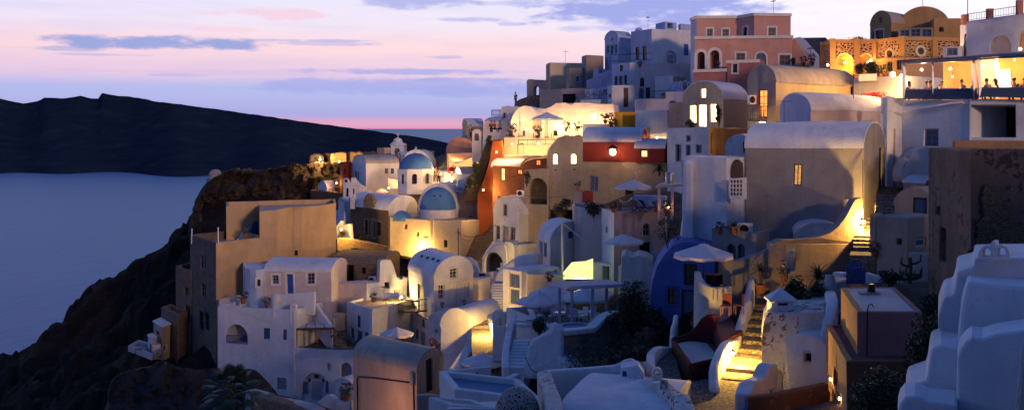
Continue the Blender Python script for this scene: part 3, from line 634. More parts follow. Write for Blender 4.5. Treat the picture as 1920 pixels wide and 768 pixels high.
TERR = [ # (px, py, d) points the ground passes through
 (640, 304, 158), (520, 312, 154), (435, 318, 151), (388, 350, 150), (362, 400, 149), (346, 452, 147), (290, 492, 146), (210, 528, 143), (150, 548, 141), (125, 592, 138), (85, 643, 135), (0, 682, 130), (-120, 740, 125), (-350, 860, 118),
 # beyond the edge it drops to the sea
 (700, 480, 190), (560, 620, 185), (430, 700, 180), (330, 820, 176), (200, 900, 172), (60, 980, 168), (-100, 1050, 160), (-350, 1200, 150), (-700, 1300, 140), (500, 950, 240), (200, 1150, 235), (-200, 1250, 225), (800, 700, 250), (1000, 500, 260), (-600, 1300, 200), (300, 900, 330), (900, 620, 330), (-400, 1000, 330), (1200, 420, 240), (1500, 400, 240), (1900, 400, 240), (1300, 420, 330), (2100, 420, 330), (2150, 330, 200), (820, 330, 165), (880, 300, 165), (950, 265, 170), (880, 380, 200), (1000, 300, 190),
 # the dark slope this side
 (60, 720, 118), (150, 650, 122), (240, 570, 126), (310, 520, 128), (330, 480, 132), (400, 420, 138), (480, 380, 140), (560, 345, 146), (200, 700, 105), (100, 768, 100), (250, 690, 99), (300, 690, 96), (360, 700, 90), (230, 768, 84), (330, 768, 76), (420, 790, 72), (0, 860, 88), (-300, 1000, 80), (100, 900, 65), (400, 950, 50), (600, 830, 60), (560, 760, 80), (480, 765, 82),
 # below the frame and under the camera
 (700, 900, 50), (900, 960, 34), (1100, 1000, 28), (1300, 1000, 26), (1500, 960, 24), (1700, 940, 18), (1900, 960, 14), (960, 1400, 12), (300, 1500, 25), (-300, 1700, 25), (1600, 1400, 10), (2200, 1100, 12), (2200, 700, 30), (2200, 480, 48), (2200, 330, 70), (2150, 200, 110),
 # gaps inside the village
 (700, 484, 104), (790, 497, 105), (905, 652, 71), (905, 612, 78), (905, 562, 86), (900, 532, 92), (1200, 602, 62), (1120, 642, 57), (1220, 662, 53), (1080, 674, 56), (1300, 750, 45), (1340, 725, 45.5), (1240, 750, 45), (1450, 750, 40), (1500, 545, 52), (1480, 572, 51), (1560, 565, 46), (1640, 520, 49), (1720, 522, 47), (1740, 645, 37), (1650, 775, 32), (1600, 810, 32), (1640, 480, 56), (1690, 345, 62), (1660, 305, 68), (840, 350, 128), (850, 310, 134), (600, 385, 135), (660, 405, 126), (700, 335, 140), (1000, 190, 150), (880, 265, 140), (760, 305, 150), (1600, 155, 100), (1700, 125, 110), (1850, 60, 110), (900, 490, 104), (660, 482, 111), (705, 484, 109), (640, 474, 116), (860, 494, 106), (1060, 500, 92)]
# ================================================================== the left end of the village
house('tower_house', 'tall old house with dark stone side wall, sand coloured front and white roof posts', 'house', [(356, 97), (406, 90), (500, 95.2)], 455, 690, 'sand',
  [(0, 376, 480, 387, 503, 'wd'), (0, 378, 532, 388, 557, 'wd'), (0, 373, 583, 381, 619, 'wd'), (0, 384, 585, 392, 620, 'wd')], fm={0: 'towerstone', 2: 'sand', 3: 'towerstone'}, par=.75, rmat='roof_tan')
for px, py, d in ((359, 430, 96.4), (410, 427, 90.2)):
    a = P(px, py, d); t = T('post', 'slim white post on the %s corner of the tall stone house roof' % ('seaward' if px < 400 else 'landward'), 'post', a-V3((0, 0, 1.2)), 'posts on the stone house'); t.part('post', MB().tube([a-V3((0, 0, 1.3)), a], .055, 8), 'white', smooth=60); t.part('post_cap', MB().lathe(a, [(.08, -.03), (.08, .02), (0, .05)], 8), 'white')
t = house('sand_block_house', 'large sand coloured flat roofed house with recessed roof terrace and a blue arched door', 'house', [(425, 99.5), (486, 101.5), (487, 94.6), (517, 95.4), (550, 99.0), (564, 99.3), (629, 104.6)], 395, 565, 'sand',
  [(0, 471, 415, 483, 446, 'adb', {'frame': 'bluedoor'}), (4, 553, 468, 559, 478, 'g')], r=2, depth=6, rmat='roof_tan', par=.45, bev=.09)
st = MB(); a = P(452, 446, 99.5); b = P(468, 424, 100.8)
for k in range(7): q = a+(b-a)*(k/7); st.box(q-V3((0, 0, .2)), (.42, .9, .5))
t.part('steps', st, 'white')
flowerpot('dark blue pot with a small plant at the foot of the roof terrace steps', 461, 446, 97.5, 1.2)
house('stone_wing', 'dark stone wing stepping down beside the tall stone house', 'house', [(330, 99.5), (358, 96.3), (384, 98.6)], 506, 650, 'towerstone', [(0, 345, 537, 353, 553, 'wd'), (0, 345, 571, 356, 604, 'wd')], par=.5, rmat='roof_tan')
house('stone_terrace', 'low dark stone terrace with pale rim at the cliff edge', 'terrace', [(302, 99.5), (333, 95.4), (352, 97.2)], 588, 662, 'towerstone', par=.5, rmat='sandroof')
house('cliff_hut', 'small white topped hut clinging to the cliff edge', 'hut', [(287, 98), (304, 95), (318, 96.5)], 614, 664, 'tan', [(0, 291, 620, 298, 630, 'w'), (1, 306, 646, 313, 660, 'ds')], roof='cap', rmat='roof_white')
house('cliff_balcony', 'triangular white rimmed balcony sticking out over the cliff', 'balcony', [(240, 96.5), (286, 92.6), (306, 95.5)], 664, 670, 'white_old', par=.25, rmat='bluefloor', ground=False, skirt=.25)
house('balcony_kiosk', 'tiny white pillar kiosk on the cliff balcony', 'kiosk', [(276, 96), (284, 94.6), (292, 95.4)], 637, 664, 'white', [(0, 278, 646, 283, 662, 'g')], roof='cap', ground=False, skirt=.3)
table('small dark table standing on the cliff balcony', P(266, 668, 94.8), 1.0, .7, mat='darkwood')
# white houses under the sand house
house('round_white_room', 'round white room against the sand coloured house with one small window', 'house', [(455, 91.5), (459, 89.4), (468, 88.2), (480, 87.6), (491, 87.6), (499, 88.4)], 505, 578, 'white', [(3, 481.3, 523, 490, 536, 'wc', {'sur': 'trim', 'bars': 1})], r=3, depth=3, par=.02, rmat='roof_white', bev=.25)
house('white_cottage', 'white cottage with a bright blue door, two trimmed windows and a low rounded roof', 'house', [(497, 88.4), (622, 87.8)], 506, 582, 'pinkwhite', [(0, 512, 514, 524, 531, 'wc', {'sur': 'trim', 'bars': 3}), (0, 537, 511, 551, 551, 'db', {'sur': 'trim', 'sw': .1}), (0, 577, 510, 591, 531, 'wc', {'sur': 'trim', 'bars': 3})], depth=4.6, roof='vault', gable=1, rise=17, rmat='roof_white')
house('white_cliff_house', 'big white house with an arched loggia opening beside the dark stone tower', 'house', [(409, 86), (553, 83.6)], 572, 765, 'white', [(0, 424, 606, 464, 643, 'ag', {'dp': 1.6, 'fill': 'pinkwhite'}), (0, 494, 614, 506, 635, 'wb'), (0, 531, 617, 538, 636, 'wb'), (0, 519, 707, 537, 729, 'w', {'bars': 3, 'fill': 'greydoor'})], depth=6, par=.5, rmat='roof_white', bev=.09)
railing('railing', 'blue slatted balustrade in the arched opening of the big white house', [(425, 642, 85.6), (463, 642, 84.9)], .62, mat='bluepaint', gap=.09)
t = house('white_lower_house', 'white house wing with arched grey doorway at its foot and slatted porch on top', 'house', [(551, 83.7), (668, 82.3)], 650, 770, 'white', [(0, 565, 699, 617, 752, 'an', {'dp': .3}), (0, 638, 679, 660, 711, 'an', {'mat': 'greywall', 'dp': .35}), (0, 613, 680, 620, 694, 'w', {'fill': 'frame'})], depth=5, par=.2, rmat='paving')
fc = Face(t.faces[0].A-t.faces[0].n*.27, t.faces[0].B-t.faces[0].n*.27, V3((0, 999, 0)))
for x0, y0, x1, y1, mt in ((583, 713, 604, 752, 'greydoor'), (567, 713, 579, 740, 'slateblue'), (609, 713, 617, 738, 'slateblue'), (588, 700, 599, 711, 'darkglass')):
    s0, z1 = fc.at(x0, y0); s1, z0 = fc.at(x1, y1); fo = t.part('door' if mt == 'greydoor' else 'window', MB().box(fc.p3((s0+s1)/2, (z0+z1)/2, .02), (s1-s0, .06, z1-z0), fc.u), 'frame'); t.part('door_panel' if mt == 'greydoor' else 'pane', MB().box(fc.p3((s0+s1)/2, (z0+z1)/2, .05), (s1-s0-.12, .02, z1-z0-.12), fc.u), mt, fo)
lamp('unlit lantern left of the arched grey doorway', 580, 712, 82.8, 0, group='unlit wall lanterns', bulb='darkglass', r=.07)
lamp('unlit lantern right of the arched grey doorway', 606, 712, 82.7, 0, group='unlit wall lanterns', bulb='darkglass', r=.07)
house('porch_room', 'cream porch room with two blue doors behind the slatted porch', 'house', [(553, 87), (628, 86)], 592, 655, 'cream', [(0, 567, 618, 583, 652, 'ds', {'frame': 'slateblue'}), (0, 597, 618, 616, 652, 'ds', {'frame': 'slateblue'})], depth=2.5, ground=False)
t = T('porch_canopy', 'porch canopy of pale canvas over brown beams in front of the blue doors', 'canopy', P(590, 650, 84.5)); mb = MB()
a, b, c_, e = P(557, 616, 83.9), P(627, 614, 83.4), P(620, 597, 86.4), P(559, 597, 87)
for f in (0, .33, .66, 1): mb.bar(a+(b-a)*f, e+(c_-e)*f, .1)
mb.bar(a-(b-a)*.06, b+(b-a)*.03, .14); mb.bar(a+V3((0, 0, -1.35)), a, .1); mb.bar(b+V3((0, 0, -1.4)), b, .1); t.part('beams', mb, 'wood'); mb = MB()
for i in range(4):
    for j in range(3):
        g = lambda u, v: a+(b-a)*u+((e+(c_-e)*u)-(a+(b-a)*u))*v+V3((0, 0, .09-.05*math.sin(math.pi*((u*4) % 1))))
        u0, u1, v0, v1 = i/4+.01, (i+1)/4-.012, j/3+.02, (j+1)/3-.015; mb.grid([[g(u0+(u1-u0)*k/4, v0) for k in range(5)], [g(u0+(u1-u0)*k/4, v1) for k in range(5)]])
t.part('canvas', mb, 'canopy', wrp=False)
slab('terrace_wall', 'plain white terrace wall behind the round white chimney', 'wall', [(524, 592), (524, 553), (590, 547), (590, 590)], (85.6, 85), .35, 'white', ground=False)
chimney('chimney', 'round tapered white chimney on the terrace of the big white house', 518, 580, 84.6, 20, 29, 'round')
path_wall('stair_wall', 'white sloping parapet running down beside the slatted porch', [(590, 566, 86), (606, 585, 85), (626, 612, 84.2)], .3, 2.2, 'white', cat='wall')
path_wall('roof_parapet', 'low white parapet between the round room and the terrace', [(410, 560, 88), (440, 554, 89.5), (470, 548, 91)], .3, 1.5, 'pinkwhite')
chimney('chimney', 'little white step block chimney at the corner of the white terrace', 551, 586, 83.9, 12, 18, 'arch')
flowerpot('white rounded pot on the terrace beside the round white room', 456, 569, 86.5, 1.3, 'leaf_dark')
slab('retaining_wall', 'tall pinkish white retaining wall below the old stone house', 'wall', [(622, 660), (622, 532), (690, 529), (690, 660)], (90, 89.2), 1.2, 'pinkwhite')
t = slab('ruined_white_wall', 'ruined white wall with a jagged raised end, lit by a floor lamp', 'wall', [(689, 585), (689, 531), (712, 529), (713, 490), (718, 487), (733, 487), (738, 500), (744, 522), (762, 520), (768, 585)], (89.3, 91), .8, 'white', [(721, 529, 730, 541, 'g', {'dp': .4})])
lamp('small floor lamp glowing against the ruined white wall', 753, 556, 88.6, 170, (1, .62, .2), .07, off=(-.1, -.25, .1))
flowerpot('clay pot beside the floor lamp at the ruined white wall', 744, 558, 88.6, .8)
lamp('unlit lantern on the post of the ruined white wall', 752, 520, 90.5, 0, group='unlit wall lanterns', bulb='darkglass')
house('old_stone_house', 'low old rubble stone house with dark openings and a rounded stone roof', 'house', [(620, 98.5), (720, 98)], 492, 536, 'rubble', [(0, 632, 499, 642, 522, 'g'), (0, 648, 496, 662, 528, 'g'), (0, 676, 501, 685, 513, 'g')], depth=7, roof='vault', gable=1, rise=13, rmat='rubble')
ac_unit('white air conditioner box on the wall of the old stone house', 698, 524, 92.3, 13, 12)
slab('rubble_parapet', 'yellow lit rubble parapet in front of the stone church front', 'wall', [(631, 470), (631, 444), (650, 445), (700, 455), (728, 462), (728, 480)], (110, 108), .5, 'rubble')
house('flat_roof_house', 'plain white cube house with a tan flat roof', 'house', [(651, 87.5), (697, 83.5), (772, 89)], 580, 662, 'white', [(0, 656, 612, 663, 633, 'w'), (0, 667, 617, 679, 654, 'ds'), (0, 683, 621, 691, 641, 'w'), (0, 669, 590, 675, 612, 'wb', {'bars': 1})], par=.2, rmat='sandroof', bev=.06)
stairs('stairs', 'dark little stairway beside the flat roofed white cube house', (634, 655, 84), (632, 618, 87), 1.4, 8, 'paving')
small_tree('bare little shrub on the sloping parapet by the porch', 628, 640, 83.5, 24, 16, 120, .08, low=.3)
# arched white house
t = house('arched_white_house', 'tall white vaulted house with shuttered windows in its arched gable', 'house', [(765, 90), (814, 84), (887, 87.5)], 522, 660, 'white',
  [(1, 822, 533, 834, 561, 'w', {'frame': 'frame', 'sur': 'trim', 'bars': 3, 'sw': .1}), (1, 842, 529, 859, 574, 'd', {'fill': 'trim'}), (1, 867, 529, 880, 557, 'w', {'frame': 'frame', 'sur': 'trim', 'bars': 3, 'fill': 'trim', 'sw': .1}), (1, 843, 503, 857, 522, 'w', {'frame': 'frame', 'sur': 'trim', 'bars': 3, 'sw': .1}),
   (0, 782, 533, 793, 562, 'dd'), (0, 790, 597, 796, 613, 'w'), (0, 778, 616, 784, 636, 'w'), (0, 787, 620, 797, 652, 'd'), (0, 803, 630, 808, 650, 'w')], roof='vault', gable=1, rise=35, rmat='roof_white', over=0)
for f in (.2, .4, .6, .8):
    p = t.q[1]+(t.q[0]-t.q[1])*f; p = V3((p.x, p.y, t.zt+1.5))+V3((.75, .1, -.3)); t.part('roof_vent', MB().box(p, (.22, .2, .2)), 'iron')
t = T('iron_balcony', 'black iron balcony on the flank of the arched white house', 'balcony', P(785, 582, 86)); a, b = P(760, 580, 88.6), P(801, 584, 84.4); o = V3((-.9, -.75, 0))
mb = MB(); mb.prism([a, b, b+o, a+o], (0, 0, .1)); t.part('floor', mb, 'iron'); mb = MB()
for p, q in ((a, a+o), (a+o, b+o), (b+o, b)):
    k = max(2, int((q-p).length/.14)); mb.bar(p+V3((0, 0, 1)), q+V3((0, 0, 1)), .05); mb.bar(p+V3((0, 0, .55)), q+V3((0, 0, .55)), .03)
    for j in range(k+1): mb.bar(p+(q-p)*j/k, p+(q-p)*j/k+V3((0, 0, 1)), .03)
t.part('rails', mb, 'iron'); t.part('bracket', MB().bar(a+V3((0, 0, -.7)), a+o, .06).bar(b+V3((0, 0, -.7)), b+o, .06), 'iron')
umbrella('rolled up dark parasol standing on the iron balcony', 765, 522, 87.6, 30, h=2.3, closed=True, col='canvasdark', group='rolled up parasols')
table('small balcony table among the black rails', P(780, 580, 85.8), .6, .5, .7, 'darkwood')
house('arched_end_wall', 'windowless white vault with an arched end wall below the arched house', 'house', [(827, 80.5), (889, 79.2)], 610, 700, 'white', depth=5, roof='vault', gable=0, rise=35, rmat='roof_white', over=0)
path_wall('curved_parapet', 'curved white parapet lit yellow at the foot of the arched house', [(805, 592, 84.8), (838, 577, 82.2), (868, 574, 81.6), (889, 577, 82.6), (899, 580, 84.5)], .3, 2.6, 'white')
flowerpot('small round pot on the parapet under the arched gable', 829, 576, 83, .5, 'leaf_dark'); flowerpot('dark potted bush beside the grey gable door', 871, 574, 84.5, .6, 'leaf_dark')
path_wall('ramp_wall', 'white sloping wall running down from the arched end wall', [(889, 622, 79), (880, 650, 76), (862, 676, 73.5), (850, 692, 72)], .8, 2.5, 'white')
spiky('thin climbing plant on the flank of the arched white house', 818, 622, 82.6, 14, 20, name='climber', mat='leaf_olive', wide=.03)
# tan vault in front
t = house('tan_vault_house', 'tan vaulted house with a curved pipe on its side wall', 'house', [(662, 71), (782, 66), (832, 69.6)], 696, 815, 'warmtan', [(1, 799, 673, 812, 733, 'dd')], roof='vault', gable=1, rise=28, rmat='roof_tan', over=0, bev=.1)
f0 = t.faces[0]; g = lambda x, y, o=.06: f0.p3(*f0.at(x, y), o)
t.part('pipe', MB().tube([g(673, 790), g(672, 712), g(674, 707), g(700, 708), g(768, 715), g(776, 719), g(777, 790)], .045, 8), 'iron', smooth=60); t.part('meter_box', MB().box(g(775, 708, .1), (.35, .2, .75), f0.u), 'greywall', bevel=.02)
slab('low_tan_wall', 'low tan wall beside the door of the tan vaulted house', 'wall', [(781, 790), (781, 741), (800, 738), (832, 742), (832, 790)], (63.5, 64), .4, 'tan')
# little courtyard bottom left of it
house('small_white_annex', 'small white annex with curved roof and grey blue door in the courtyard', 'house', [(628, 81), (662, 80)], 716, 760, 'white', [(0, 637, 728, 655, 754, 'ds')], depth=3, roof='vault', gable=0, rise=9)
path_wall('courtyard_wall', 'lumpy white courtyard wall with a dark gateway', [(597, 752, 78), (610, 742, 77.5), (622, 738, 77), (640, 752, 76.5), (664, 748, 76)], .5, 3, 'white')
flowerpot('potted plant with red flowers by the courtyard gateway', 650, 752, 76.5, 1.5, flowers=True)
path_wall('ledge_wall', 'pale sloping ledge wall above the palm at the bottom', [(470, 728, 79), (520, 742, 76), (560, 752, 73.5), (600, 765, 71)], .9, 3, 'white_old', cat='wall')
slab('brown_ledge', 'brown earth ledge below the pale sloping wall', 'wall', [(470, 800), (470, 742), (520, 752), (600, 778), (600, 800)], (76, 70), 1.5, 'brownwall')
fan_palm('dark fan palm rising in front of the white cliff house', 436, 734, 62, 56)
lamp('assumed street lamp below the view, added to light the tan vaulted house', 676, 792, 65.2, 75, (1, .5, .26), .1, 'globe', off=(0, -.2, .2))  # unseen lamp added below the view, assumed from the tan wall's warm light
umbrella('white parasol between the flat roofed cube and the arched house', 744, 613, 78, 32, .34)
bush('dark green bush beside the parasol by the cube house', 757, 640, 80, 28, 16, 260, 'leaf_dark', .09)
# ================================================================== the church and what stands round it
t = house('church_apse_block', 'pale church annex with tiny windows, lit from below by a floodlight', 'church', [(731, 113), (811, 110.5), (812, 110.1), (865, 109.2), (925, 114)], 412, 492, 'cream', [(0, 757, 421, 762, 430, 'g'), (0, 780, 434, 785, 443, 'g'), (2, 832, 449, 838, 462, 'wd'), (3, 892, 452, 899, 467, 'wb'), (3, 893, 478, 900, 490, 'wb')], r=1, depth=7, par=.15, rmat='roof_tan')
f = t.faces[0]; t.part('pilaster', MB().box(f.p3(f.L, t.zb+1.5, .06), (.35, .3, 6), f.u), 'greywall')
dome(t, P(754, 413, 113.0), 1.02, 1.05, 'domeblue', 'apse_dome')
lamp('floodlight on the ground shining up the church wall', 787, 472, 109.9, 420, (1, .56, .12), .10, 'flood', off=(0, .3, .1))
f2 = house('church_nave', 'church nave with a rough stone front and a white vaulted roof', 'church', [(657, 122), (729, 114.5), (783, 120)], 394, 478, 'white', [(0, 697, 413, 704, 447, 'dw', {'fill': 'chairred', 'sur': 'rubble', 'sw': .25}), (0, 683, 412, 690, 440, 'wd', {'sur': 'rubble'}), (0, 708, 416, 716, 442, 'wd', {'sur': 'rubble'})], roof='vault', gable=1, rise=24, fm={0: 'darkstone'}, over=.0)
slab('stone_pediment', 'small arched stone gable standing on the stone church front', 'gable', [(681, 390), (681, 376), (684, 368), (690, 363), (696, 366), (700, 375), (701, 390)], (118.4, 117), .4, 'rubble', ground=False, step=.5, bev=.04)
bush('leafy climber growing over the stone church front', 678, 466, 116, 32, 42, 420, 'leaf_dark', .11)
t = house('church_transept', 'white church cross arm whose arched end holds a blue half dome', 'church', [(785, 116.2), (858, 115.2)], 388, 425, 'white', depth=11, roof='vault', gable=0, rise=44, over=0)
c = P(821, 391, 115.2); dome(t, c, 1.98, 2.35, 'domeblue', 'half_dome', 32); t.part('apse_wall', MB().lathe(c-V3((0, 0, 4)), [(1.93, 0), (1.93, 3.98)], 28), 'white', smooth=60)
mb = MB(); [mb.box(c+V3((x, -1.5, 1.45)), (.16, .2, .16)) for x in (-.3, .35)]; t.part('dome_hooks', mb, 'iron')
# octagonal drum and dome
c = P(780, 349, 124); t = T('church_dome', 'white eight sided church drum with a blue dome and small cross', 'dome', c); R = 2.2; hz = 31/F*124
mb = MB(); wn = []
for k in range(8):
    a0, a1 = math.radians(22.5+45*k-90), math.radians(22.5+45*(k+1)-90); A = c+V3((math.cos(a0)*R, math.sin(a0)*R, 0)); B = c+V3((math.cos(a1)*R, math.sin(a1)*R, 0)); fc = Face(A, B, c); L = fc.L; z0 = c.z-.8
    h = arch_pts(L*.33, L*.67, c.z+.35, c.z+1.5, True); mb.face_holes(fc.A, fc.u, fc.n, [(0, z0), (L, z0), (L, c.z+hz), (0, c.z+hz)], [h], [.2]); w2 = MB().poly([fc.p3(s, z, -.2) for s, z in h]); t.part('window', w2, 'darkglass')
t.part('drum', mb, 'white', bevel=.05); t.part('cornice', MB().lathe(c+V3((0, 0, hz)), [(R*.9, .0), (R*1.0, .0), (R*1.0, .1), (R*.9, .1)], 8, math.radians(22.5), math.radians(382.5)), 'white')
dome(t, c+V3((0, 0, hz+.08)), R*.9, 1.85, 'domeblue', 'dome_shell', 40); ap = c+V3((0, 0, hz+1.9)); t.part('cross', MB().lathe(ap, [(.22, 0), (.2, .15), (.08, .2), (0, .22)], 10).bar(ap, ap+V3((0, 0, .8)), .05).bar(ap+V3((-.2, 0, .55)), ap+V3((.2, 0, .55)), .05), 'white', wrp=False)
slab('plaster_shoulder', 'sloping brown plaster wall on the right side of the church', 'wall', [(855, 418), (855, 358), (868, 357), (885, 366), (905, 379), (926, 391), (926, 418)], (116, 115.2), 2.5, 'tan')
house('small_blue_dome_chapel', 'little blue domed chapel half hidden behind the big dome', 'chapel', [(727, 136), (742, 134.5), (757, 136)], 330, 350, 'white', par=.05)
tt_ = T('chapel_dome', 'little pale blue dome behind the church drum', 'dome', P(741, 330, 136)); dome(tt_, P(741, 330, 136.5), 1.15, 1.15, 'domeblue', 'shell')
slab('lit_wall', 'short wall glowing orange behind the church vault', 'wall', [(727, 355), (727, 333), (746, 337), (746, 355)], (127, 126.5), .5, 'pinkwhite', ground=False)
lamp('lamp lighting the short orange wall behind the church', 729, 352, 125.5, 160, (1, .42, .14), .07, off=(.1, -.2, .1))
t = T('awning', 'small peaked pink awning behind the church vault', 'awning', P(716, 362, 126)); a = P(716, 353, 125.5); q = [P(704, 361, 124.5), P(727, 361, 124.5), P(728, 359, 127.5), P(705, 358, 127.5)]; mb = MB(); [mb.poly([a, q[i], q[(i+1) % 4]]) for i in range(4)]; t.part('canvas', mb, 'awning', wrp=False); t.part('pole', MB().bar(a, a-V3((0, 0, 1.2)), .05), 'iron'); t.light(a-V3((0, 0, .5)), 60, (1, .45, .2), .1)
# behind the church
house('long_white_house', 'long white house with grey ridge roof and two dark windows behind the church', 'house', [(659, 137.5), (687, 132), (748, 134.5)], 306, 372, 'white', [(1, 722, 315, 728, 325, 'w'), (1, 733, 315, 739, 325, 'w'), (0, 665, 320, 669, 338, 'dd'), (0, 670, 321, 673, 338, 'w')], roof='vault', gable=0, rise=14, rmat='roof_grey', over=0)
slab('curved_gable_wall', 'small white wall with curving top and two arched niches', 'wall', [(643, 385), (643, 336), (652, 335), (657, 343), (664, 349), (672, 352), (672, 385)], (129, 128.5), 2.5, 'white', [(647, 352, 653, 368, 'ag', {'dp': .3}), (660, 353, 664, 366, 'ag', {'dp': .3}), (645, 336.5, 651, 342, 'wd')])
house('white_chapel_block', 'small white chapel block with rounded top left of the stone church front', 'house', [(635, 125), (645, 123), (657, 124.5)], 382, 425, 'white', [(0, 640, 372, 643, 378, 'g')], roof='vault', gable=0, rise=10)
chimney('chimney', 'squat white chimney beside the small chapel block', 662, 378, 121, 9, 14, 'arch')
house('white_vault_low', 'low white vault at the foot of the small chapel block', 'house', [(629, 126), (656, 125)], 402, 428, 'white', depth=4, roof='vault', gable=1, rise=12)
slab('alley_corner', 'bright yellow corner of white walls in a lit alley beside the sand house', 'wall', [(630, 448), (630, 422), (636, 416), (640, 412), (643, 420), (656, 418), (658, 448)], (112, 111), .5, 'white', ground=False)
lamp('lamp in the lit alley beside the sand coloured house', 640, 430, 109.5, 420, (1, .55, .12), .08, off=(0, -.3, .1))
bush('dark plants in the lit alley beside the sand house', 641, 444, 110.3, 18, 12, 160, 'leaf_dark', .1)
house('red_house', 'narrow dark red house with a small window behind the white walls', 'house', [(637, 138), (643, 136.5), (659, 138)], 304, 365, 'darkred', [(1, 645, 315, 649, 326, 'wd')], par=.1, fm={1: 'red'})
house('red_low_house', 'low rust red house behind the sand coloured house', 'house', [(583, 141), (641, 134), (648, 135)], 362, 400, 'terracotta', [(0, 584, 362, 586, 370, 'g'), (0, 631, 352, 633, 357, 'g')], par=.2, rmat='terracotta')
house('small_white_vault', 'small white vault sitting on the low rust red house', 'house', [(598, 142), (613, 139), (628, 141)], 353, 372, 'white', roof='vault', gable=0, rise=12)
slab('glowing_gateway', 'glowing orange gateway between rock and the dark red house', 'wall', [(627, 352), (628, 338), (634, 329), (638, 329), (638, 352)], (140, 139.5), .4, 'ochre', ground=False)
lamp('assumed lamp hidden in the glowing orange gateway', 631, 343, 138.4, 120, (1, .45, .1), .07)  # unseen lamp, assumed from the gateway's glow
# castle ruin
slab('castle_wall_lit', 'ruined castle wall glowing orange in lamplight on the headland', 'ruin', [(620, 308), (620, 288), (630, 286), (640, 285), (649, 286), (650, 308)], (150, 149), 3, 'rubble', bev=.2)
slab('castle_wall_dark', 'ragged ruined castle wall at the end of the headland', 'ruin', [(651, 310), (651, 286), (660, 284), (668, 285), (674, 283), (681, 286), (682, 310)], (150.5, 149), 3, 'rubble', bev=.2)
slab('castle_stump', 'low ruined wall stump beside the bright headland lamp', 'ruin', [(579, 306), (581, 292), (590, 288), (600, 289), (607, 293), (608, 306)], (153, 152), 3, 'ruin', bev=.2)
lamp('bright lamp on the headland ruin', 600, 299, 149.8, 700, (1, .50, .14), .14, 'globe', off=(0, -.3, .3)); lamp('assumed hidden floor lamp at the foot of the glowing castle wall', 636, 303, 147.2, 420, (1, .50, .10), .08, off=(0, -.2, .25))  # the second lamp is unseen, assumed from the orange castle wall
slab('ruin_block', 'dark ruined stone house on the cliff beside the tiny domed chapel', 'ruin', [(414, 352), (418, 332), (424, 332), (428, 324), (433, 318), (440, 319), (446, 316), (453, 321), (460, 320), (466, 326), (476, 329), (482, 334), (492, 338), (496, 352)], (148, 147), 4, 'darkstone', [(440, 325, 447, 335, 'ag')], bev=.25, step=.5)
house('cliff_chapel', 'tiny pale domed chapel on the cliff edge', 'chapel', [(387, 150.5), (405, 147.5), (422, 149.5)], 336, 372, 'greywall', [(0, 394, 344, 398, 352, 'g')], par=.05)
t = T('cliff_chapel_drum', 'tiny pale dome and drum of the cliff edge chapel', 'dome', P(404, 338, 149.5)); t.part('drum', MB().lathe(P(404, 340, 149.5), [(.85, 0), (.85, 1.05), (.95, 1.05), (.95, 1.12)], 16), 'greywall', smooth=40); dome(t, P(404, 326, 149.5), .86, .66, 'greywall', 'shell')
house('brown_house', 'flat brown house with a red strip beyond the church', 'house', [(706, 152), (741, 150), (746, 152)], 277, 310, 'tan', r=0, par=.1)
house('red_strip_house', 'low red wall in front of the flat brown house', 'house', [(708, 149), (742, 148)], 289, 310, 'red', depth=2, par=.05)
t = T('bell_tower', 'slender white bell tower with open arches and a cross', 'bell tower', P(746, 306, 141)); mb = MB()
for k in range(4):
    w = .95; c = P(746, 306, 141); p = [c+V3((x*w/1.2, y*w/1.2, 0)) for x, y in ((-1, -1), (1, -1), (1, 1), (-1, 1))]; fc = Face(p[k], p[(k+1) % 4], c); L = fc.L; z0 = c.z
    mb.face_holes(fc.A, fc.u, fc.n, [(0, z0-1), (L, z0-1), (L, z0+2.35), (0, z0+2.35)], [arch_pts(L*.3, L*.7, z0+.7, z0+2.0, True)], [.25])
t.part('shaft', mb, 'white', bevel=.04); c = P(746, 306, 141); t.part('spire', MB().lathe(c+V3((0, 0, 2.35)), [(1.0, 0), (1.0, .12), (.6, .5), (.5, .85), (.12, 1.05), (0, 1.1)], 12).bar(c+V3((0, 0, 3.3)), c+V3((0, 0, 4.1)), .07).bar(c+V3((-.2, 0, 3.8)), c+V3((.2, 0, 3.8)), .06), 'white', smooth=40); t.part('bell', MB().lathe(c+V3((0, 0, 1.3)), [(.22, 0), (.15, .25), (0, .34)], 10), 'iron')
house('second_church', 'white vaulted church with rounded gables behind the blue dome', 'church', [(742, 142), (757, 137.5), (808, 139)], 306, 335, 'cream', roof='vault', gable=0, rise=20)
house('second_church_gable', 'round white gable of the church behind the blue dome', 'church', [(755, 135.5), (806, 135)], 310, 330, 'white', depth=3.5, roof='vault', gable=0, rise=28, over=0)
house('lit_hall', 'small flat hall with yellow lit wall behind the blue dome', 'house', [(772, 146), (806, 143), (814, 144)], 283, 310, 'cream', par=.1)
lamp('lamp lighting the flat hall behind the blue dome', 803, 292, 141.6, 110, (1, .8, .3), .07)
chimney('chimney', 'brown square chimney beside the white bell tower', 759, 285, 146, 7, 17, 'arch', 'tan')
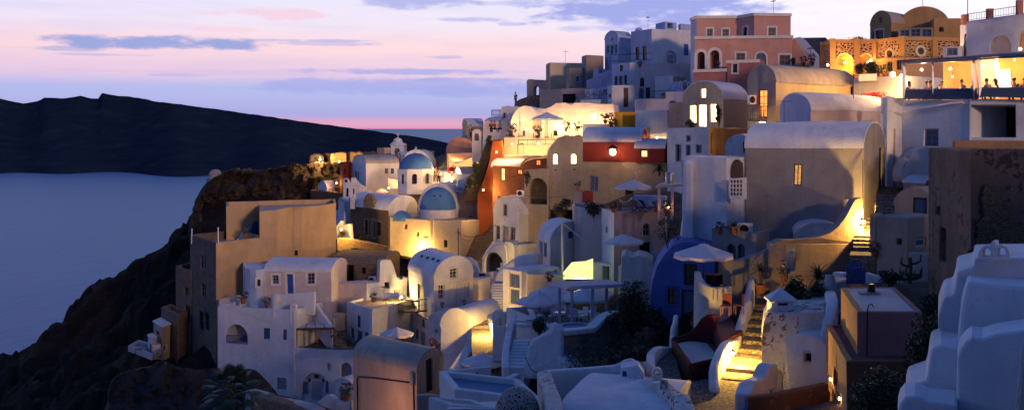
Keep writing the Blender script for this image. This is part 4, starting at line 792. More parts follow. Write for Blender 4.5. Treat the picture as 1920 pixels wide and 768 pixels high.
# the bright lane right of the church
for i, (px, py, d, pw, c) in enumerate([(812, 318, 127, 260, (1, .6, .2)), (826, 326, 125, 420, (1, .5, .16)), (834, 336, 122, 420, (1, .55, .2)), (848, 322, 121, 300, (1, .5, .2)), (822, 344, 119.5, 200, (1, .55, .15))]):
    lamp(['lane lamp nearest the blue dome', 'lane lamp above the red flowers', 'lane lamp at the white lit wall', 'lane lamp under the sail awning', 'lowest lane lamp behind the church arch'][i], px, py, d, pw*.8, c, .13, 'globe', off=(0, -.3, .1))
house('lane_shop', 'white walled shop with bright lit front in the lane by the church', 'house', [(826, 121.5), (880, 116), (905, 119)], 328, 372, 'white', [(0, 832, 333, 838, 352, 'lh'), (0, 842, 335, 848, 353, 'lh'), (0, 854, 336, 858, 352, 'ly')], par=.1)
house('grey_vault', 'smooth grey white vault roof above the lit shop', 'house', [(846, 124), (866, 119.6), (912, 121.5)], 328, 345, 'white', roof='vault', gable=0, rise=14, rmat='roof_grey', ground=False)
t = T('sail_awning', 'taut orange sail awning over the bright lane', 'awning', P(866, 310, 126)); q = [P(841, 288, 127), P(893, 288, 127), P(886, 294, 123), P(852, 308, 123)]; mb = MB(); g = lambda u, v: (q[0]+(q[1]-q[0])*u)*(1-v)+(q[3]+(q[2]-q[3])*u)*v-V3((0, 0, .35*math.sin(math.pi*u)*math.sin(math.pi*v)))
mb.grid([[g(i/8, j/6) for i in range(9)] for j in range(7)]); t.part('canvas', mb, 'awning', smooth=60, wrp=False); t.part('poles', MB().bar(q[0], q[0]-V3((0, 0, 2.3)), .07).bar(q[3], q[3]-V3((0, 0, 2)), .07), 'iron')
t.light(P(856, 304, 125), 260, (1, .55, .18), .15)
house('awning_house', 'cream house wall behind the orange sail awning', 'house', [(838, 131), (898, 129)], 287, 335, 'cream', depth=3, par=.05)
house('salmon_vault', 'salmon coloured vault above the orange sail awning', 'house', [(836, 136.5), (892, 132.5), (906, 133.5)], 284, 300, 'salmon', r=0, roof='vault', gable=0, rise=27, rmat='salmon', over=0)
house('lane_far_wall', 'white house end closing the bright lane', 'house', [(806, 134), (828, 131)], 318, 355, 'white', [(0, 812, 322, 816, 340, 'ly')], depth=3, par=.05)
bush('red flowering bush in the bright lane', 847, 325, 119.2, 22, 14, 200, 'flower', .12); bush('dark flowers at the top of the bright lane', 813, 338, 124, 12, 22, 150, 'leaf_dark', .1)
for i, (px, py) in enumerate(((817, 331), (822, 334))):
    p = P(px, py+12, 120+i*3); person(['dark dressed walker in the bright lane by the dome', 'walker in red in the bright lane by the dome'][i], p, 0 if i else 3, 'stand', ('clothdark', 'clothred')[i], group='people in the bright lane')
chimney('chimney', 'tall white chimney with arched head in front of the salmon vault', 894, 290, 121, 17, 48, 'arch')
slab('rock_spine', 'steep dark stone spine running down beside the orange buttress', 'rock', [(868, 378), (872, 352), (885, 330), (896, 308), (904, 285), (912, 266), (924, 262), (926, 275), (918, 300), (908, 330), (902, 356), (900, 378)], (114, 113), 2, 'darkstone', bev=.2)
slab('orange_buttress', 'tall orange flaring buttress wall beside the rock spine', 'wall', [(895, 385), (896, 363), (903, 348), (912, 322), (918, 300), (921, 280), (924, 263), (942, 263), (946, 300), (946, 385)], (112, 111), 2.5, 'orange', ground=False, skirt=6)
lamp('assumed hidden lamp glowing at the foot of the orange buttress', 906, 356, 109.3, 240, (1, .55, .16), .06)  # unseen source, assumed from the glow at the buttress foot
lamp('lamp lighting the orange buttress from the terrace', 931, 285, 109.2, 150, (1, .5, .15), .06)
bush('leafy bush at the foot of the rock spine', 884, 358, 112.6, 40, 34, 700, 'leaf_olive', .12); bush('bush higher up on the rock spine', 893, 328, 112.5, 22, 28, 300, 'leaf', .11); bush('small bush on top of the rock spine', 916, 280, 112.3, 14, 30, 250, 'leaf_dark', .1)
# rust red house
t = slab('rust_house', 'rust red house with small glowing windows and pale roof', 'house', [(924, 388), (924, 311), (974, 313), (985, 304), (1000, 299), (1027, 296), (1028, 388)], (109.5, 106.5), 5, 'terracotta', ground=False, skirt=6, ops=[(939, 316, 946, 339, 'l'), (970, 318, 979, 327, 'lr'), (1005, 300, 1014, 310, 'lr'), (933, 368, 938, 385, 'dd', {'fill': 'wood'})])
house('pale_roof_vault', 'pale low vault roof over the left half of the rust red house', 'house', [(921, 110), (975, 108.6)], 312, 320, 'terracotta', depth=4.5, roof='vault', gable=1, rise=14, ground=False, skirt=.2)
slab('cave_arch', 'dark cave arch with rough stone under the rust red house', 'ruin', [(983, 385), (983, 318), (1028, 314), (1028, 385)], (105.4, 104.6), .8, 'beige', ground=False, skirt=5, ops=[(992, 332, 1025, 382, 'ag', {'fill': 'darkstone', 'dp': .7})])
ac_unit('air conditioner on the ledge below the rust red house', 976, 362, 104, 14, 11)
bush('dark bush in the hollow under the cave arch', 1052, 408, 98, 36, 26, 400, 'leaf_dark', .1); bush('trailing plant above the cave arch', 988, 345, 103.5, 22, 26, 220, 'leaf_dark', .1)
# beige gable and red vault
slab('beige_gable_house', 'beige house end with rounded gable and two tall glowing arched windows', 'house', [(1026, 392), (1026, 287), (1029, 279), (1036, 271), (1042, 263), (1050, 257), (1062, 255), (1092, 255), (1093, 392)], (105.2, 104), 6, 'beige', [(1036, 287, 1046, 308, 'alh', {'frame': 'frame'}), (1069, 287, 1081, 308, 'alh', {'frame': 'frame'}), (1040, 316, 1043, 319, 'g', {'dp': .2}), (1075, 316, 1078, 319, 'g', {'dp': .2})])
house('red_vault_house', 'dark red house with white vaulted roof and a bright lantern', 'house', [(1092, 104.4), (1202, 103)], 265, 304, 'red', depth=6, roof='vault', gable=1, rise=25, ground=False, skirt=0)
slab('beige_lower_wall', 'plain beige wall with one grey framed window below the red vaulted house', 'house', [(1091, 392), (1091, 304), (1250, 304), (1250, 392)], (104.1, 102.0), 6, 'beige', [(1106, 330, 1122, 358, 'w', {'frame': 'greydoor', 'fill': 'slateblue', 'bars': 1}), (1172, 353, 1186, 365, 'wd')], bev=.05)
house('red_small_vault', 'smaller dark red vault with a glowing two pane window', 'house', [(1190, 102.6), (1247, 101.6)], 277, 304, 'red', [(0, 1201, 281, 1214, 295, 'l', {'bars': 1})], depth=4, roof='vault', gable=1, rise=16, ground=False, skirt=0)
lamp('bright square lantern on the dark red house wall', 1149, 285, 102.6, 60, (1, .55, .2), .3, off=(0, -.8, 0))
spiky('dark spiky plant beside the dark red vault', 1236, 330, 98, 22, 40, mat='leaf_dark', stem=.6)
# ================================================================== the lit terrace and the hilltop
slab('wavy_back_wall', 'long cream terrace wall with wavy top behind the lit dinner terrace', 'wall', [(940, 272), (940, 200), (953, 198), (966, 201), (985, 201), (1010, 203), (1022, 204), (1034, 200), (1042, 194), (1060, 193), (1072, 197), (1078, 193), (1100, 193), (1150, 195), (1152, 215), (1152, 272)], (123, 119), 3, 'white', [(1106, 212, 1119, 226, 'lh'), (943, 211, 948, 221, 'w'), (982, 238, 996, 250, 'ly', {'bars': 1})], bev=.25)
house('white_mound_vault', 'rounded white vault end bulging from the lit terrace wall', 'house', [(959, 118.5), (1014, 118)], 232, 270, 'white', depth=3, roof='vault', gable=0, rise=33, bev=.2)
house('dinner_terrace', 'raised cream dinner terrace with parasols and glowing lamps', 'terrace', [(944, 113.2), (1112, 111.5)], 258, 310, 'cream', depth=8, par=.35, rmat='paving')
house('lower_terrace', 'small brightly lit lower terrace with pale floor and railing', 'terrace', [(945, 110.5), (1030, 109.2)], 291, 320, 'cream', depth=2.6, par=.1, rmat='white', ground=False)
railing('railing', 'dark railing above the bright lower terrace', [(972, 272, 111), (1040, 271, 110.6)], .55, gap=.9, t_=.06); railing('railing', 'dark gate post railing at the corner of the lower terrace', [(971, 300, 110.7), (981, 298, 110.7)], 1.6, gap=.5, t_=.06)
umbrella('open cream parasol in the middle of the glowing dinner terrace', 1026, 211, 115.5, 31, .36, h=2.7, col='fabric')
umbrella('rolled up pale parasol at the left of the dinner terrace', 975, 213, 114.5, 20, h=2.6, closed=True, col='fabric', group='rolled up parasols')
for i, (px, py, d, pw) in enumerate([(965, 236, 117.3, 300), (988, 242, 117.3, 160), (1042, 240, 120.4, 320), (1052, 248, 120.2, 160), (1076, 236, 119.7, 260), (1088, 246, 119.5, 160), (1110, 238, 119.0, 240), (1132, 237, 118.7, 300)]):
    lamp(['leftmost globe lamp of the dinner terrace beside the rolled parasol', 'small globe lamp before the square pane of the terrace wall', 'brightest globe lamp right of the open parasol pole', 'low globe lamp between the two potted trees', 'globe lamp behind the left potted tree', 'low globe lamp by the counter', 'globe lamp over the terrace counter', 'rightmost globe lamp of the dinner terrace by the red planters'][i], px, py, d, pw*.30, (1, .46, .12), .11, 'globe', off=(0, -.2, .05))
lamp('lamp under the dinner terrace lighting the lower terrace', 1010, 268, 110.8, 260, (1, .66, .26), .1, 'globe', off=(0, -.3, -.1)); lamp('second lamp under the dinner terrace near the gate post', 960, 270, 110.6, 150, (1, .6, .2), .08, 'globe', off=(0, -.3, -.1))
house('terrace_counter', 'white counter block on the dinner terrace', 'counter', [(1092, 113.6), (1143, 113)], 232, 262, 'white', depth=1, par=.02, ground=False, skirt=.1)
for i, (px, d, h, w_) in enumerate([(1008, 115, 28, 18), (1062, 114.5, 34, 16), (1084, 114, 32, 16), (961, 114.5, 30, 16), (1135, 113.6, 20, 16)]):
    small_tree(['potted olive tree left of the open parasol pole', 'potted olive tree right of the open parasol pole', 'potted olive tree beside the terrace counter', 'potted tree at the left end of the dinner terrace', 'small potted shrub on the terrace counter'][i], px, 261 if i < 4 else 232, d, h, w_, 220, .1, 'leaf_olive', 'potted trees on the dinner terrace', 'pot', name='potted_tree', cat='potted tree')
flowerpot('red planter with flowers at the right end of the dinner terrace', 1146, 238, 114, 1.6, flowers=True); flowerpot('clay planter beside the yellow block', 1150, 246, 112, 1.5)
for i, px in enumerate((950, 972, 1000, 1034)):
    table(['small terrace table by the rolled parasol', 'small dark terrace table beside the rolled parasol', 'small terrace table under the open parasol', 'small terrace table right of the parasol pole'][i], P(px, 262, 114.3), .8, round_=True, mat='fabric'); chair(['chair at the leftmost terrace table', 'dark chair near the rolled parasol', 'chair under the open parasol', 'chair beside the parasol pole'][i], P(px+7, 262, 114.1), i, 'darkwood')
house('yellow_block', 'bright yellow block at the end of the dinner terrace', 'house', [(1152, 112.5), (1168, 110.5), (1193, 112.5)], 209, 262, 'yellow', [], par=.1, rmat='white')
house('lit_white_wall', 'white house lit from below right of the yellow block', 'house', [(1191, 108.5), (1252, 107)], 207, 275, 'white', [(0, 1211, 240, 1219, 259, 'w', {'fill': 'cream', 'bars': 3})], depth=4, par=.12, bev=.12)
lamp('lamp below the white house right of the yellow block', 1232, 258, 105.8, 260, (1, .68, .3), .08, off=(0, 0, .1))
house('brick_stack', 'tan masonry stack with a drain pipe beside the glowing cave house', 'house', [(1254, 104.5), (1283, 103.5)], 192, 250, 'tan', depth=3, par=.05)
# little houses at the left end of the ridge
house('grey_vault_house', 'small grey vault at the seaward end of the ridge', 'house', [(867, 137), (877, 133.5), (907, 135)], 236, 262, 'greywall', roof='vault', gable=0, rise=14)
person('dark figure beside a red lamp near the small grey vault', P(883, 262, 128.5), 2.6, 'stand', 'clothdark', group='people near the grey vault')
lamp('tiny red lamp by the small grey vault', 880, 241, 131, 12, (1, .12, .08), .08, 'globe', bulb='lit_red')
house('white_vault_house', 'small white vaulted house behind the red lanterns', 'house', [(908, 133), (943, 130)], 230, 262, 'pinkwhite', [(0, 937, 225+7, 941, 240, 'w')], depth=5, roof='vault', gable=1, rise=12)
house('ridge_wall', 'low white wall with red lanterns at the end of the ridge', 'wall', [(904, 126), (946, 123)], 242, 285, 'white', depth=3, par=.3)
railing('railing', 'dark slatted railing on the roof at the seaward end', [(922, 217, 131), (941, 217, 130)], .68, gap=.16, t_=.06)
for i in range(3):
    px = (921, 928, 938)[i]; person(['seated guest in dark at the left of the ridge wall', 'seated guest in the middle of the ridge wall', 'seated guest by the cushions of the ridge wall'][i], P(px, 249, 122), 1.2*i, 'sit', ('clothdark', 'clothred', 'clothpale')[i], group='guests on the ridge wall')
# hilltop
slab('hill_wall', 'low olive brown ruined wall on the hilltop', 'wall', [(964, 205), (965, 192), (975, 186), (990, 181), (1008, 178), (1022, 175), (1060, 178), (1060, 205)], (149, 143), 5, 'ruin', bev=.3)
person('lone figure standing against the sky on the hill wall', P(967, 197, 150), 2.5, 'stand', 'clothdark')
slab('arch_ruin', 'grey ruin with an open arch through which the sky shows', 'ruin', [(988, 182), (988, 151), (991, 148), (1003, 149), (1028, 150), (1028, 182)], (150, 148), .9, 'greywall', [(1000, 160, 1010.5, 181, 'at')], bev=.1)
house('hill_cube_house', 'pale yellow cube house on the hilltop', 'house', [(1024, 149), (1031, 145.5), (1092, 147)], 117, 176, 'cream', par=.1, fm={0: 'greywall'})
house('hill_grey_block', 'lower grey block with one window before the pale yellow cube', 'house', [(1062, 142.5), (1067, 141), (1095, 142)], 127, 176, 'greywall', [(1, 1079, 141, 1088, 154, 'ds')], par=.05)
house('hill_tower', 'stepped grey tower block between the cube and the blue houses', 'house', [(1090, 143.5), (1099, 141), (1132, 142)], 104, 190, 'greywall', par=.1, fm={1: 'tan'})
slab('hill_stair_wall', 'grey stepped wall climbing to the blue houses', 'wall', [(1100, 185), (1100, 150), (1112, 146), (1114, 128), (1122, 128), (1124, 138), (1134, 134), (1147, 128), (1147, 185)], (139, 137), 2, 'paleblue', bev=.15)
house('garage', 'grey low house with a wide dark doorway under the pale cube', 'house', [(1012, 139), (1052, 136.5), (1108, 136)], 166, 200, 'greywall', [(1, 1054, 176, 1079, 196, 'g'), (1, 1090, 178, 1101, 196, 'g')], par=.1, rmat='roof_grey')
slab('sloping_grey_wall', 'grey wall with sloping top beside the dark doorway', 'wall', [(1066, 204), (1080, 187), (1096, 172), (1106, 168), (1112, 170), (1112, 204)], (134, 133), .5, 'greywall')
slab('mural_wall', 'grey wall with dark leafy pattern', 'wall', [(1096, 200), (1096, 168), (1140, 164), (1140, 200)], (132, 130), .6, 'paleblue')
mbx = MB(); t = T('wall_climber', 'dark leafy climbers on the grey wall', 'plant', P(1118, 190, 130.5)); leaves(mbx, P(1102, 180, 131), (.5, .15, .8), 90, .1, 1); leaves(mbx, P(1122, 177, 130), (.8, .15, .9), 140, .1, 2); leaves(mbx, P(1136, 172, 129.6), (.5, .15, .4), 60, .1, 3); t.part('foliage', mbx, 'leaf_dark', wrp=False)
house('white_flat_block', 'low white block above the lit terrace wall', 'house', [(1088, 127), (1126, 125.5), (1138, 127)], 186, 205, 'white', par=.05)
# blue-white houses under the skyline
house('blue_gable_house', 'blue grey house with rounded shoulder at the left of the skyline row', 'house', [(1134, 143), (1159, 139.5), (1184, 141)], 71, 135, 'paleblue', [(0, 1138, 86, 1142, 101, 'w'), (0, 1145, 85, 1150, 102, 'w'), (0, 1153, 84, 1157, 101, 'w'), (0, 1146, 72, 1149, 77, 'g')], roof='vault', gable=0, rise=15, rmat='paleblue')
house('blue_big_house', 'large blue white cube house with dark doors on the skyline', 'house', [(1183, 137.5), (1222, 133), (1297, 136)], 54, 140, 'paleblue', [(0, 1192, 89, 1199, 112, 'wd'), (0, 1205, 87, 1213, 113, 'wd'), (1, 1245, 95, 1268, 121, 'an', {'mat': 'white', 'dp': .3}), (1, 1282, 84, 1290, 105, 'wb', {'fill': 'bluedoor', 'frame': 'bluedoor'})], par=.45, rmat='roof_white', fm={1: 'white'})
t = T('balcony_window', 'white barred window in the arched niche of the blue white cube house', 'window', P(1257, 119, 133.6)); a = P(1257, 111, 134.5); mb = MB().box(a, (.62, .05, 1.25)); t.part('pane', mb, 'darkglass'); mb = MB()
for k in range(5): mb.box(a+V3((-.3+.15*k, -.05, 0)), (.05, .05, 1.25))
for k in range(3): mb.box(a+V3((0, -.05, -.6+.6*k)), (.65, .05, .06))
t.part('frame', mb, 'white')
house('roof_hut', 'small blue grey hut with a dark opening on the skyline roof', 'house', [(1229, 139), (1246, 136.5), (1268, 138)], 41, 58, 'paleblue', [(1, 1251, 44.5, 1261, 54, 'g')], par=.03, ground=False, skirt=.5)
house('roof_hut', 'second smaller hut on the skyline roof next to the pink house', 'house', [(1271, 139), (1275, 138), (1296, 138.5)], 45, 58, 'paleblue', par=.03, ground=False, skirt=.5)
t = T('roof_dome', 'little dome peeping over the blue skyline roof', 'dome', P(1198, 58, 139)); dome(t, P(1198, 58, 139), .5, .42, 'paleblue', 'shell')
railing('railing', 'thin grey railing on the terrace of the blue houses', [(1144, 116, 133), (1222, 113, 130)], .85, gap=1.1, t_=.04)
house('blue_lower_house', 'blue white house with three slim dark windows below the skyline row', 'house', [(1146, 131), (1181, 128.3), (1305, 130)], 118, 200, 'paleblue', [(0, 1161, 123, 1168, 134, 'wd'), (0, 1152.5, 144, 1158, 160, 'wd'), (0, 1161, 143, 1167.5, 160, 'wd'), (0, 1170.5, 142, 1176, 159, 'wd'), (1, 1201, 146, 1209.5, 163, 'awd'), (1, 1199, 165, 1210, 186, 'ds'), (1, 1212, 164, 1220, 185, 'wd'), (1, 1235.5, 166, 1243, 181, 'wd')], par=.4, fm={1: 'white'}, rmat='roof_white')
house('white_door_cube', 'white cube with one tall dark green door above the yellow block', 'house', [(1139, 125.5), (1148, 123.5), (1192, 124.5)], 160, 222, 'white', [(1, 1169, 163.5, 1180, 201, 'dd', {'frame': 'frame'}), (0, 1141, 176, 1146, 184, 'w')], par=.08)
house('white_terrace_block', 'white terrace wall with thin railing right of the tall dark door', 'terrace', [(1190, 121), (1262, 119)], 186, 218, 'white', depth=4, par=.35, bev=.12)
railing('railing', 'thin steel railing on the white terrace wall', [(1198, 186, 121), (1268, 184, 119)], .85, gap=2.4, t_=.04)
house('white_shed', 'plain white block under the blue skyline houses', 'house', [(1228, 127), (1262, 125.8)], 143, 190, 'white', depth=4, par=.1, bev=.12)
house('blue_small_vault', 'small blue vaulted chapel roof beside a white belfry', 'chapel', [(1256, 124), (1283, 122), (1300, 123)], 171, 190, 'paleblue', roof='vault', gable=0, rise=18, rmat='paleblue')
t = slab('belfry', 'small white belfry with three arches and tiny pinnacles', 'belfry', [(1274, 186), (1274, 153), (1277, 150), (1280, 155), (1282, 151), (1287, 149), (1290, 155), (1293, 150), (1296, 153), (1296, 186)], (121.6, 121.3), .5, 'white', [(1276, 157, 1279, 168, 'at'), (1281.5, 154, 1288.5, 168, 'at'), (1291, 157, 1294, 168, 'at')], step=.5, bev=.04)
house('white_step_house', 'white house with a small window right of the thin steel railing', 'house', [(1247, 117), (1285, 115.5)], 172, 215, 'white', [(0, 1256, 189, 1266, 199, 'w', {'fill': 'slateblue'})], depth=4, par=.1)
# pink house
house('pink_upper_house', 'upper storey of the big pink house with white trimmed windows', 'house', [(1295, 121.5), (1306, 118), (1384, 118), (1414, 115.5), (1482, 116)], 30, 90, 'pink', [(1, 1325, 53, 1336, 68, 'wc', {'sur': 'trim', 'fill': 'wood'}), (1, 1355, 54.5, 1367, 69, 'wc', {'sur': 'trim', 'fill': 'wood'}), (2, 1395, 52, 1402, 68, 'wd', {'sur': 'trim'}), (3, 1440, 52, 1454, 70, 'wc', {'sur': 'trim', 'fill': 'wood'})], r=1, depth=8, par=.25, trim='trim', bev=.05, fm={0: 'paleblue'})  # left side of the pink walls coloured pale blue as painted shade
house('pink_lower_house', 'lower storey of the big pink house with white arched doorways', 'house', [(1303, 114.2), (1486, 112.5)], 69, 155, 'pink', [(0, 1308, 97, 1322, 129, 'an', {'dp': .9, 'mat': 'mauve'}), (0, 1332, 95, 1349, 129, 'an', {'dp': .9, 'mat': 'mauve'}), (0, 1381, 100, 1398, 116, 'wc', {'fill': 'wood', 'sur': 'trim'}), (0, 1418, 99, 1437, 122, 'awc', {'fill': 'slateblue', 'sur': 'trim'}), (0, 1461, 103, 1481, 122, 'wc', {'fill': 'wood', 'sur': 'trim'})], depth=7, par=.25, trim='trim', bev=.05, rmat='roof_white')
t = T('arch_surround', 'pair of white arch surrounds on the pink house with dark doors inside', 'arches', P(1328, 129, 114)); fc = Face(XY(1303, 114.2), XY(1486, 112.5), V3((0, 1e4, 0)))
for x0, y0, x1, y1 in ((1308, 97, 1322, 129), (1332, 95, 1349, 129)):
    s0, s1 = fc.at(x0, y0)[0], fc.at(x1, y0)[0]; z1 = fc.at(x0, y0)[1]; z0 = fc.at(x0, y1)[1]; h = arch_pts(s0, s1, z0, z1, True); og = arch_pts(s0-.3, s1+.3, z0, z1+.3, True)
    t.part('surround', MB().grid([[fc.p3(*q) for q in og], [fc.p3(*q, .05) for q in og], [fc.p3(*q, .05) for q in h], [fc.p3(*q, -.02) for q in h]], True), 'trim')
    c = (s0+s1)/2+.15; t.part('door', MB().box(fc.p3(c, z0+.75, -.8), (.5, .1, 1.5), fc.u), 'darkwood')
house('pink_front_wall', 'mauve front wall of the pink house with one small white framed window', 'wall', [(1300, 110.8), (1362, 109.5)], 130, 175, 'mauve', depth=2.5, par=.15, trim='trim')
house('pink_front_block', 'raised part of the mauve front wall with white coping', 'wall', [(1362, 109.3), (1424, 108)], 113, 175, 'mauve', [(0, 1373.5, 119, 1382, 136, 'wd', {'sur': 'trim'})], depth=3, par=.15, trim='trim')
slab('pink_stair_wall', 'sloping pink stair wall with pale coping right of the pink house', 'wall', [(1485, 128), (1485, 72), (1492, 74), (1513, 104), (1517, 112), (1517, 128)], (113.2, 112.5), .5, 'pink')
slab('white_stair_wall', 'pale sloping stair parapet right of the pink house', 'wall', [(1486, 72), (1500, 70), (1508, 74), (1536, 104), (1536, 128), (1516, 128), (1514, 104)], (114.5, 114), .5, 'paleblue')
house('dark_block', 'dark flat wall block at the right of the pink stair', 'wall', [(1500, 119), (1549, 118)], 72, 120, 'canvasdark', depth=3, par=.05)
house('white_post_block', 'white pillar at the end of the pink stair', 'wall', [(1536, 108), (1550, 107.5)], 105, 135, 'white', depth=1.2, par=.03)
bush('small plant on the terrace of the pink house', 1487, 121, 110, 14, 14, 120, 'leaf_dark', .1); flowerpot('red flowering pot at the foot of the pink stair', 1522, 124, 108.5, 1.4, flowers=True); flowerpot('small pot before the pink stair wall', 1506, 124, 109, 1.2)
# ================================================================== right-hand side
t = house('glowing_cave_house', 'taupe cave house with glowing windows in its rounded gable', 'house', [(1280, 98), (1356, 94), (1402, 98.5)], 184, 300, 'taupe', [(0, 1314, 166, 1324, 185, 'lh', {'bars': 1}), (0, 1292, 197, 1305, 232, 'lh', {'bars': 1}), (0, 1309, 196, 1325, 238, 'lh', {'bars': 1}), (0, 1331, 194, 1344, 229, 'lh', {'bars': 1})], roof='vault', gable=0, rise=33, rmat='paleblue', over=0, bev=.1)
t.light(P(1317, 222, 92.5), 40, (1, .6, .2), .3)
house('white_window_house', 'white block with slim windows below the glowing cave house', 'house', [(1251, 92.5), (1329, 87), (1402, 91.5)], 240, 352, 'white', [(0, 1268, 270, 1278, 303, 'w', {'sur': 'frame', 'bars': 1, 'sw': .08}), (0, 1287, 254, 1296, 266, 'w', {'bars': 1}), (0, 1287, 271, 1296, 292, 'w', {'bars': 1}), (0, 1305, 271, 1316, 288, 'w', {'bars': 1}), (1, 1333, 250, 1336, 288, 'wd')], par=.35, rmat='paving', fm={1: 'ochre'})
lamp('lamp washing the ochre side wall below the cave house', 1378, 272, 84.5, 110, (1, .7, .2), .06)
bush('climbing plant beside the glowing windows', 1348, 234, 92.3, 16, 42, 420, 'leaf', .09); bush('green potted bushes below the glowing windows', 1296, 240, 90.3, 24, 16, 250, 'leaf', .1)
t = house('yellow_vault_house', 'tall yellow vaulted house with a glowing red balcony door', 'house', [(1402, 86.5), (1456, 82.5), (1603, 90.5)], 153, 250, 'creamyellow', [(0, 1422, 169, 1438, 222, 'lr', {'bars': 4}), (0, 1420, 227, 1435, 245, 'lh', {'bars': 1}), (1, 1596, 158, 1601, 182, 'dd')], roof='vault', gable=0, rise=33, rmat='roof_tan', over=0, fm={0: 'taupe'}, bev=.1)
ac_unit('air conditioner beside the glowing red balcony door', 1410, 187, 84.6, 16, 17, .5)
railing('balcony_railing', 'wooden balcony railing before the glowing red door', [(1401, 224, 84.6), (1438, 225, 81.3)], 1.05, mat='wood', gap=.3, t_=.06, cat='balcony'); t = T('balcony_floor', 'dark balcony slab under the glowing red door', 'balcony', P(1420, 226, 83)); t.part('floor', MB().prism([P(1400, 225, 85.6), P(1439, 225, 82), P(1439, 225, 81.2), P(1400, 225, 84.4)], (0, 0, -.14)), 'darkwood')
t.light(P(1430, 205, 81.6), 30, (1, .3, .06), .2)
house('white_big_vault', 'broad white vault with blue shade painted on its end before the yellow vaulted house', 'house', [(1463, 79.5), (1520, 75.5), (1662, 82.5)], 205, 255, 'white', roof='vault', gable=0, rise=32, rmat='roof_white', fm={0: 'paleblue', 1: 'pinkwhite'}, over=0, bev=.1)  # end coloured blue as painted shade, front pink as painted warm light
slab('vault_rim', 'raised white arch rim at the far end of the broad white vault', 'wall', [(1650, 212), (1650, 182), (1662, 179), (1670, 182), (1680, 195), (1686, 212)], (82, 80.5), .5, 'white', bev=.1)
house('white_side_wall', 'low white wall joining the broad white vault to the restaurant', 'wall', [(1648, 76), (1692, 75)], 211, 285, 'white', depth=4, par=.05)
t = house('big_taupe_vault', 'very large taupe house with a long white vaulted roof', 'house', [(1397, 64.5), (1620, 62), (1659, 65.6)], 276, 462, 'taupe', [(0, 1488, 307, 1503, 348, 'ld', {'frame': 'darkwood', 'bars': 1}), (1, 1648.5, 276, 1655, 366, 'dd')], roof='vault', gable=1, rise=46, rmat='roof_white', over=0, bev=.12)
house('tall_pier', 'tall narrow tan pier at the right end of the big taupe house', 'wall', [(1656, 66.5), (1676, 66)], 241, 410, 'tan', depth=1.5, par=.02, bev=.1)
house('white_wing', 'blue white wing at the left of the big taupe house', 'house', [(1278, 64.5), (1362, 62.6), (1399, 64.8)], 295, 500, 'white', [(1, 1369, 298, 1394, 333, 'an', {'dp': .7, 'mat': 'greywall'})], par=.12, bev=.35, rmat='roof_white')
t = T('door', 'dark door inside the arched niche of the blue white wing', 'door', P(1384, 332, 64)); t.part('panel', MB().box(P(1383, 318, 64.0), (.6, .08, .9)), 'darkwood'); t.part('vent', MB().box(P(1383, 301, 63.7), (.16, .06, .1)), 'iron')
slab('lace_balustrade', 'white pierced lace balustrade below the arched niche', 'balcony', [(1366, 372), (1366, 333), (1398, 331), (1398, 372)], (62, 61.6), .25, 'white', [(x, y, x+4.5, y+6, 'n', {'dp': .2, 'mat': 'greywall'}) for x in (1368, 1374, 1380, 1386, 1392) for y in (335, 343, 351, 359)], ground=False, step=3, bev=.02)
house('small_white_vault', 'small white vault between the big taupe roof and the wing', 'house', [(1362, 69), (1414, 68.5)], 278, 320, 'white', [(0, 1395, 266, 1404, 287, 'wd')], depth=4, roof='vault', gable=0, rise=24, over=0)
slab('wing_buttress', 'flaring foot of the blue white wing', 'wall', [(1262, 500), (1268, 478), (1276, 450), (1280, 400), (1281, 300), (1300, 300), (1300, 500)], (63.8, 63.3), 2, 'white', bev=.2)
# patterned stone building
def arch_at(x0, y0, x1, y1): return (x0, y0, x1, y1, 'ag', {'dp': 1.6, 'fill': 'ochre'})
t = house('arched_stone_hall', 'long stone patterned hall with tan pilasters, arches and round windows', 'building', [(1541, 101), (1556, 97), (1644, 96), (1695, 93.5), (1805, 95)], 76, 150, 'patternstone', [(1, 1566, 100, 1601, 140, 'ag', {'dp': 1.6, 'fill': 'ochre'}), (1, 1613, 101, 1636, 140, 'ag', {'dp': 1.6, 'fill': 'ochre'}), (2, 1664, 94, 1673, 107, 'ag', {'fill': 'darkwood'})], r=1, depth=8, par=.15, trim='ochre', bev=.04, rmat='roof_tan')
mb = MB(); zt = t.zt
for i, px in ((1, 1561), (1, 1608), (2, 1642), (2, 1694), (3, 1750), (0, 1543)):
    f = t.faces[i]; s, _ = f.at(px, 90); t.part('pilaster', MB().box(f.p3(s, zt-1.7, .08), (.5, .3, 3.6), f.u), 'ochre')
f = t.faces[3]; s, z = f.at(1725, 96); mb = MB(); mb.grid([[f.p3(s+math.cos(a)*r_, z+math.sin(a)*r_, o) for a in [2*math.pi*k/20 for k in range(20)]] for r_, o in ((.55, 0), (.55, .1), (.32, .1), (.32, .02))], True); t.part('round_window_rim', mb, 'cream'); t.part('round_window', MB().poly([f.p3(s+math.cos(a)*.33, z+math.sin(a)*.33, .03) for a in [2*math.pi*k/16 for k in range(16)]]), 'darkwood')
mb = MB(); f = t.faces[2]; s, z = f.at(1668.5, 102); arc = [2*math.pi*k/20 for k in range(20)]; mb.grid([[f.p3(s+math.cos(a)*r_, z+math.sin(a)*r_*1.2, .03) for a in arc] for r_ in (.48, .30)], True); t.part('arch_rim', mb, 'cream')
house('hall_lower_wall', 'ochre lower storey under the patterned stone hall', 'wall', [(1640, 95), (1695, 92.6), (1812, 94)], 109, 150, 'ochre', [(0, 1664, 117, 1673, 135, 'wd'), (0, 1681, 114, 1690, 132, 'wd')], par=.05, trim='ochre')
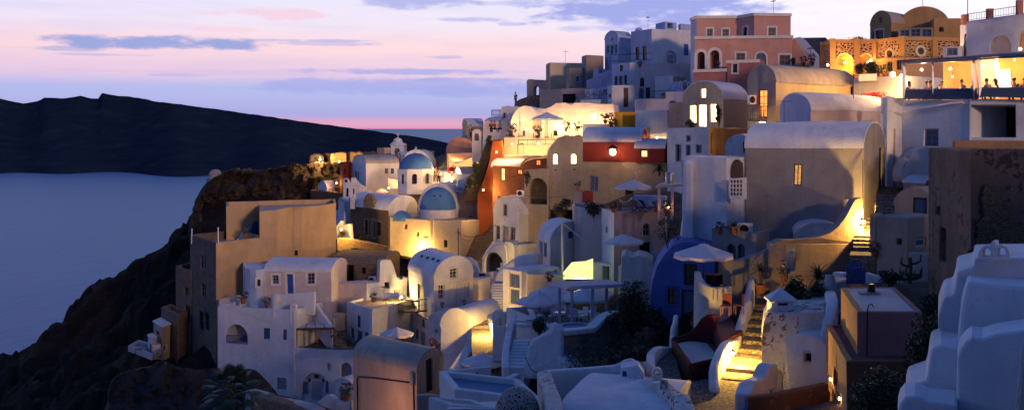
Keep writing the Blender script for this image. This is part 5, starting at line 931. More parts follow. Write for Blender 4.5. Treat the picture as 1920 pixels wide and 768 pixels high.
for i, (px, py, d, pw) in enumerate([(1584, 118, 97.4, 330), (1628, 118, 96.4, 260), (1632, 114, 94, 130), (1552, 122, 95.5, 260)]):
    lamp(['lamp inside the larger arch of the stone hall', 'lamp inside the smaller arch of the stone hall', 'bare bulb outside the smaller arch of the stone hall', 'lamp at the left corner of the stone hall'][i], px, py, d, pw*.55, (1, .48, .12), .1, 'globe', off=(0, -.2, 0))
bush('dark garden bush in front of the stone hall arches', 1640, 142, 90, 46, 26, 700, 'leaf', .11); bush('bush between the two arches of the stone hall', 1613, 140, 92, 24, 22, 350, 'leaf', .1); bush('low plants on top of the stone hall parapet', 1612, 77, 97, 36, 8, 160, 'leaf_dark', .09)
house('terrace_slope', 'sloping white terrace wall below the stone hall', 'wall', [(1600, 90), (1700, 86)], 147, 190, 'white', depth=5, par=.25)
house('white_low_canopy', 'small white canopy beside the restaurant lamps', 'canopy', [(1610, 88), (1645, 87.5)], 139, 150, 'white', depth=2, par=.03, ground=False, skirt=.1)
bush('red bougainvillea behind the broad white vault', 1640, 186, 84, 66, 12, 420, 'flower', .12); bush('dark foliage by the restaurant corner', 1676, 212, 77, 26, 26, 300, 'leaf_dark', .1)
lamp('small lamp above the white vault rim by the red flowers', 1662, 182, 83, 130, (1, .45, .12), .1, 'globe', off=(0, -.2, .1)); lamp('big glaring lamp at the left end of the restaurant', 1674, 140, 84, 420, (1, .55, .18), .2, 'globe', off=(0, -.5, 0)); lamp('second glaring lamp beside the restaurant corner', 1690, 142, 85, 380, (1, .55, .18), .12, 'globe', off=(0, -.3, 0))
# dome building on the skyline
house('skyline_vault', 'brown vaulted house on the skyline above the stone hall', 'house', [(1631, 113), (1671, 109.5), (1706, 113)], 42, 90, 'salmon', [(0, 1635, 60, 1640, 73, 'w'), (0, 1641, 57, 1656, 75, 'w', {'sur': 'trim'}), (0, 1648, 33, 1654, 44, 'w')], roof='vault', gable=0, rise=24, rmat='roof_tan', fm={0: 'ochre', 1: 'ochre'}, over=0)
house('skyline_cross_vault', 'taller brown cross vault behind the skyline house', 'house', [(1690, 112), (1778, 111)], 43, 90, 'ochre', depth=7, roof='vault', gable=0, rise=28, rmat='salmon', over=0)
house('skyline_round_block', 'rounded ochre block with a round window at the right of the skyline house', 'house', [(1745, 110), (1750, 107.5), (1800, 108), (1806, 109)], 33, 85, 'ochre', [(1, 1760, 50, 1768, 59, 'ag')], r=1, depth=4, par=.05, bev=.6)
house('skyline_glazing', 'dark glazed porch of the brown skyline house', 'house', [(1684, 108.5), (1748, 107)], 54, 85, 'tan', [(0, 1688, 57, 1704, 69, 'w'), (0, 1707, 55, 1725, 69, 'w'), (0, 1728, 55, 1746, 69, 'w')], depth=2, par=.05, rmat='roof_tan')
# restaurant with clear sheets
t = house('restaurant_building', 'white building carrying the open restaurant, with one blue shuttered window', 'building', [(1690, 66), (1816, 62.5)], 190, 300, 'white', [(0, 1730, 243, 1757, 277, 'w', {'fill': 'slateblue', 'bars': 3})], depth=6.5, par=.1, rmat='paving', bev=.06)
house('carport_building', 'white lower wall with a deep dark carport under the restaurant', 'building', [(1816, 62.4), (2010, 60)], 188, 300, 'white', [(0, 1818, 198, 1904, 258, 'g', {'dp': 4})], depth=6.5, par=.1, rmat='paving')
house('ochre_parapet', 'ochre parapet wall below the dark carport', 'wall', [(1787, 59), (2000, 57)], 262, 300, 'ochre', [(0, 1806, 278, 1836, 290, 'g', {'dp': .3})], depth=1, par=.05, ground=False)
f0 = Face(XY(1690, 65.6), XY(1838, 62.0), V3((0, 1e4, 0))); f1 = Face(XY(1830, 61.8), XY(2010, 59.6), V3((0, 1e4, 0)))
for i, (f, x0, x1, yt0, yt1, yb0, ttl) in enumerate(((f0, 1692, 1832, 120, 112, 190, 'left'), (f1, 1832, 2000, 112, 100, 186, 'right'))):
    t = T('dining_bay', '%s bay of the restaurant with clear sheets over a dark blue canvas skirt' % ttl, 'restaurant front', f.p3(*f.at(x0, yb0)))
    A = lambda x, y, o=0: f.p3(*f.at(x, y), o)
    yk = lambda x: (170 if i == 0 else 166)-(x-x0)*.02; yr = lambda x: yt0+(yt1-yt0)*(x-x0)/(x1-x0)
    t.part('skirt', MB().grid([[A(x, yk(x), .02) for x in np.linspace(x0, x1, 14)], [A(x, yb0-2, .10) for x in np.linspace(x0, x1, 14)]]), 'canvasdark')
    t.part('clear_sheet', MB().grid([[A(x, yr(x)) for x in (x0, x1)], [A(x, yk(x)) for x in (x0, x1)]]), 'clearsheet', wrp=False)
    mb = MB(); mb.bar(A(x0-2, yr(x0)), A(x1+2, yr(x1)), .14); mb.bar(A(x0, yk(x0)), A(x1, yk(x1)), .07)
    for x in ((1694, 1748, 1826) if i == 0 else (1836, 1990)): mb.bar(A(x, yr(x)), A(x, yb0), .16 if x != 1748 else .1)
    t.part('posts', mb, 'steel'); q = -f.n*5.5
    t.part('awning_roof', MB().prism([A(x0-5, yr(x0)-2, .35), A(x1+4, yr(x1)-2, .35), A(x1+4, yr(x1)-2)+q+V3((0, 0, .5)), A(x0-5, yr(x0)-2)+q+V3((0, 0, .5))], (0, 0, .08)), 'canvasdark')
    t.part('back_wall', MB().grid([[A(x0, yr(x0))+q*.98+V3((0, 0, .4)), A(x1, yr(x1))+q*.98+V3((0, 0, .4))], [A(x0, yb0)+q*.98, A(x1, yb0)+q*.98]]), 'ochre')
    if i == 0: t.part('column', MB().box(A(1810, 140)+q*.6, (1.0, .5, 2.6), f.u), 'white')
    else: t.part('menu_board', MB().box(A(1876, 143)+q*.9, (.85, .08, 1.3), f.u), 'screen'); t.part('column', MB().box(A(1848, 142)+q*.8, (.7, .4, 2.6), f.u), 'cream')
for i, (px, py, d, pw) in enumerate([(1728, 131, 67.5, 420), (1782, 129, 66, 420), (1786, 144, 66.5, 60), (1845, 122, 64, 130), (1872, 121, 64.5, 300), (1902, 112, 64, 260)]):
    lamp(['largest bulb in the left bay of the restaurant', 'bright bulb over the middle diners of the restaurant', 'small low bulb in the left bay of the restaurant', 'small bulb at the left of the right bay', 'long bright lamp over the menu board', 'rightmost bulb under the restaurant awning'][i], px, py, d, pw*.55, (1, .46, .14), (.08, .08, .05, .05, .07, .05)[i], 'globe', off=(0, -.2, -.1))
dpl = lambda px: 65.6-3.6*(px-1690)/148 if px < 1832 else 61.8-2.2*(px-1830)/180
for i, (px, yaw, long_) in enumerate([(1708, .2, True), (1742, 2.2, False), (1752, 1.2, False), (1765, 3.0, False), (1809, 1.8, False), (1818, 4.4, False), (1855, .4, False), (1873, 1.2, True), (1906, 2.0, False), (1921, 2.6, False)]):
    d = dpl(px)+1.25+(.5 if i % 2 else 0); ft = ZZ(188, 63.5) if px < 1830 else ZZ(186, 61.5); b = XY(px, d); b.z = ft-.15
    person(['long haired diner at the far left of the restaurant', 'diner in red beside the middle post', 'diner leaning behind the one in red', 'pale dressed diner under the bright bulb', 'diner by the white column', 'dark dressed diner at the bay post', 'diner at the left of the right bay', 'long haired diner before the menu board', 'broad shouldered diner at the right edge', 'diner cut by the right picture edge'][i], b, yaw, 'sit', ('clothdark', 'clothred', 'clothdark', 'clothpale', 'clothblue', 'clothdark', 'clothblue', 'clothdark', 'clothblue', 'clothred')[i], group='diners in the restaurant', lean=.3, long_hair=long_)
for i, px in enumerate((1724, 1759, 1797, 1864, 1893)):
    b = XY(px, dpl(px)+1.0); b.z = (ZZ(188, 63.5) if px < 1830 else ZZ(186, 61.5))-.15; table(['cloth covered table of the long haired diner', 'cloth covered table between the middle diners', 'cloth covered table by the white column', 'cloth covered table before the menu board', 'cloth covered table at the right of the restaurant'][i], b, .9, round_=True)
    t = T('candle', 'candle glowing on the table %s' % ['of the long haired diner', 'of the middle diners', 'by the white column', 'before the menu board', 'at the right of the restaurant'][i], 'candle', b+V3((.1, 0, .74)), 'table candles'); t.part('wax', MB().lathe(b+V3((.1, 0, .74)), [(.05, 0), (.05, .1), (0, .1)], 8), 'white', wrp=False); t.part('flame', MB().lathe(b+V3((.1, 0, .85)), [(.0, 0), (.03, .04), (0, .1)], 6), 'candle', wrp=False)
t = T('drain_pipe', 'white drain pipe along the wall under the restaurant skirt', 'pipe', P(1750, 203, 63.8)); t.part('tube', MB().tube([P(1692, 209, 65.5), P(1800, 194, 62.6), P(1806, 196, 62.5)], .07, 8), 'plastic', smooth=60)
house('white_pier', 'white corner pier at the left of the restaurant building', 'wall', [(1684, 67), (1693, 66)], 186, 312, 'white', depth=1, par=.02)
# upper white building
house('arched_white_building', 'tall blue white building with two blind arches above the restaurant', 'building', [(1800, 84), (1811, 80), (1990, 75)], 40, 130, 'paleblue', [(1, 1854, 67, 1895, 112, 'an', {'dp': .35, 'mat': 'pinkwhite'}), (1, 1908, 50, 1960, 112, 'an', {'dp': .5, 'mat': 'salmon'})], par=.1, bev=.08)
slab('roof_parapet', 'rising blue white roof parapet of the arched building', 'wall', [(1808, 60), (1808, 40), (1915, 25), (1930, 20), (1990, 10), (1990, 60)], (80.2, 75), .5, 'paleblue', ground=False)
railing('roof_railing', 'curly black iron railing on the roof against the sky', [(1812, 39.5, 80), (1855, 33.5, 78.8)], .5, gap=.18); railing('roof_railing', 'second span of the curly iron railing nearest the right edge', [(1862, 32.5, 78.6), (1911, 25.5, 77.3)], .55, gap=.18)
for i, (px, y0, y1, d) in enumerate(((1810, 27, 42, 80), (1857, 16, 35, 78.8), (1914, 0, 27, 77.2))):
    a = P(px, y1+3, d); house('parapet_post', ['short dark roof post at the left of the curly railing', 'dark roof post between the two spans of curly railing', 'dark roof post at the right picture edge'][i], 'post', [(px-5, d), (px+5, d)], y0, y1+4, 'mauve', depth=.45, par=.01, group='dark roof posts', ground=False, skirt=0, bev=.04)
t = T('mast', 'thin antenna mast on the roof against the sky', 'antenna', P(1814, 40, 79.5)); t.part('pole', MB().tube([P(1814, 40, 79.5), P(1814.5, -6, 79.5)], .03, 6), 'iron', wrp=False)
house('blue_shutter_block', 'low white block with a blue shutter before the arched building', 'house', [(1767, 80), (1797, 79.2)], 88, 120, 'white', [(0, 1774, 90, 1794, 104, 'w', {'fill': 'slateblue', 'bars': 4})], depth=3, par=.02)
lamp('little lamp in the right blind arch of the white building', 1913, 92, 75.6, 60, (1, .55, .16), .1, 'globe')
t = T('downpipe', 'dark downpipe on the corner of the arched white building', 'pipe', P(1807, 108, 80)); t.part('tube', MB().tube([P(1810, 64, 79.6), P(1809, 68, 79.6), P(1807, 108, 79.6)], .06, 6), 'iron', smooth=60)
# gap and rubble
slab('white_rubble_mound', 'lumpy whitewashed rock mound under the restaurant building', 'rock', [(1672, 345), (1676, 318), (1684, 300), (1690, 292), (1697, 276), (1740, 276), (1756, 288), (1756, 345)], (62, 60.5), 3, 'white_old', bev=.7, step=.5)
house('dark_side_doorway', 'dark narrow doorway beside the whitewashed mound', 'wall', [(1742, 58.5), (1760, 58)], 284, 350, 'greywall', [(0, 1746, 288, 1753, 342, 'dd')], depth=2, par=.03, ground=False)
house('glowing_alley_wall', 'sliver of glowing yellow wall in the alley beside the tall pier', 'wall', [(1673, 70), (1692, 69.5)], 262, 330, 'white', depth=1, par=.02, ground=False)
lamp('assumed hidden lamp lighting the alley beside the tall pier', 1682, 308, 67.6, 330, (1, .66, .16), .06)  # assumed source out of sight for the yellow alley glow
house('small_vault_house', 'small dim vaulted house with a blue door in the dark corner', 'house', [(1675, 56), (1748, 55)], 385, 425, 'tan', [(0, 1709, 369+3, 1736, 409, 'ds', {'fill': 'slateblue', 'frame': 'darkwood'})], depth=5, roof='vault', gable=0, rise=32, rmat='roof_tan', over=0)
house('dim_wall', 'dim brown wall with a small window hole and a blue hatch', 'wall', [(1643, 54), (1702, 52.8), (1752, 54)], 406, 500, 'tan', [(0, 1681, 445, 1690, 457, 'g'), (1, 1718, 446, 1737, 462, 'ds', {'fill': 'slateblue'})], par=.05, rmat='roof_tan')
house('orange_lit_hut', 'tiny hut top catching orange light above the small vaulted house', 'hut', [(1694, 60), (1735, 59)], 338, 370, 'tan', depth=3, roof='vault', gable=1, rise=8)
stairs('stairs', 'shadowy stone steps climbing beside the tall pier', (1665, 402, 57), (1670, 350, 66), 1.4, 9, 'paving')
stairs('stairs', 'brightly lit yellow stone stairs behind the wall lamp', (1626, 470, 56.5), (1630, 400, 64), 1.5, 10, 'paving')
lamp('wall lamp shining at the foot of the big taupe house', 1617, 416, 59.3, 520, (1, .55, .12), .09, off=(.25, -.2, 0)); house('step_landing', 'stone landing at the foot of the lit yellow stairs', 'landing', [(1592, 55), (1648, 54.5)], 478, 505, 'paving', depth=1.6, par=.01, rmat='paving')
slab('stair_side_wall', 'dark low wall at the right of the lit yellow stairs', 'wall', [(1642, 482), (1642, 404), (1660, 400), (1664, 482)], (56.5, 57.5), .4, 'tan')
slab('sweeping_wall', 'tan wall sweeping up in a curve to the wall lamp', 'wall', [(1446, 560), (1447, 456), (1466, 448), (1490, 447), (1510, 445), (1530, 444), (1556, 436), (1572, 424), (1584, 410), (1594, 392), (1604, 374), (1618, 370), (1620, 500), (1600, 520), (1590, 560)], (56.5, 59.3), .5, 'tan', [(1471, 457, 1493, 522, 'd', {'fill': 'frame'})], bev=.12)
house('white_hump_roof', 'low blue white hump roof behind the sweeping tan wall', 'house', [(1492, 61.5), (1585, 61)], 437, 470, 'white', depth=3, roof='vault', gable=0, rise=20, ground=False)
house('meter_block', 'plain upright block against the big taupe house', 'wall', [(1581, 60.5), (1606, 60)], 371, 430, 'taupe', depth=.8, par=.02, ground=False)
# dark wall building on the right
house('weathered_wall_house', 'tall weathered brown building with flaking rubble on its front', 'building', [(1741, 48), (1820, 43), (2010, 44)], 281, 560, 'brownwall', [(0, 1754, 388, 1763, 404, 'g'), (0, 1762, 428, 1776, 494, 'ag', {'dp': .25, 'fill': 'darkstone'}), (1, 1872, 432, 1950, 500, 'ag', {'dp': 1.2})], par=.2, rmat='roof_tan', fm={1: 'ruin', 0: 'brownwall'}, bev=.1)
slab('flaked_patch', 'patch of bare dark rubble where plaster fell off the weathered building', 'wall', [(1812, 500), (1818, 470), (1834, 455), (1838, 430), (1832, 424), (1848, 405), (1842, 372), (1850, 346), (1862, 352), (1868, 372), (1896, 390), (1905, 420), (1935, 440), (1935, 500)], (42.9, 42.85), .12, 'darkstone', ground=False, bev=0, step=.4)
# ================================================================== the middle of the village
t = house('two_storey_vault_house', 'white two storey vaulted house with a blue balcony', 'house', [(926, 108), (973, 104), (1049, 110)], 402, 490, 'white', [(0, 944, 383, 952, 405, 'w', {'sur': 'frame'}), (0, 930, 422, 938, 449, 'w', {'fill': 'darkglass'}), (0, 943, 423, 955, 461, 'ds', {'fill': 'slateblue'}), (0, 958, 426, 967, 452, 'w')], roof='vault', gable=0, rise=31, rmat='roof_white', over=0, bev=.1)
railing('balcony_railing', 'blue balcony railing of the two storey vaulted house', [(928, 460, 106.5), (972, 461, 102.8)], .5, mat='bluepaint', gap=.18, cat='balcony')
house('balcony_block', 'white terrace block under the blue balcony railing', 'terrace', [(921, 107), (972, 102.7), (1010, 105)], 460, 505, 'white', par=.05)
t = slab('stone_arch_porch', 'white arched porch with a dark stone vault inside', 'porch', [(903, 520), (905, 488), (912, 474), (922, 461), (935, 457), (946, 459), (950, 470), (951, 520)], (100.5, 99.5), 1.8, 'white', [(907, 474, 941, 513, 'ag', {'fill': 'darkstone', 'dp': 1.4})])
chair('white garden chair under the stone arched porch', P(936, 512, 98.6), 2, 'plastic')
lamp('alley lamp lighting the side of the two storey vaulted house', 1000, 492, 97.5, 260, (1, .62, .2), .06, off=(0, 0, .2))
slab('alley_wall', 'white wall with sloping top left of the dark alley gate', 'wall', [(862, 560), (862, 480), (880, 482), (890, 490), (897, 506), (897, 560)], (93, 92), .5, 'white', [(866, 488, 870, 496, 'g', {'dp': .2})])
house('alley_gate', 'black gate closing the alley below the stone arched porch', 'gate', [(897, 92), (913, 92)], 509, 560, 'white', [(0, 898, 511, 912, 558, 'dd')], depth=.5, par=.02, bev=.03)
slab('lit_alley_pier', 'white alley pier glowing orange at the end of the alley', 'wall', [(912, 585), (912, 510), (925, 507), (930, 515), (930, 585)], (90.5, 90), .6, 'white')
house('alley_corner_hut', 'small white wall block at the right flank of the arched house', 'wall', [(884, 88.5), (897, 88)], 520, 590, 'white', depth=1.5, par=.02)
stairs('stairs', 'dim stone steps climbing the alley to the black gate', (909, 610, 79), (905, 560, 89), 1.6, 8, 'paving')
t = T('cobbled_alley', 'cobbled alley glowing yellow under the street lamp', 'path', P(905, 640, 74)); t.part('paving', MB().grid([[P(884+u*40, 668-v*58+u*1, 71.5+v*8) for u in np.linspace(0, 1, 6)] for v in np.linspace(0, 1, 8)]), 'cobble'); t.e['kind'] = 'structure'
lamp('street lamp glaring at the end of the cobbled alley', 920, 607, 76.6, 520, (1, .56, .12), .09, off=(-.25, -.1, 0)); lamp('dim lamp by the black alley gate', 917, 566, 87, 120, (1, .5, .1), .05)
path_wall('alley_side_wall', 'white wall on the right side of the cobbled alley', [(919, 570, 86), (919, 590, 81), (926, 602, 77.5), (932, 625, 73), (934, 650, 69)], .4, 3, 'white')
slab('stair_flank', 'white flank wall with steps beside the blue grey double door', 'wall', [(916, 620), (917, 548), (924, 530), (936, 508), (948, 498), (960, 488), (975, 479), (1004, 477), (1006, 520), (1006, 620)], (86.5, 84.5), 1, 'white')
stairs('stairs', 'narrow white steps rising along the flank wall', (930, 590, 83), (938, 530, 85.6), 1, 12, 'white')
house('blue_grey_door_house', 'shadowed white house with a blue grey double door', 'house', [(943, 81.5), (977, 80)], 503, 600, 'white', [(0, 954, 513, 973, 538, 'w', {'fill': 'slateblue', 'bars': 1}), (0, 954, 541, 973, 573, 'ds', {'fill': 'slateblue'})], depth=4, par=.02)
house('pool_terrace_block', 'white terrace block catching greenish light', 'terrace', [(974, 84.5), (988, 79.5), (1060, 79)], 513, 612, 'cream', depth=None, par=.25, rmat='roof_white', fm={0: 'white'}, bev=.05)
t = house('small_vault_house', 'small white vaulted house beside the lit mast', 'house', [(1008, 89.8), (1031, 86.2), (1104, 90)], 456, 530, 'white', [(0, 1011, 449, 1017, 496, 'ds', {'fill': 'slateblue'}), (0, 1019, 455, 1024.5, 481, 'wb'), (1, 1065, 434, 1074, 446, 'wb', {'bars': 1})], roof='vault', gable=1, rise=36, rmat='roof_white', over=0, bev=.1)
t = T('mast', 'tall pale mast lit by a greenish floodlight', 'mast', P(1054, 522, 79.5)); t.part('pole', MB().tube([P(1054, 532, 79.5), P(1054, 418, 79.5)], .085, 10), 'white', smooth=60); t.part('stay_rope', MB().tube([P(1054, 418, 79.5), P(1100, 455, 84)], .02, 5), 'fabric')
t = T('glowing_sail', 'shade sail beside the mast, its greenish yellow lamplight put in as glow', 'shade sail', P(1085, 524, 80)); q = [P(1056, 523, 79), P(1056, 510, 79.2), P(1072, 491, 80.4), P(1098, 489, 81), P(1112, 484, 81.2), P(1112, 523, 79.6)]; mb = MB(); c = P(1086, 508, 79.3)
mb.grid([q, [c+(p-c)*.5+V3((0, -.15, 0)) for p in q], [c+V3((0, -.25, 0)) for p in q]], True); t.part('cloth', mb, 'sail_painted_glow', smooth=60, wrp=False)  # lamplight on the cloth is painted in as emission
t.light(P(1085, 516, 78.5), 10, (.85, 1, .25), .15); t.part('lamp_tube', MB().box(P(1088, 521, 78.6), (.9, .1, .09)), 'bulb_green', wrp=False)
house('white_wall_block', 'white wall with a dark doorway right of the glowing sail', 'wall', [(1112, 82), (1166, 80.5)], 492, 560, 'white', [(0, 1130, 499, 1143, 526, 'g'), (0, 1116, 494, 1118, 496, 'g', {'dp': .1})], depth=2, par=.02)
slab('rock_outcrop', 'rough whitewashed rock outcrop above the big dark bush', 'rock', [(1164, 570), (1165, 482), (1172, 477), (1186, 484), (1198, 480), (1212, 484), (1224, 492), (1228, 570)], (70, 68.5), 4, 'white_old', [(1186, 528, 1194, 546, 'ag')], bev=.5, step=.6)
# pink white terraces under the red vault
house('pink_terrace_house', 'pinkish white terrace house with a small arched window', 'house', [(1129, 84.5), (1151, 80.5), (1246, 82.5)], 397, 500, 'pinkwhite', [(1, 1206, 418, 1219, 442, 'aw', {'sur': 'frame', 'sw': .08}), (1, 1200, 455, 1222, 480, 'g', {'dp': .3}), (0, 1136, 425, 1139, 437, 'wb')], par=.3, rmat='paving', fm={0: 'white'}, bev=.08)
house('curved_terrace', 'cream terrace wall with plants hanging over its edge', 'wall', [(1074, 89.5), (1078, 88), (1090, 87.2), (1130, 86)], 388, 480, 'pinkwhite', r=2, depth=4, par=.3, rmat='paving', bev=.12)
house('red_terrace_block', 'dark red block and tan pillar on the curved terrace', 'wall', [(1074, 94), (1091, 92.5), (1112, 93)], 359, 395, 'red', par=.05, fm={0: 'tan'})
bush('plants drooping over the curved terrace edge', 1112, 402, 86.2, 46, 24, 500, 'leaf_dark', .12); spiky('spiky plant on the curved terrace', 1128, 388, 87.5, 16, 30, wide=.05); bush('dark planting behind the curved terrace', 1062, 388, 97, 30, 20, 300, 'leaf_dark', .1); flowerpot('pot with a small shrub on the red block', 1084, 358, 93.3, 1.0)
umbrella('white parasol on the deck chair terrace below the red vault', 1187, 337, 80.5, 36, .36, h=2.6, n=8, pole='wood')
umbrella('white parasol hanging over the pinkish terrace wall', 1170, 439, 75.5, 38, .34, h=2.5, pole='wood')
def deckchair(label, base, yaw):
    b = V3(base); ca, sa = math.cos(yaw), math.sin(yaw); W = lambda x, y, z: b+V3((x*ca-y*sa, x*sa+y*ca, z)); t = T('deck_chair', label, 'deck chair', b, 'wooden deck chairs'); mb = MB()
    for s in (-.28, .28): mb.bar(W(s, -.6, 0), W(s, .55, .95), .05); mb.bar(W(s, .5, 0), W(s, -.55, .42), .05)
    mb.bar(W(-.28, .55, .95), W(.28, .55, .95), .05); mb.bar(W(-.28, -.55, .42), W(.28, -.55, .42), .05); t.part('frame', mb, 'wood', wrp=False); g = [(-.55, .42), (-.3, .25), (0, .3), (.3, .62), (.55, .95)]; t.part('sling', MB().grid([[W(s, y, z+.02) for y, z in g] for s in (-.25, .25)]), 'canvasdark', wrp=False)
deckchair('left wooden deck chair under the parasol', P(1196, 398, 80.8), 2.2); deckchair('right wooden deck chair by the low wall', P(1212, 398, 81.2), 2.0)
t = T('hammock', 'pale hammock slung between two frames beside the parasol', 'hammock', P(1170, 392, 81)); a, b = P(1160, 372, 81), P(1186, 370, 81.6); mb = MB(); g = lambda u, v: a+(b-a)*u+V3((0, (v-.5)*.7, -.55*math.sin(math.pi*u)+.25*(2*v-1)**2*math.sin(math.pi*u))); mb.grid([[g(i/10, j/4) for i in range(11)] for j in range(5)]); t.part('net', mb, 'fabric', smooth=60, wrp=False); t.part('frame', MB().bar(a, a-V3((0, 0, 1)), .06).bar(b, b-V3((0, 0, 1)), .06), 'wood', wrp=False)
table('wooden table under the white deck chair parasol', P(1178, 396, 81.2), 1.3, .8, .7, 'wood', leg='wood')
house('terrace_bench_wall', 'low bluish terrace wall behind the deck chairs', 'wall', [(1186, 85), (1248, 84)], 366, 400, 'paleblue', depth=.6, par=.02, ground=False, bev=.12)
t = T('pergola_posts', 'pair of pale pergola posts beside the white window house', 'pergola', P(1250, 404, 79)); mb = MB()
for px in (1237, 1261): mb.bar(P(px, 412, 79), P(px, 352, 79), .2)
mb.bar(P(1230, 350, 79), P(1290, 346, 79), .2, .16); t.part('posts', mb, 'pinkwhite', bevel=.03); t.part('roof', MB().prism([P(1232, 349, 79.2), P(1284, 347, 78.5), P(1284, 344, 82.5), P(1240, 345, 83)], (0, 0, .1)), 'pinkwhite')
t = T('water_tank', 'steel water tank on the pale pergola roof', 'tank', P(1255, 346, 81)); t.part('cylinder', MB().lathe(P(1255, 346, 81), [(0, 0), (.32, 0), (.32, .95), (.28, 1.0), (0, 1.0)], 16), 'steel', smooth=40)
lamp('small candle lamp on the terrace by the pergola posts', 1253, 389, 78, 25, (1, .4, .12), .09, bulb='candle')
flowerpot('dark pot below the candle lamp', 1251, 405, 77.5, 1.3, 'leaf_dark')
small_tree('sparse young tree before the blue white wing', 1250, 478, 62.5, 76, 46, 420, .07, 'leaf_dark', low=.3)
# umbrella terrace with pergola
house('sun_terrace', 'paved sun terrace with parasols and loungers', 'terrace', [(948, 72), (1060, 64.5), (1160, 67)], 617, 680, 'white', par=.45, rmat='paving', bev=.08, depth=None)
for i, (px, py, d, r_) in enumerate(((1012, 548, 70.5, 45), (1034, 535, 75, 44), (1098, 541, 73, 46), (1110, 535, 77.5, 42))):
    umbrella(['nearest white parasol on the sun terrace', 'white parasol just behind the nearest one', 'white parasol seen through the pergola posts', 'farthest white parasol of the sun terrace, mostly hidden'][i], px, py, d, r_, .34, h=2.3, n=10)
t = T('pergola', 'flat slatted pergola on square posts over the sun terrace', 'pergola', P(1090, 608, 67)); q = [P(1030, 531, 68.5), P(1066, 540, 64.5), P(1178, 535, 65.5), P(1140, 527, 69.8)]
mb = MB(); mb.bar(q[0], q[1], .16); mb.bar(q[2], q[3], .16); mb.bar(q[0], q[3], .16); mb.bar(q[1], q[2], .16)
for k in range(1, 24):
    f = k/24; mb.bar(q[0]+(q[3]-q[0])*f+V3((0, 0, .1)), q[1]+(q[2]-q[1])*f+V3((0, 0, .1)), .11, .05)
t.part('slats', mb, 'pergolawood', wrp=False)
for px, py, d, y2 in ((1048, 537, 66.4, 612), (1072, 541, 64.9, 614), (1112, 538, 65.4, 612), (1139, 536, 66.5, 600)): t.part('post', MB().bar(P(px, y2, d), P(px, py, d), .2), 'pergolawood', bevel=.02)
for i, (px, py, d) in enumerate(((986, 598, 70.5), (981, 606, 68.8), (977, 614, 67.3))): lounger(['farthest of the three pale loungers at the terrace edge', 'middle of the three pale loungers at the terrace edge', 'nearest of the three pale loungers at the terrace edge'][i], P(px, py+4, d), 1.2)
lounger('upright pale lounger left of the tables', P(1010, 602, 69), -.9, back=1.1); lounger('pale lounger behind the pergola posts', P(1084, 597, 70), -.6, back=.9); lounger('pale lounger under the farther parasol', P(1062, 594, 72), -1.1, back=.9)
for i, (px, py, d) in enumerate(((1050, 602, 67.5), (1104, 601, 67.6), (1028, 604, 69))): table(['round glass table with a greenish reflection left', 'round glass table with a greenish reflection right', 'small dark table under the nearest parasol'][i], P(px, py, d), .8, h=.6, round_=True, mat=('plastic', 'plastic', 'darkwood')[i])
for i, (px, py, d, y) in enumerate(((1058, 600, 68, 1), (1094, 604, 67, 2.4), (1116, 600, 68.5, 3.6), (1036, 604, 68.5, .4))): chair(['white chair left of the pergola middle post', 'white chair right of the pergola middle post', 'white chair by the last pergola post', 'white chair beside the small dark table'][i], P(px, py, d), y, 'plastic')
t = T('lattice_screen', 'dark diamond lattice screen behind the nearest parasol', 'screen', P(1000, 590, 73)); a, b = P(985, 588, 73.2), P(1034, 586, 74.5); mb = MB(); H = 1.05
for k in range(-8, 18):
    for sg in (1, -1):
        pts = [(k/17+sg*v*.42, v) for v in (0, 1)]; u0, u1 = pts[0][0], pts[1][0]
        lo_, hi_ = (0, 1)
        cl = [v for v in np.linspace(0, 1, 9) if 0 <= k/17+sg*v*.42 <= 1]
        if len(cl) > 1: mb.bar(a+(b-a)*(k/17+sg*cl[0]*.42)+V3((0, 0, cl[0]*H)), a+(b-a)*(k/17+sg*cl[-1]*.42)+V3((0, 0, cl[-1]*H)), .03)
t.part('lattice', mb, 'white', wrp=False); t.part('backing', MB().poly([a+V3((0, .08, 0)), b+V3((0, .08, 0)), b+V3((0, .08, H)), a+V3((0, .08, H))]), 'canvasdark', wrp=False)
bush('rounded dark bush at the edge of the sun terrace', 1011, 622, 65, 32, 28, 700, 'leaf_dark', .08)
path_wall('terrace_edge_wall', 'curving white wall at the left of the sun terrace', [(931, 596, 74), (944, 586, 76), (962, 580, 78), (981, 577, 79)], .35, 2.5, 'white')
house('gate_pillar', 'slim white pillar at the end of the curving terrace wall', 'wall', [(979, 74), (988, 73.6)], 560, 610, 'white', depth=.5, par=.01)
chimney('chimney', 'white chimney with one small arched hole beside the alley', 935, 650, 66, 22, 70, 'arch')
slab('swept_wall', 'big swept white wall beside the white outdoor stairs', 'wall', [(962, 712), (972, 702), (980, 690), (985, 672), (989, 650), (996, 636), (1010, 628), (1032, 617), (1035, 603), (1052, 616), (1053, 712)], (59, 58), .6, 'white', bev=.2)
stairs('stairs', 'white outdoor stairs with dark shadow gaps', (966, 692, 58.8), (979, 634, 64), 1.0, 9, 'white')
path_wall('stair_parapet', 'white parapet on the left of the white outdoor stairs', [(962, 590, 68), (957, 612, 66), (951, 640, 62), (948, 672, 59.5), (950, 690, 58.6)], .4, 3, 'white')
railing('gate', 'low white picket gate at the head of the white stairs', [(968, 636, 62.5), (996, 633, 62.5)], .8, mat='white', cat='gate', gap=.11, t_=.05)
slab('dark_retaining_wall', 'shadowed retaining wall under the pergola with pale coping', 'wall', [(1052, 690), (1052, 618), (1080, 616), (1107, 614), (1118, 604), (1130, 592), (1146, 584), (1170, 582), (1170, 690)], (58.6, 63), .6, 'taupe')
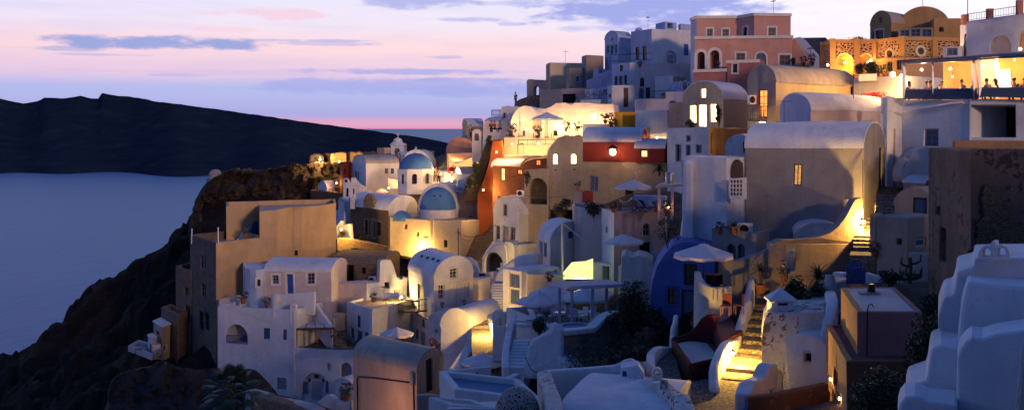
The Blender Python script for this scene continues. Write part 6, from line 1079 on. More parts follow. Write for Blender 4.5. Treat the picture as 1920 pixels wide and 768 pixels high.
path_wall('terrace_coping', 'curving white coping on the wall under the pergola', [(1035, 603, 59), (1052, 616, 58.6), (1080, 614, 59.6), (1107, 612, 60.6), (1118, 602, 61), (1130, 590, 61.5), (1146, 582, 62), (1172, 580, 63)], .7, .3, 'white', smooth=False, bev=.06)
t = T('plunge_pool', 'small round hot tub behind the curving coping', 'hot tub', P(1082, 611, 62)); t.part('rim', MB().lathe(P(1082, 612, 62), [(1.1, -.3), (1.1, .1), (.95, .1), (.95, -.1)], 24), 'paleblue', smooth=40); t.part('water', MB().lathe(P(1082, 612, 62), [(0, 0), (.97, 0)], 24), 'slateblue')
bush('very large dark bush beside the pergola', 1184, 624, 61, 92, 92, 3200, 'leaf_dark', .1, 12); bush('dark shrub below the large bush', 1230, 620, 60, 50, 40, 900, 'leaf_dark', .1); bush('low dry shrub on the dark slope', 1205, 668, 55, 44, 22, 500, 'leaf_olive', .09)
umbrella('pinkish parasol behind the blue roof terrace', 906, 661, 66.5, 42, .36, h=2.3, n=8); table('pale table under the pinkish parasol', P(916, 702, 66), 1.2, .8); chair('pale chair beside the pinkish parasol', P(893, 702, 66.4), 1, 'plastic')
umbrella('second white canopy tucked behind the pinkish parasol', 898, 667, 68.5, 36, .36, h=2.2, n=8)
slab('low_pink_wall', 'short pinkish wall beside the pinkish parasol', 'wall', [(868, 712), (868, 684), (880, 680), (886, 712)], (67.5, 67), .3, 'pinkwhite')
# blue cave house
t = slab('blue_cave_house', 'deep blue cave house with dark windows and flaking paint', 'house', [(1218, 625), (1220, 560), (1223, 528), (1232, 500), (1246, 478), (1262, 461), (1280, 455), (1300, 456), (1322, 462), (1340, 466), (1342, 625)], (61, 59.5), 5, 'bluewall', [(1282, 495, 1306, 535, 'wd', {'bars': 1}), (1252, 540, 1267, 570, 'wd', {'sur': 'bluepaint'}), (1277, 543, 1305, 606, 'dd', {'fill': 'slateblue'})], bev=.25)
umbrella('big white parasol in front of the blue cave house', 1319, 457, 56, 59, .34, h=2.4, n=8)
house('tan_room', 'tan room with a dark arched window and a white air conditioner on its roof', 'house', [(1334, 60.5), (1418, 58), (1444, 60)], 437, 520, 'taupe', [(0, 1363, 459, 1380, 486, 'ag', {'fill': 'darkglass', 'dp': .15}), (0, 1383, 459, 1397, 486, 'ag', {'fill': 'darkglass', 'dp': .15})], par=.3, rmat='roof_tan', bev=.08)
ac_unit('white air conditioner on the roof of the tan room', 1397, 429, 59.2, 27, 22); spiky('agave in a clay pot beside the roof air conditioner', 1376, 438, 58.4, 22, 26, pot='pot', droop=.6)
slab('sloping_courtyard_wall', 'taupe courtyard wall with a sloping top', 'wall', [(1352, 610), (1353, 487), (1380, 488), (1402, 482), (1430, 472), (1449, 462), (1452, 610)], (55.5, 57), .4, 'taupe')
path_wall('round_balcony', 'curved white balcony wall bulging in front of the blue cave house', [(1309, 512, 57.5), (1306, 508, 55), (1312, 522, 53), (1330, 536, 52.3), (1352, 537, 52.8), (1366, 536, 54)], .3, 3.2, 'white_old')
table('small dark table on the curved balcony', P(1334, 548, 54), .8, h=.95, mat='darkwood', round_=True); chair('iron chair on the curved balcony', P(1344, 550, 54.6), 2.5, 'iron'); chair('iron chair at the back of the curved balcony', P(1330, 546, 55.6), 0, 'iron')
chair('dark red wooden chair on the reddish patio', P(1361, 590, 50.5), 2.7, 'chairred'); chair('second dark red chair half behind the stair wall', P(1385, 588, 51.8), 1.6, 'chairred')
house('reddish_patio', 'reddish patio floor between the blue cave and the stairs', 'patio', [(1322, 53), (1348, 47.5), (1392, 50)], 640, 690, 'darkred', par=.02, rmat='pinkfloor', depth=None)
slab('red_swept_wall', 'dark red wall sweeping upward behind the red bench', 'wall', [(1256, 700), (1256, 632), (1272, 630), (1288, 624), (1300, 612), (1310, 597), (1322, 589), (1338, 588), (1339, 700)], (51.5, 50.2), .35, 'darkred')
house('red_bench_block', 'red block with a pale table top before the swept red wall', 'block', [(1258, 50.4), (1291, 45.6), (1358, 47)], 680, 745, 'darkred', par=.12, rmat='white_old', th=.2)
slab('red_planter_wall', 'broken red planter wall with a dark plant', 'planter', [(1293, 745), (1296, 690), (1306, 690), (1312, 708), (1318, 724), (1324, 706), (1332, 684), (1350, 676), (1356, 745)], (45.4, 45.8), .4, 'darkred'); bush('dark plant in the broken red planter', 1314, 716, 46, 24, 30, 260, 'leaf_dark', .07)
path_wall('winding_wall', 'winding white wall along the sunken path left of the red block', [(1268, 590, 56), (1262, 612, 54), (1258, 632, 52)], .25, 1.6, 'white')
path_wall('curving_parapet', 'curving white parapet around the sunken path end', [(1256, 651, 50.5), (1236, 652, 49.5), (1224, 660, 48), (1222, 684, 46), (1232, 702, 44.5), (1238, 720, 43)], .35, 2.0, 'white')
t = T('sunken_path', 'grey sunken path curving past the red block', 'path', P(1250, 690, 47)); t.part('paving', MB().grid([[P(1226+u*40+v*22, 664+v*86, 50-v*7.5) for u in np.linspace(0, 1, 5)] for v in np.linspace(0, 1, 8)]), 'paving'); t.e['kind'] = 'structure'
# stairs with lamp
stairs('stairs', 'long cobbled stairs glowing yellow under a wall lamp', (1377, 716, 45.4), (1434, 572, 55.5), 1.75, 9, 'cobble')
t = T('cobbled_path', 'grey cobbled path at the foot of the glowing stairs', 'path', P(1330, 760, 42)); t.part('paving', MB().grid([[P(1288+u*110, 800-v*92, 38.8+v*6.8) for u in np.linspace(0, 1, 8)] for v in np.linspace(0, 1, 8)]), 'cobble'); t.e['kind'] = 'structure'
path_wall('stair_side_wall', 'thick white stair wall glowing yellow around the wall lamp', [(1409, 506, 57.5), (1405, 540, 55), (1392, 590, 52), (1376, 632, 49.3), (1354, 642, 47.3), (1338, 682, 45.3), (1340, 722, 43.8)], .42, 2.6, 'white', bev=.14)
lamp('wall lamp glaring beside the cobbled stairs', 1374, 662, 46.8, 460, (1, .56, .10), .075, off=(.22, -.05, .02))
slab('peeling_wall', 'peeling white rubble wall right of the cobbled stairs', 'wall', [(1424, 745), (1428, 690), (1426, 640), (1430, 604), (1438, 588), (1500, 586), (1546, 584), (1546, 745)], (46, 45), 3.5, 'white_worn', [(1446, 690, 1467, 736, 'an', {'dp': .25, 'mat': 'cream'})], bev=.16, step=.5)
chimney('chimney', 'big white chimney with a pyramid cap on the peeling wall', 1462, 592, 46.6, 52, 52, 'pyramid')
house('white_chapel_box', 'small white box room with rounded top and a square window', 'house', [(1474, 44.4), (1552, 43.2)], 640, 745, 'white', [(0, 1508, 661, 1523, 678, 'g', {'dp': .3})], depth=2, roof='vault', gable=0, rise=14, over=0, bev=.15)
t = T('window_frame', 'pale square frame around the window of the small box room', 'window frame', P(1515, 680, 43.5)); a = P(1515, 669, 43.68); t.part('frame', MB().grid([[a+V3((x*w_, -o, z*w_)) for x, z in ((-1, -1), (1, -1), (1, 1), (-1, 1))] for w_, o in ((.27, -.02), (.27, .05), (.17, .05), (.17, -.1))], True), 'frame', wrp=False)
path_wall('lumpy_wall', 'lumpy white low wall at the right foot of the glowing stairs', [(1447, 680, 43.8), (1436, 683, 43.2), (1426, 702, 42.6), (1418, 708, 42), (1402, 716, 41.2), (1392, 736, 40)], .6, 2.5, 'white', bev=.2)
path_wall('brown_wall', 'reddish brown low wall along the bottom path', [(1398, 742, 39.6), (1440, 738, 39.8), (1490, 730, 40.2), (1552, 718, 40.6)], .4, 3, 'terracotta')
spiky('thin weed at the foot of the peeling wall', 1446, 735, 40.5, 14, 16, mat='leaf_dark', wide=.05)
t = T('leaning_board', 'small blue board leaning on the brown low wall', 'board', P(1399, 765, 38.8)); t.part('board', MB().bar(P(1396, 772, 38.8), P(1402, 752, 39.2), .12, .05), 'bluepaint')
path_wall('ridge_wall', 'lumpy whitewashed ridge wall behind the pink cube', [(1500, 592, 46), (1528, 575, 47.5), (1545, 548, 49), (1552, 530, 50), (1566, 524, 50.5), (1578, 520, 51)], .9, 2.5, 'white_old', bev=.25)
path_wall('white_flank_wall', 'smooth white wall dropping between the ridge wall and the pink cube', [(1556, 545, 48.5), (1560, 560, 46.5), (1556, 590, 44.8), (1548, 640, 43.6)], .5, 3, 'white', bev=.15)
chimney('chimney', 'rough little whitewashed chimney on the ridge wall', 1558, 540, 49, 22, 24, 'round', 'white_old')
bush('dark garden bush above the cobbled stairs', 1490, 578, 50.5, 76, 58, 1500, 'leaf_dark', .08); bush('dark bush under the sweeping tan wall', 1530, 585, 49, 60, 60, 900, 'leaf_dark', .08)
spiky('large spiky yucca before the sweeping tan wall', 1534, 520, 50, 38, 70, wide=.035, droop=.25); spiky('palm like plant in a clay pot at the stair head', 1426, 548, 54.5, 30, 40, stem=.75, pot='pot', wide=.04); bush('small plants around the clay pot at the stair head', 1440, 558, 55, 30, 14, 260, 'leaf_dark', .07)
t = T('blue_gate', 'blue wooden picket gate in the dark garden', 'gate', P(1605, 536, 50)); mb = MB(); a, b = P(1589, 532, 50), P(1620, 532, 49.6)
for k in range(6): h_ = .9+.28*math.sin(math.pi*k/5); mb.bar(a+(b-a)*k/5, a+(b-a)*k/5+V3((0, 0, h_)), .13, .05)
mb.bar(a+V3((0, 0, .25)), b+V3((0, 0, .25)), .1, .06); mb.bar(a+V3((0, 0, .75)), b+V3((0, 0, .75)), .1, .06); t.part('pickets', mb, 'bluepaint', wrp=False)
path_wall('garden_wall', 'low white garden wall right of the blue gate', [(1566, 510, 52), (1588, 512, 51.5)], .5, 1.6, 'white'); path_wall('garden_wall', 'long low pale wall running right from the blue gate', [(1622, 510, 51), (1660, 520, 50.4), (1690, 526, 50)], .4, 1.5, 'white'); path_wall('garden_wall', 'short pale wall end by the dark weathered building', [(1706, 470, 52), (1745, 470, 51)], .4, 1.6, 'greywall')
t = T('cactus', 'branching dark cactus in front of the weathered building', 'cactus', P(1706, 530, 48)); b = P(1706, 532, 48); mb = MB(); rnd = random.Random(5); mb.tube([b, b+V3((.03, 0, .7)), b+V3((0, 0, 1.2))], .09, 8)
for k in range(11):
    a = rnd.uniform(0, 6.28); z = rnd.uniform(.25, 1.0); q = b+V3((0, 0, z)); r_ = rnd.uniform(.35, .75); e = q+V3((math.cos(a)*r_, math.sin(a)*r_*.5, rnd.uniform(-.05, .15))); mb.tube([q, (q+e)/2-V3((0, 0, .05)), e, e+V3((.03, 0, rnd.uniform(.15, .4)))], [.06, .06, .055, .03], 7)
t.part('stems', mb, 'leaf_olive', smooth=60, wrp=False); bush('dark low bush beside the cactus', 1670, 532, 48, 60, 26, 600, 'leaf_dark', .07)
# pink cube bottom right
t = house('pink_cube_house', 'flat roofed cube house with a tan side and mauve pink front', 'house', [(1576, 43.6), (1609, 38), (1730, 37.6)], 580, 690, 'mauve', par=.02, rmat='pinkwhite', fm={0: 'ochre'}, bev=.05)
f1 = t.faces[1]; g = lambda x, y, o=.06: f1.p3(*f1.at(x, y), o); t.part('pipe', MB().tube([g(1627, 695), g(1628, 575), V3(g(1628, 575))+V3((.05, 0, .14)), V3(g(1628, 575))+V3((.16, -.02, .16)), V3(g(1628, 575))+V3((.2, -.02, .05))], .022, 7), 'iron', smooth=60)
t = T('roof_vent', 'dark roof vent on a slab on top of the pink cube', 'vent', P(1632, 545, 42)); t.part('slab', MB().box(P(1630, 547, 41.8), (.75, .5, .05)), 'greywall'); t.part('pot', MB().lathe(P(1634, 546, 41.8), [(.16, 0), (.15, .22), (.1, .28), (0, .28)], 12), 'iron', smooth=40)
t = house('tan_lower_house', 'tan lower storey with an arched window under the pink cube', 'house', [(1550, 43.4), (1590, 36.6), (1720, 36.6)], 675, 815, 'terracotta', [(0, 1564, 687, 1572, 728, 'ag', {'fill': 'darkred', 'dp': .2}), (0, 1553, 732, 1557, 790, 'dd'), (0, 1560, 735, 1569, 800, 'dd')], par=.08, rmat='pinkfloor', fm={0: 'ochre'}, bev=.06)
lamp('tiny lit wall lamp beside the arched window of the tan storey', 1557, 710, 41.3, 6, (1, .5, .2), .05); lamp('tiny lower wall lamp by the doors of the tan storey', 1574, 746, 38.6, 5, (1, .5, .2), .05)
bush('large dark bush spilling beside the pink cube', 1738, 760, 34.5, 110, 190, 3600, 'leaf_dark', .07, 14); bush('dark bush mass at the bottom beside the tan storey', 1655, 800, 33, 160, 110, 3600, 'leaf_dark', .06, 14); bush('upper dark bush against the weathered building', 1752, 610, 39, 60, 60, 1200, 'leaf_dark', .07)
# white stepped foreground mass
slab('stepped_white_mass', 'big stepped whitewashed mass in the right foreground', 'building', [(1790, 900), (1788, 645), (1763, 645), (1764, 628), (1759, 611), (1760, 590), (1766, 568), (1771, 556), (1787, 553), (1792, 532), (1795, 510), (1800, 507), (1826, 500), (1827, 484), (1990, 482), (1990, 900)], (25.2, 24), 3, 'white_rough', bev=.06, step=.5, wrp=False)
slab('white_drum', 'smooth rounded whitewashed block in front of the stepped mass', 'building', [(1796, 900), (1797, 624), (1803, 568), (1813, 530), (1820, 526), (1855, 531), (1920, 537), (1990, 545), (1990, 900)], (24, 22.6), 1.2, 'white_rough', bev=.09, step=.5, wrp=False)
slab('white_low_shoulder', 'low whitewashed shoulder at the foot of the stepped mass', 'building', [(1696, 900), (1699, 741), (1703, 723), (1722, 716), (1736, 711), (1740, 696), (1743, 671), (1746, 652), (1764, 645), (1800, 650), (1830, 660), (1830, 900)], (24.2, 23), 2, 'white_rough', bev=.06, step=.5, wrp=False)
slab('white_curved_front', 'nearest whitewashed wall with a big curved shoulder', 'building', [(1792, 900), (1793, 768), (1795, 671), (1801, 652), (1810, 639), (1822, 630), (1842, 633), (1867, 625), (1920, 617), (1990, 606), (1990, 900)], (22.4, 21), 1.2, 'white_rough', bev=.06, step=.5, wrp=False)
slab('white_front_step', 'lowest whitewashed step at the bottom right', 'building', [(1680, 900), (1684, 768), (1688, 754), (1697, 742), (1716, 740), (1740, 750), (1796, 758), (1796, 900)], (22.6, 21.8), 1.2, 'white_rough', bev=.06, step=.4, wrp=False)
slab('arched_chimney_crown', 'whitewashed double arched chimney crown with a little knob on top', 'chimney', [(1836, 488), (1836, 478), (1841, 468), (1850, 463), (1858, 466), (1860, 458), (1861, 456), (1867, 456), (1868, 466), (1878, 463), (1889, 468), (1894, 478), (1894, 488)], (24.3, 23.9), .35, 'white', [(1842, 469, 1859, 485, 'at'), (1871, 469, 1889, 485, 'at')], ground=False, bev=.03, step=.15)
slab('pale_corner_plank', 'pale leaning wall edge at the right picture edge', 'wall', [(1896, 800), (1912, 640), (1990, 600), (1990, 800)], (19.6, 19), .3, 'white_old', ground=False)
# bottom centre
t = house('blue_roof_terrace', 'white roof terrace with a blue painted floor', 'terrace', [(823, 53.2), (852, 49.2), (1018, 47.4)], 731, 830, 'white', par=.26, rmat='bluefloor', th=.3, bev=.05)
slab('back_parapet', 'white parapet with a round drain hole behind the blue floor', 'wall', [(824, 730), (824, 697), (919, 688), (919, 722)], (53.4, 54), .3, 'white', [(890, 699, 895, 704, 'g', {'dp': .25})], ground=False)
house('ribbed_roof', 'ribbed pale roof in the bottom foreground', 'roof', [(800, 44), (842, 42.6), (930, 42)], 756, 830, 'white', par=.06, rmat='roof_grey')
mb = MB(); t = T('roof_ribs', 'rows of narrow ribs on the pale foreground roof', 'roof ribs', P(880, 760, 42.5))
for k in range(26): mb.bar(P(838+k*3.6, 766, 41.9), P(846+k*3.35, 753, 44), .05, .05)
t.part('ribs', mb, 'roof_white')
t = T('stone_dome', 'rounded dome covered in dark stones set in pale mortar', 'dome', P(970, 790, 41)); dome(t, P(970, 772, 41), .86, .98, 'domestone', 'shell', 40); t.part('drum', MB().lathe(P(970, 772, 41), [(.86, -1.2), (.86, .01)], 40), 'domestone', smooth=60, wrp=False)
house('white_vault_roof', 'stained low white vault roof in the bottom foreground', 'house', [(1044, 38.6), (1250, 37.4)], 772, 840, 'white_old', depth=6.2, roof='vault', gable=1, rise=13, rmat='roof_white', over=0, bev=.1)
path_wall('left_parapet', 'thick worn white parapet at the left of the stained vault roof', [(1022, 694, 44.5), (1030, 720, 41.6), (1040, 752, 38.8), (1048, 790, 36.4)], .6, 2.5, 'white_worn', bev=.1)
path_wall('back_parapet', 'white back parapet rising to a hump behind the stained vault roof', [(1020, 694, 45.2), (1080, 691, 45), (1140, 688, 44.8), (1160, 683, 44.6), (1174, 676, 44.5), (1190, 675, 44.4), (1204, 690, 44.2), (1222, 706, 43.6)], .35, 2.5, 'white', bev=.1)
slab('blue_panel_block', 'small white block with a blue panel behind the stained vault roof', 'block', [(1166, 730), (1166, 690), (1200, 686), (1212, 700), (1212, 730)], (43.2, 42.6), .9, 'white', [(1168, 697, 1177, 713, 'wb', {'fill': 'bluedoor', 'bars': 1})], bev=.06, ground=False)
path_wall('rough_edge_wall', 'rough white wall end on the right of the stained vault roof', [(1216, 716, 42), (1240, 714, 41), (1262, 730, 39.6), (1278, 742, 38.6), (1286, 770, 37)], .7, 2.5, 'white_worn', bev=.15)
chimney('chimney', 'small white arched chimney behind the rough white wall end', 1232, 716, 42.6, 18, 28, 'arch'); chimney('chimney', 'broken round chimney on the rough white wall end', 1248, 738, 40, 18, 28, 'round', 'white_worn')
path_wall('floor_kerb', 'low pale wall running from the white stairs to the blue roof terrace', [(918, 724, 53.8), (950, 708, 55.5), (970, 700, 57.5)], .4, 1.6, 'white'); slab('swept_wall_foot', 'white sloping foot beside the swept stair wall', 'wall', [(1046, 710), (1046, 668), (1060, 672), (1078, 692), (1080, 710)], (57.6, 57), 1, 'white')
t = T('scrub', 'dry scrub and weeds on the dark slope below the large bush', 'scrub', P(1150, 670, 55)); mb = MB(); rnd = random.Random(11)
for k in range(1100):
    px = rnd.uniform(1060, 1262); py = rnd.uniform(622, 690); d = 66-(py-590)*.12+rnd.uniform(-2, 2); leaves(mb, P(px, py+6, d), (.2, .2, .12), 4, .07, k)
t.part('tufts', mb, 'scrub', wrp=False); t.e['kind'] = 'stuff'
# ================================================================== the crag at the end of the headland
XL = [(300, 470), (308, 436), (318, 424), (333, 398), (345, 384), (360, 373), (380, 364), (400, 358), (430, 350), (450, 346), (462, 336), (476, 322), (490, 296), (505, 262), (520, 222)]
YT = [(380, 330), (420, 322), (436, 318), (470, 322), (500, 318), (540, 312), (570, 306), (600, 303), (660, 303)]
def tab(T_, v):
    for (a, b_), (c_, d_) in zip(T_, T_[1:]):
        if v <= c_: return b_+(d_-b_)*max(0, min(1, (v-a)/(c_-a)))
    return T_[-1][1]
def relief(name, label, xl, yt, xr, y0, y1, dfun, amp, mat, nu=110, nv=64, fz=.22, back=9):
    mb = MB(); rows = []
    for j in range(nv):
        row = []
        for i in range(nu):
            f = i/(nu-1); py0 = y0+(y1-y0)*j/(nv-1); x0 = tab(xl, py0); px = x0+(xr-x0)*f; top = tab(yt, px); py = max(py0, top); d = dfun(px, py)
            if i == 0: d += back
            elif i == 1: d += back*.28
            if py0 < top: d += (top-py0)*.35
            q = P(px, py, d); n1 = noise.fractal(q*.16, .9, 2.1, 5); n2 = abs(noise.fractal(V3((q.x*.42, q.y*.42, q.z*fz)), .9, 2.2, 6)); z = noise.fractal(q*.7, .8, 2.1, 4)*.5
            p2 = P(px, py, d-amp*(n1*2.4+n2*3.2)); row.append(V3((p2.x+z*.6*amp, p2.y, p2.z+z*.7*amp)))
        rows.append(row)
    mb.grid(rows); t = T(name, label, 'rock', P((tab(xl, y1)+xr)/2, y1, dfun(xr, y1))); t.part('rock_face', mb, mat, wrp=False, smooth=35)
relief('crag', 'rugged dark rock crag at the seaward end of the headland', XL, YT, 655, 302, 522, lambda x, y: 148.5-(y-303)*.055, 1, 'crag')
relief('bluff', 'streaked grey brown bluff under the dark stone tower', [(660, 196), (700, 205), (760, 198), (820, 190)], [(190, 800), (200, 752), (207, 716), (218, 703), (240, 695), (262, 690), (285, 684), (302, 675), (330, 686), (372, 694), (408, 691), (424, 712), (432, 745), (446, 800)], 446, 668, 820, lambda x, y: 86-(y-668)*.035, .45, 'cliffplaster', 90, 50, .12, 5)
relief('rubble_bank', 'bank of dark rubble below the church wall', [(400, 629), (600, 629)], [(628, 476), (645, 469), (660, 466), (700, 470), (740, 478), (790, 487), (805, 500)], 805, 462, 520, lambda x, y: 107.5-(y-466)*.05, .55, 'crag', 90, 36, .3, 4)
# ================================================================== clutter: aerials, wires, pots, tanks
def aerial(label, px, py, d, h=1.6, seed=1):
    b = P(px, py, d); t = T('aerial', label, 'aerial', b, 'roof aerials'); mb = MB(); mb.bar(b-V3((0, 0, .2)), b+V3((0, 0, h)), .035); rnd = random.Random(seed); a = rnd.uniform(0, 3); u = V3((math.cos(a), math.sin(a), 0)); v = V3((-u.y, u.x, 0)); c = b+V3((0, 0, h*.94)); mb.bar(c-u*.5, c+u*.5, .025)
    for k in range(6): q = c+u*(-.45+.18*k); mb.bar(q-v*(.16+.03*k), q+v*(.16+.03*k), .018)
    t.part('rods', mb, 'iron', wrp=False)
for a in [('roof aerial on the flat roofed white cube', 720, 572, 88), ('roof aerial on the arched white house', 800, 478, 90), ('roof aerial on the two storey vaulted house', 1010, 378, 108), ('roof aerial on the big taupe vault', 1470, 236, 65.5), ('roof aerial on the yellow vaulted house', 1520, 125, 88), ('roof aerial on the blue white skyline house', 1215, 55, 135), ('roof aerial on the pink house', 1450, 28, 118), ('roof aerial on the long white house behind the church', 710, 297, 134), ('roof aerial on the brown skyline vault', 1730, 16, 114), ('roof aerial on the white big vault', 1600, 180, 79), ('roof aerial on the pale yellow cube', 1060, 117, 148)]: aerial(*a, seed=a[1])
def wire(label, pts, sag=.5, r=.022):
    p = [P(*q) for q in pts]; t = T('wire', label, 'wire', p[0], 'overhead wires'); path = []
    for a, b in zip(p, p[1:]): path += [a+(b-a)*k/8-V3((0, 0, sag*4*(k/8)*(1-k/8))) for k in range(9)]
    t.part('cable', MB().tube(path, r, 5), 'iron', wrp=False)
t = T('utility_pole', 'slim dark utility pole beside the church annex', 'pole', P(859, 482, 107)); a = P(859, 482, 107); t.part('pole', MB().tube([a-V3((0, 0, 1)), a+V3((0, 0, 2.9))], .06, 7), 'wood', wrp=False); t.part('crossarm', MB().bar(a+V3((-.3, 0, 2.5)), a+V3((.3, 0, 2.5)), .05), 'iron', wrp=False)
wire('wire from the utility pole to the church annex corner', [(859, 434, 107), (884, 448, 109)]); wire('wire from the utility pole to the two storey vaulted house', [(859, 436, 107), (930, 420, 106.5)], .8); wire('wire across the front of the cave arch', [(960, 360, 103), (1074, 364, 94)], .4)
wire('wire looping down the swept white wall', [(985, 668, 57.8), (1010, 696, 57.6)], .3); wire('wire along the wall under the pale cube', [(1100, 178, 132), (1190, 150, 128)], .6); wire('cable down the corner of the big taupe house', [(1618, 300, 61.6), (1618, 408, 59.6)], 0)
for i, (px, py, d, s_, fl) in enumerate([(500, 575, 85.8, 1, 0), (672, 656, 83, .9, 0), (812, 655, 81, 1, 1), (700, 566, 84.5, .9, 0), (1150, 398, 80, .9, 1), (1230, 398, 80.5, 1, 0), (1300, 610, 58.5, .9, 1), (1350, 440, 58.6, .8, 1), (1470, 528, 55.6, 1, 0), (1640, 482, 54, .9, 1), (1290, 186, 117, 1, 1), (1245, 188, 119.6, 1, 0), (1200, 126, 128.5, 1, 0), (1345, 130, 112, 1, 1), (1410, 130, 110, 1, 0), (1660, 146, 88, 1.2, 0), (1030, 530, 74, .9, 1), (1150, 604, 65.5, .8, 0)]):
    flowerpot('%s %s' % ('potted red flowers' if fl else 'small potted shrub', ['on the big white terrace by the round room', 'before the white cube house door', 'at the foot of the arched house flank', 'on the tan flat roof edge', 'at the left of the deck chair terrace', 'beside the deck chairs', 'by the blue cave door', 'on the tan room roof', 'by the door in the sweeping tan wall', 'on the stair landing below the wall lamp', 'on the white step house terrace', 'at the thin steel railing', 'on the blue houses terrace', 'before the pink house arches', 'before the pink house right doors', 'on the white terrace slope', 'behind the nearest parasol', 'at the last pergola post'][i]), px, py, d, s_, 'leaf_dark' if i % 3 else 'leaf', bool(fl))
def tank(label, px, py, d):
    c = P(px, py, d); t = T('water_heater', label, 'water heater', c, 'roof water heaters'); u = V3((1, .2, 0)).normalized(); t.part('tank', MB().tube([c-u*.6+V3((0, 0, .75)), c+u*.6+V3((0, 0, .75))], .24, 12), 'plastic', smooth=50, wrp=False); mb = MB(); [mb.bar(c+u*s*.5, c+u*s*.5+V3((0, 0, .6)), .05) for s in (-1, 1)]; t.part('stand', mb, 'iron', wrp=False)
tank('white water heater tank on the flat roof behind the white cube house', 735, 571, 86.5)
# ------------------------------------------------------------------ sky
w = bpy.data.worlds.new('World'); S.world = w; w.use_nodes = True; nt = w.node_tree; bg = nt.nodes['Background']
tc = N(nt, 'ShaderNodeTexCoord'); nrm = N(nt, 'ShaderNodeVectorMath', operation='NORMALIZE'); LK(nt, tc.outputs['Generated'], nrm.inputs[0])
sx = N(nt, 'ShaderNodeSeparateXYZ'); LK(nt, nrm.outputs[0], sx.inputs[0]); X, Y, Z = sx.outputs
el = math_n(nt, 'ARCSINE', Z); az = math_n(nt, 'ARCTAN2', X, Y)
tt = math_n(nt, 'POWER', math_n(nt, 'DIVIDE', math_n(nt, 'MAXIMUM', el, 0), math.pi/2), .5)
g1 = ramp(nt, tt, SKY_RAMP)
g1.node.color_ramp.interpolation = 'EASE'
# whiter towards the place where the sun went down (right), dimmer and mauver to the left
rt = N(nt, 'ShaderNodeMapRange', interpolation_type='SMOOTHSTEP'); LK(nt, az, rt.inputs[0]); rt.inputs[1].default_value = -.02; rt.inputs[2].default_value = .42
lo = N(nt, 'ShaderNodeMapRange', interpolation_type='SMOOTHSTEP'); LK(nt, el, lo.inputs[0]); lo.inputs[1].default_value = .02; lo.inputs[2].default_value = .075
hi = N(nt, 'ShaderNodeMapRange', interpolation_type='SMOOTHSTEP'); LK(nt, el, hi.inputs[0]); hi.inputs[1].default_value = .5; hi.inputs[2].default_value = .15
wf = math_n(nt, 'MULTIPLY', math_n(nt, 'MULTIPLY', rt.outputs[0], lo.outputs[0]), hi.outputs[0])
c = mixc(nt, math_n(nt, 'MULTIPLY', wf, .8), g1, (1.0, .93, 1.0))
lf = N(nt, 'ShaderNodeMapRange'); LK(nt, az, lf.inputs[0]); lf.inputs[1].default_value = -.1; lf.inputs[2].default_value = -.52
c = mixc(nt, math_n(nt, 'MULTIPLY', lf.outputs[0], .3), c, mixc(nt, 1, c, (.82, .84, .98), 'MULTIPLY'))
# clouds: long flat banks, placed by azimuth and elevation
U = math_n(nt, 'MULTIPLY', az, 2000); Vv = math_n(nt, 'MULTIPLY', el, 2000)
cv = N(nt, 'ShaderNodeCombineXYZ'); LK(nt, U, cv.inputs[0]); LK(nt, Vv, cv.inputs[1])
s1 = N(nt, 'ShaderNodeVectorMath', operation='MULTIPLY'); LK(nt, cv.outputs[0], s1.inputs[0]); s1.inputs[1].default_value = (.011, .040, 1)
n1 = noise_tex(nt, s1.outputs[0], 1.0, 7, .62)
s2 = N(nt, 'ShaderNodeVectorMath', operation='MULTIPLY'); LK(nt, cv.outputs[0], s2.inputs[0]); s2.inputs[1].default_value = (.0035, .030, 1)
n2 = noise_tex(nt, s2.outputs[0], 1.0, 6, .6)
c = mixc(nt, math_n(nt, 'MULTIPLY', ramp(nt, n2, [(.45, (0, 0, 0)), (.75, (1, 1, 1))]), .22), c, (.42, .40, .72))
def cloud(c, px, py, hx, hy, col, dens=1.0, thr=.35, soft=.35):
    u0 = math.atan((px-960)/F)*2000; v0 = (HY-py)
    a = math_n(nt, 'DIVIDE', math_n(nt, 'SUBTRACT', U, u0), hx); b = math_n(nt, 'DIVIDE', math_n(nt, 'SUBTRACT', Vv, v0), hy)
    r2 = math_n(nt, 'ADD', math_n(nt, 'MULTIPLY', a, a), math_n(nt, 'MULTIPLY', b, b))
    f = math_n(nt, 'ADD', math_n(nt, 'SUBTRACT', 1, r2), math_n(nt, 'MULTIPLY', math_n(nt, 'SUBTRACT', n1, .5), 3.8))
    m = N(nt, 'ShaderNodeMapRange', interpolation_type='SMOOTHSTEP'); LK(nt, f, m.inputs[0]); m.inputs[1].default_value = thr; m.inputs[2].default_value = thr+soft; m.inputs[4].default_value = dens
    return mixc(nt, m.outputs[0], c, col)
for a in CLOUDS: c = cloud(c, *a, thr=-.12, soft=.95)
# the sky behind the camera is the dark side of dusk
bk = N(nt, 'ShaderNodeMapRange', interpolation_type='SMOOTHSTEP'); LK(nt, Y, bk.inputs[0]); bk.inputs[1].default_value = .75; bk.inputs[2].default_value = -.5
c = mixc(nt, math_n(nt, 'MULTIPLY', bk.outputs[0], 1.0), c, mixc(nt, 1, c, BACK, 'MULTIPLY'))
sky = N(nt, 'ShaderNodeTexSky', sky_type='NISHITA'); sky.sun_disc = False; sky.sun_elevation = math.radians(-3); sky.sun_rotation = math.radians(14)
add = mixc(nt, .05, c, sky.outputs[0], 'ADD')
LK(nt, add, bg.inputs[0]); bg.inputs[1].default_value = SKYK

l = bpy.data.lights.new('added_warm_lamp', 'SUN'); l.energy = SUNK; l.color = SUNC; l.angle = math.radians(5); o = link(bpy.data.objects.new('added_warm_lamp', l)); o.rotation_euler = V3(SUN).to_track_quat('-Z', 'Y').to_euler(); o.location = (60, -100, CZ+60)  # added directional lamp for the town's warm light; the real sun has set
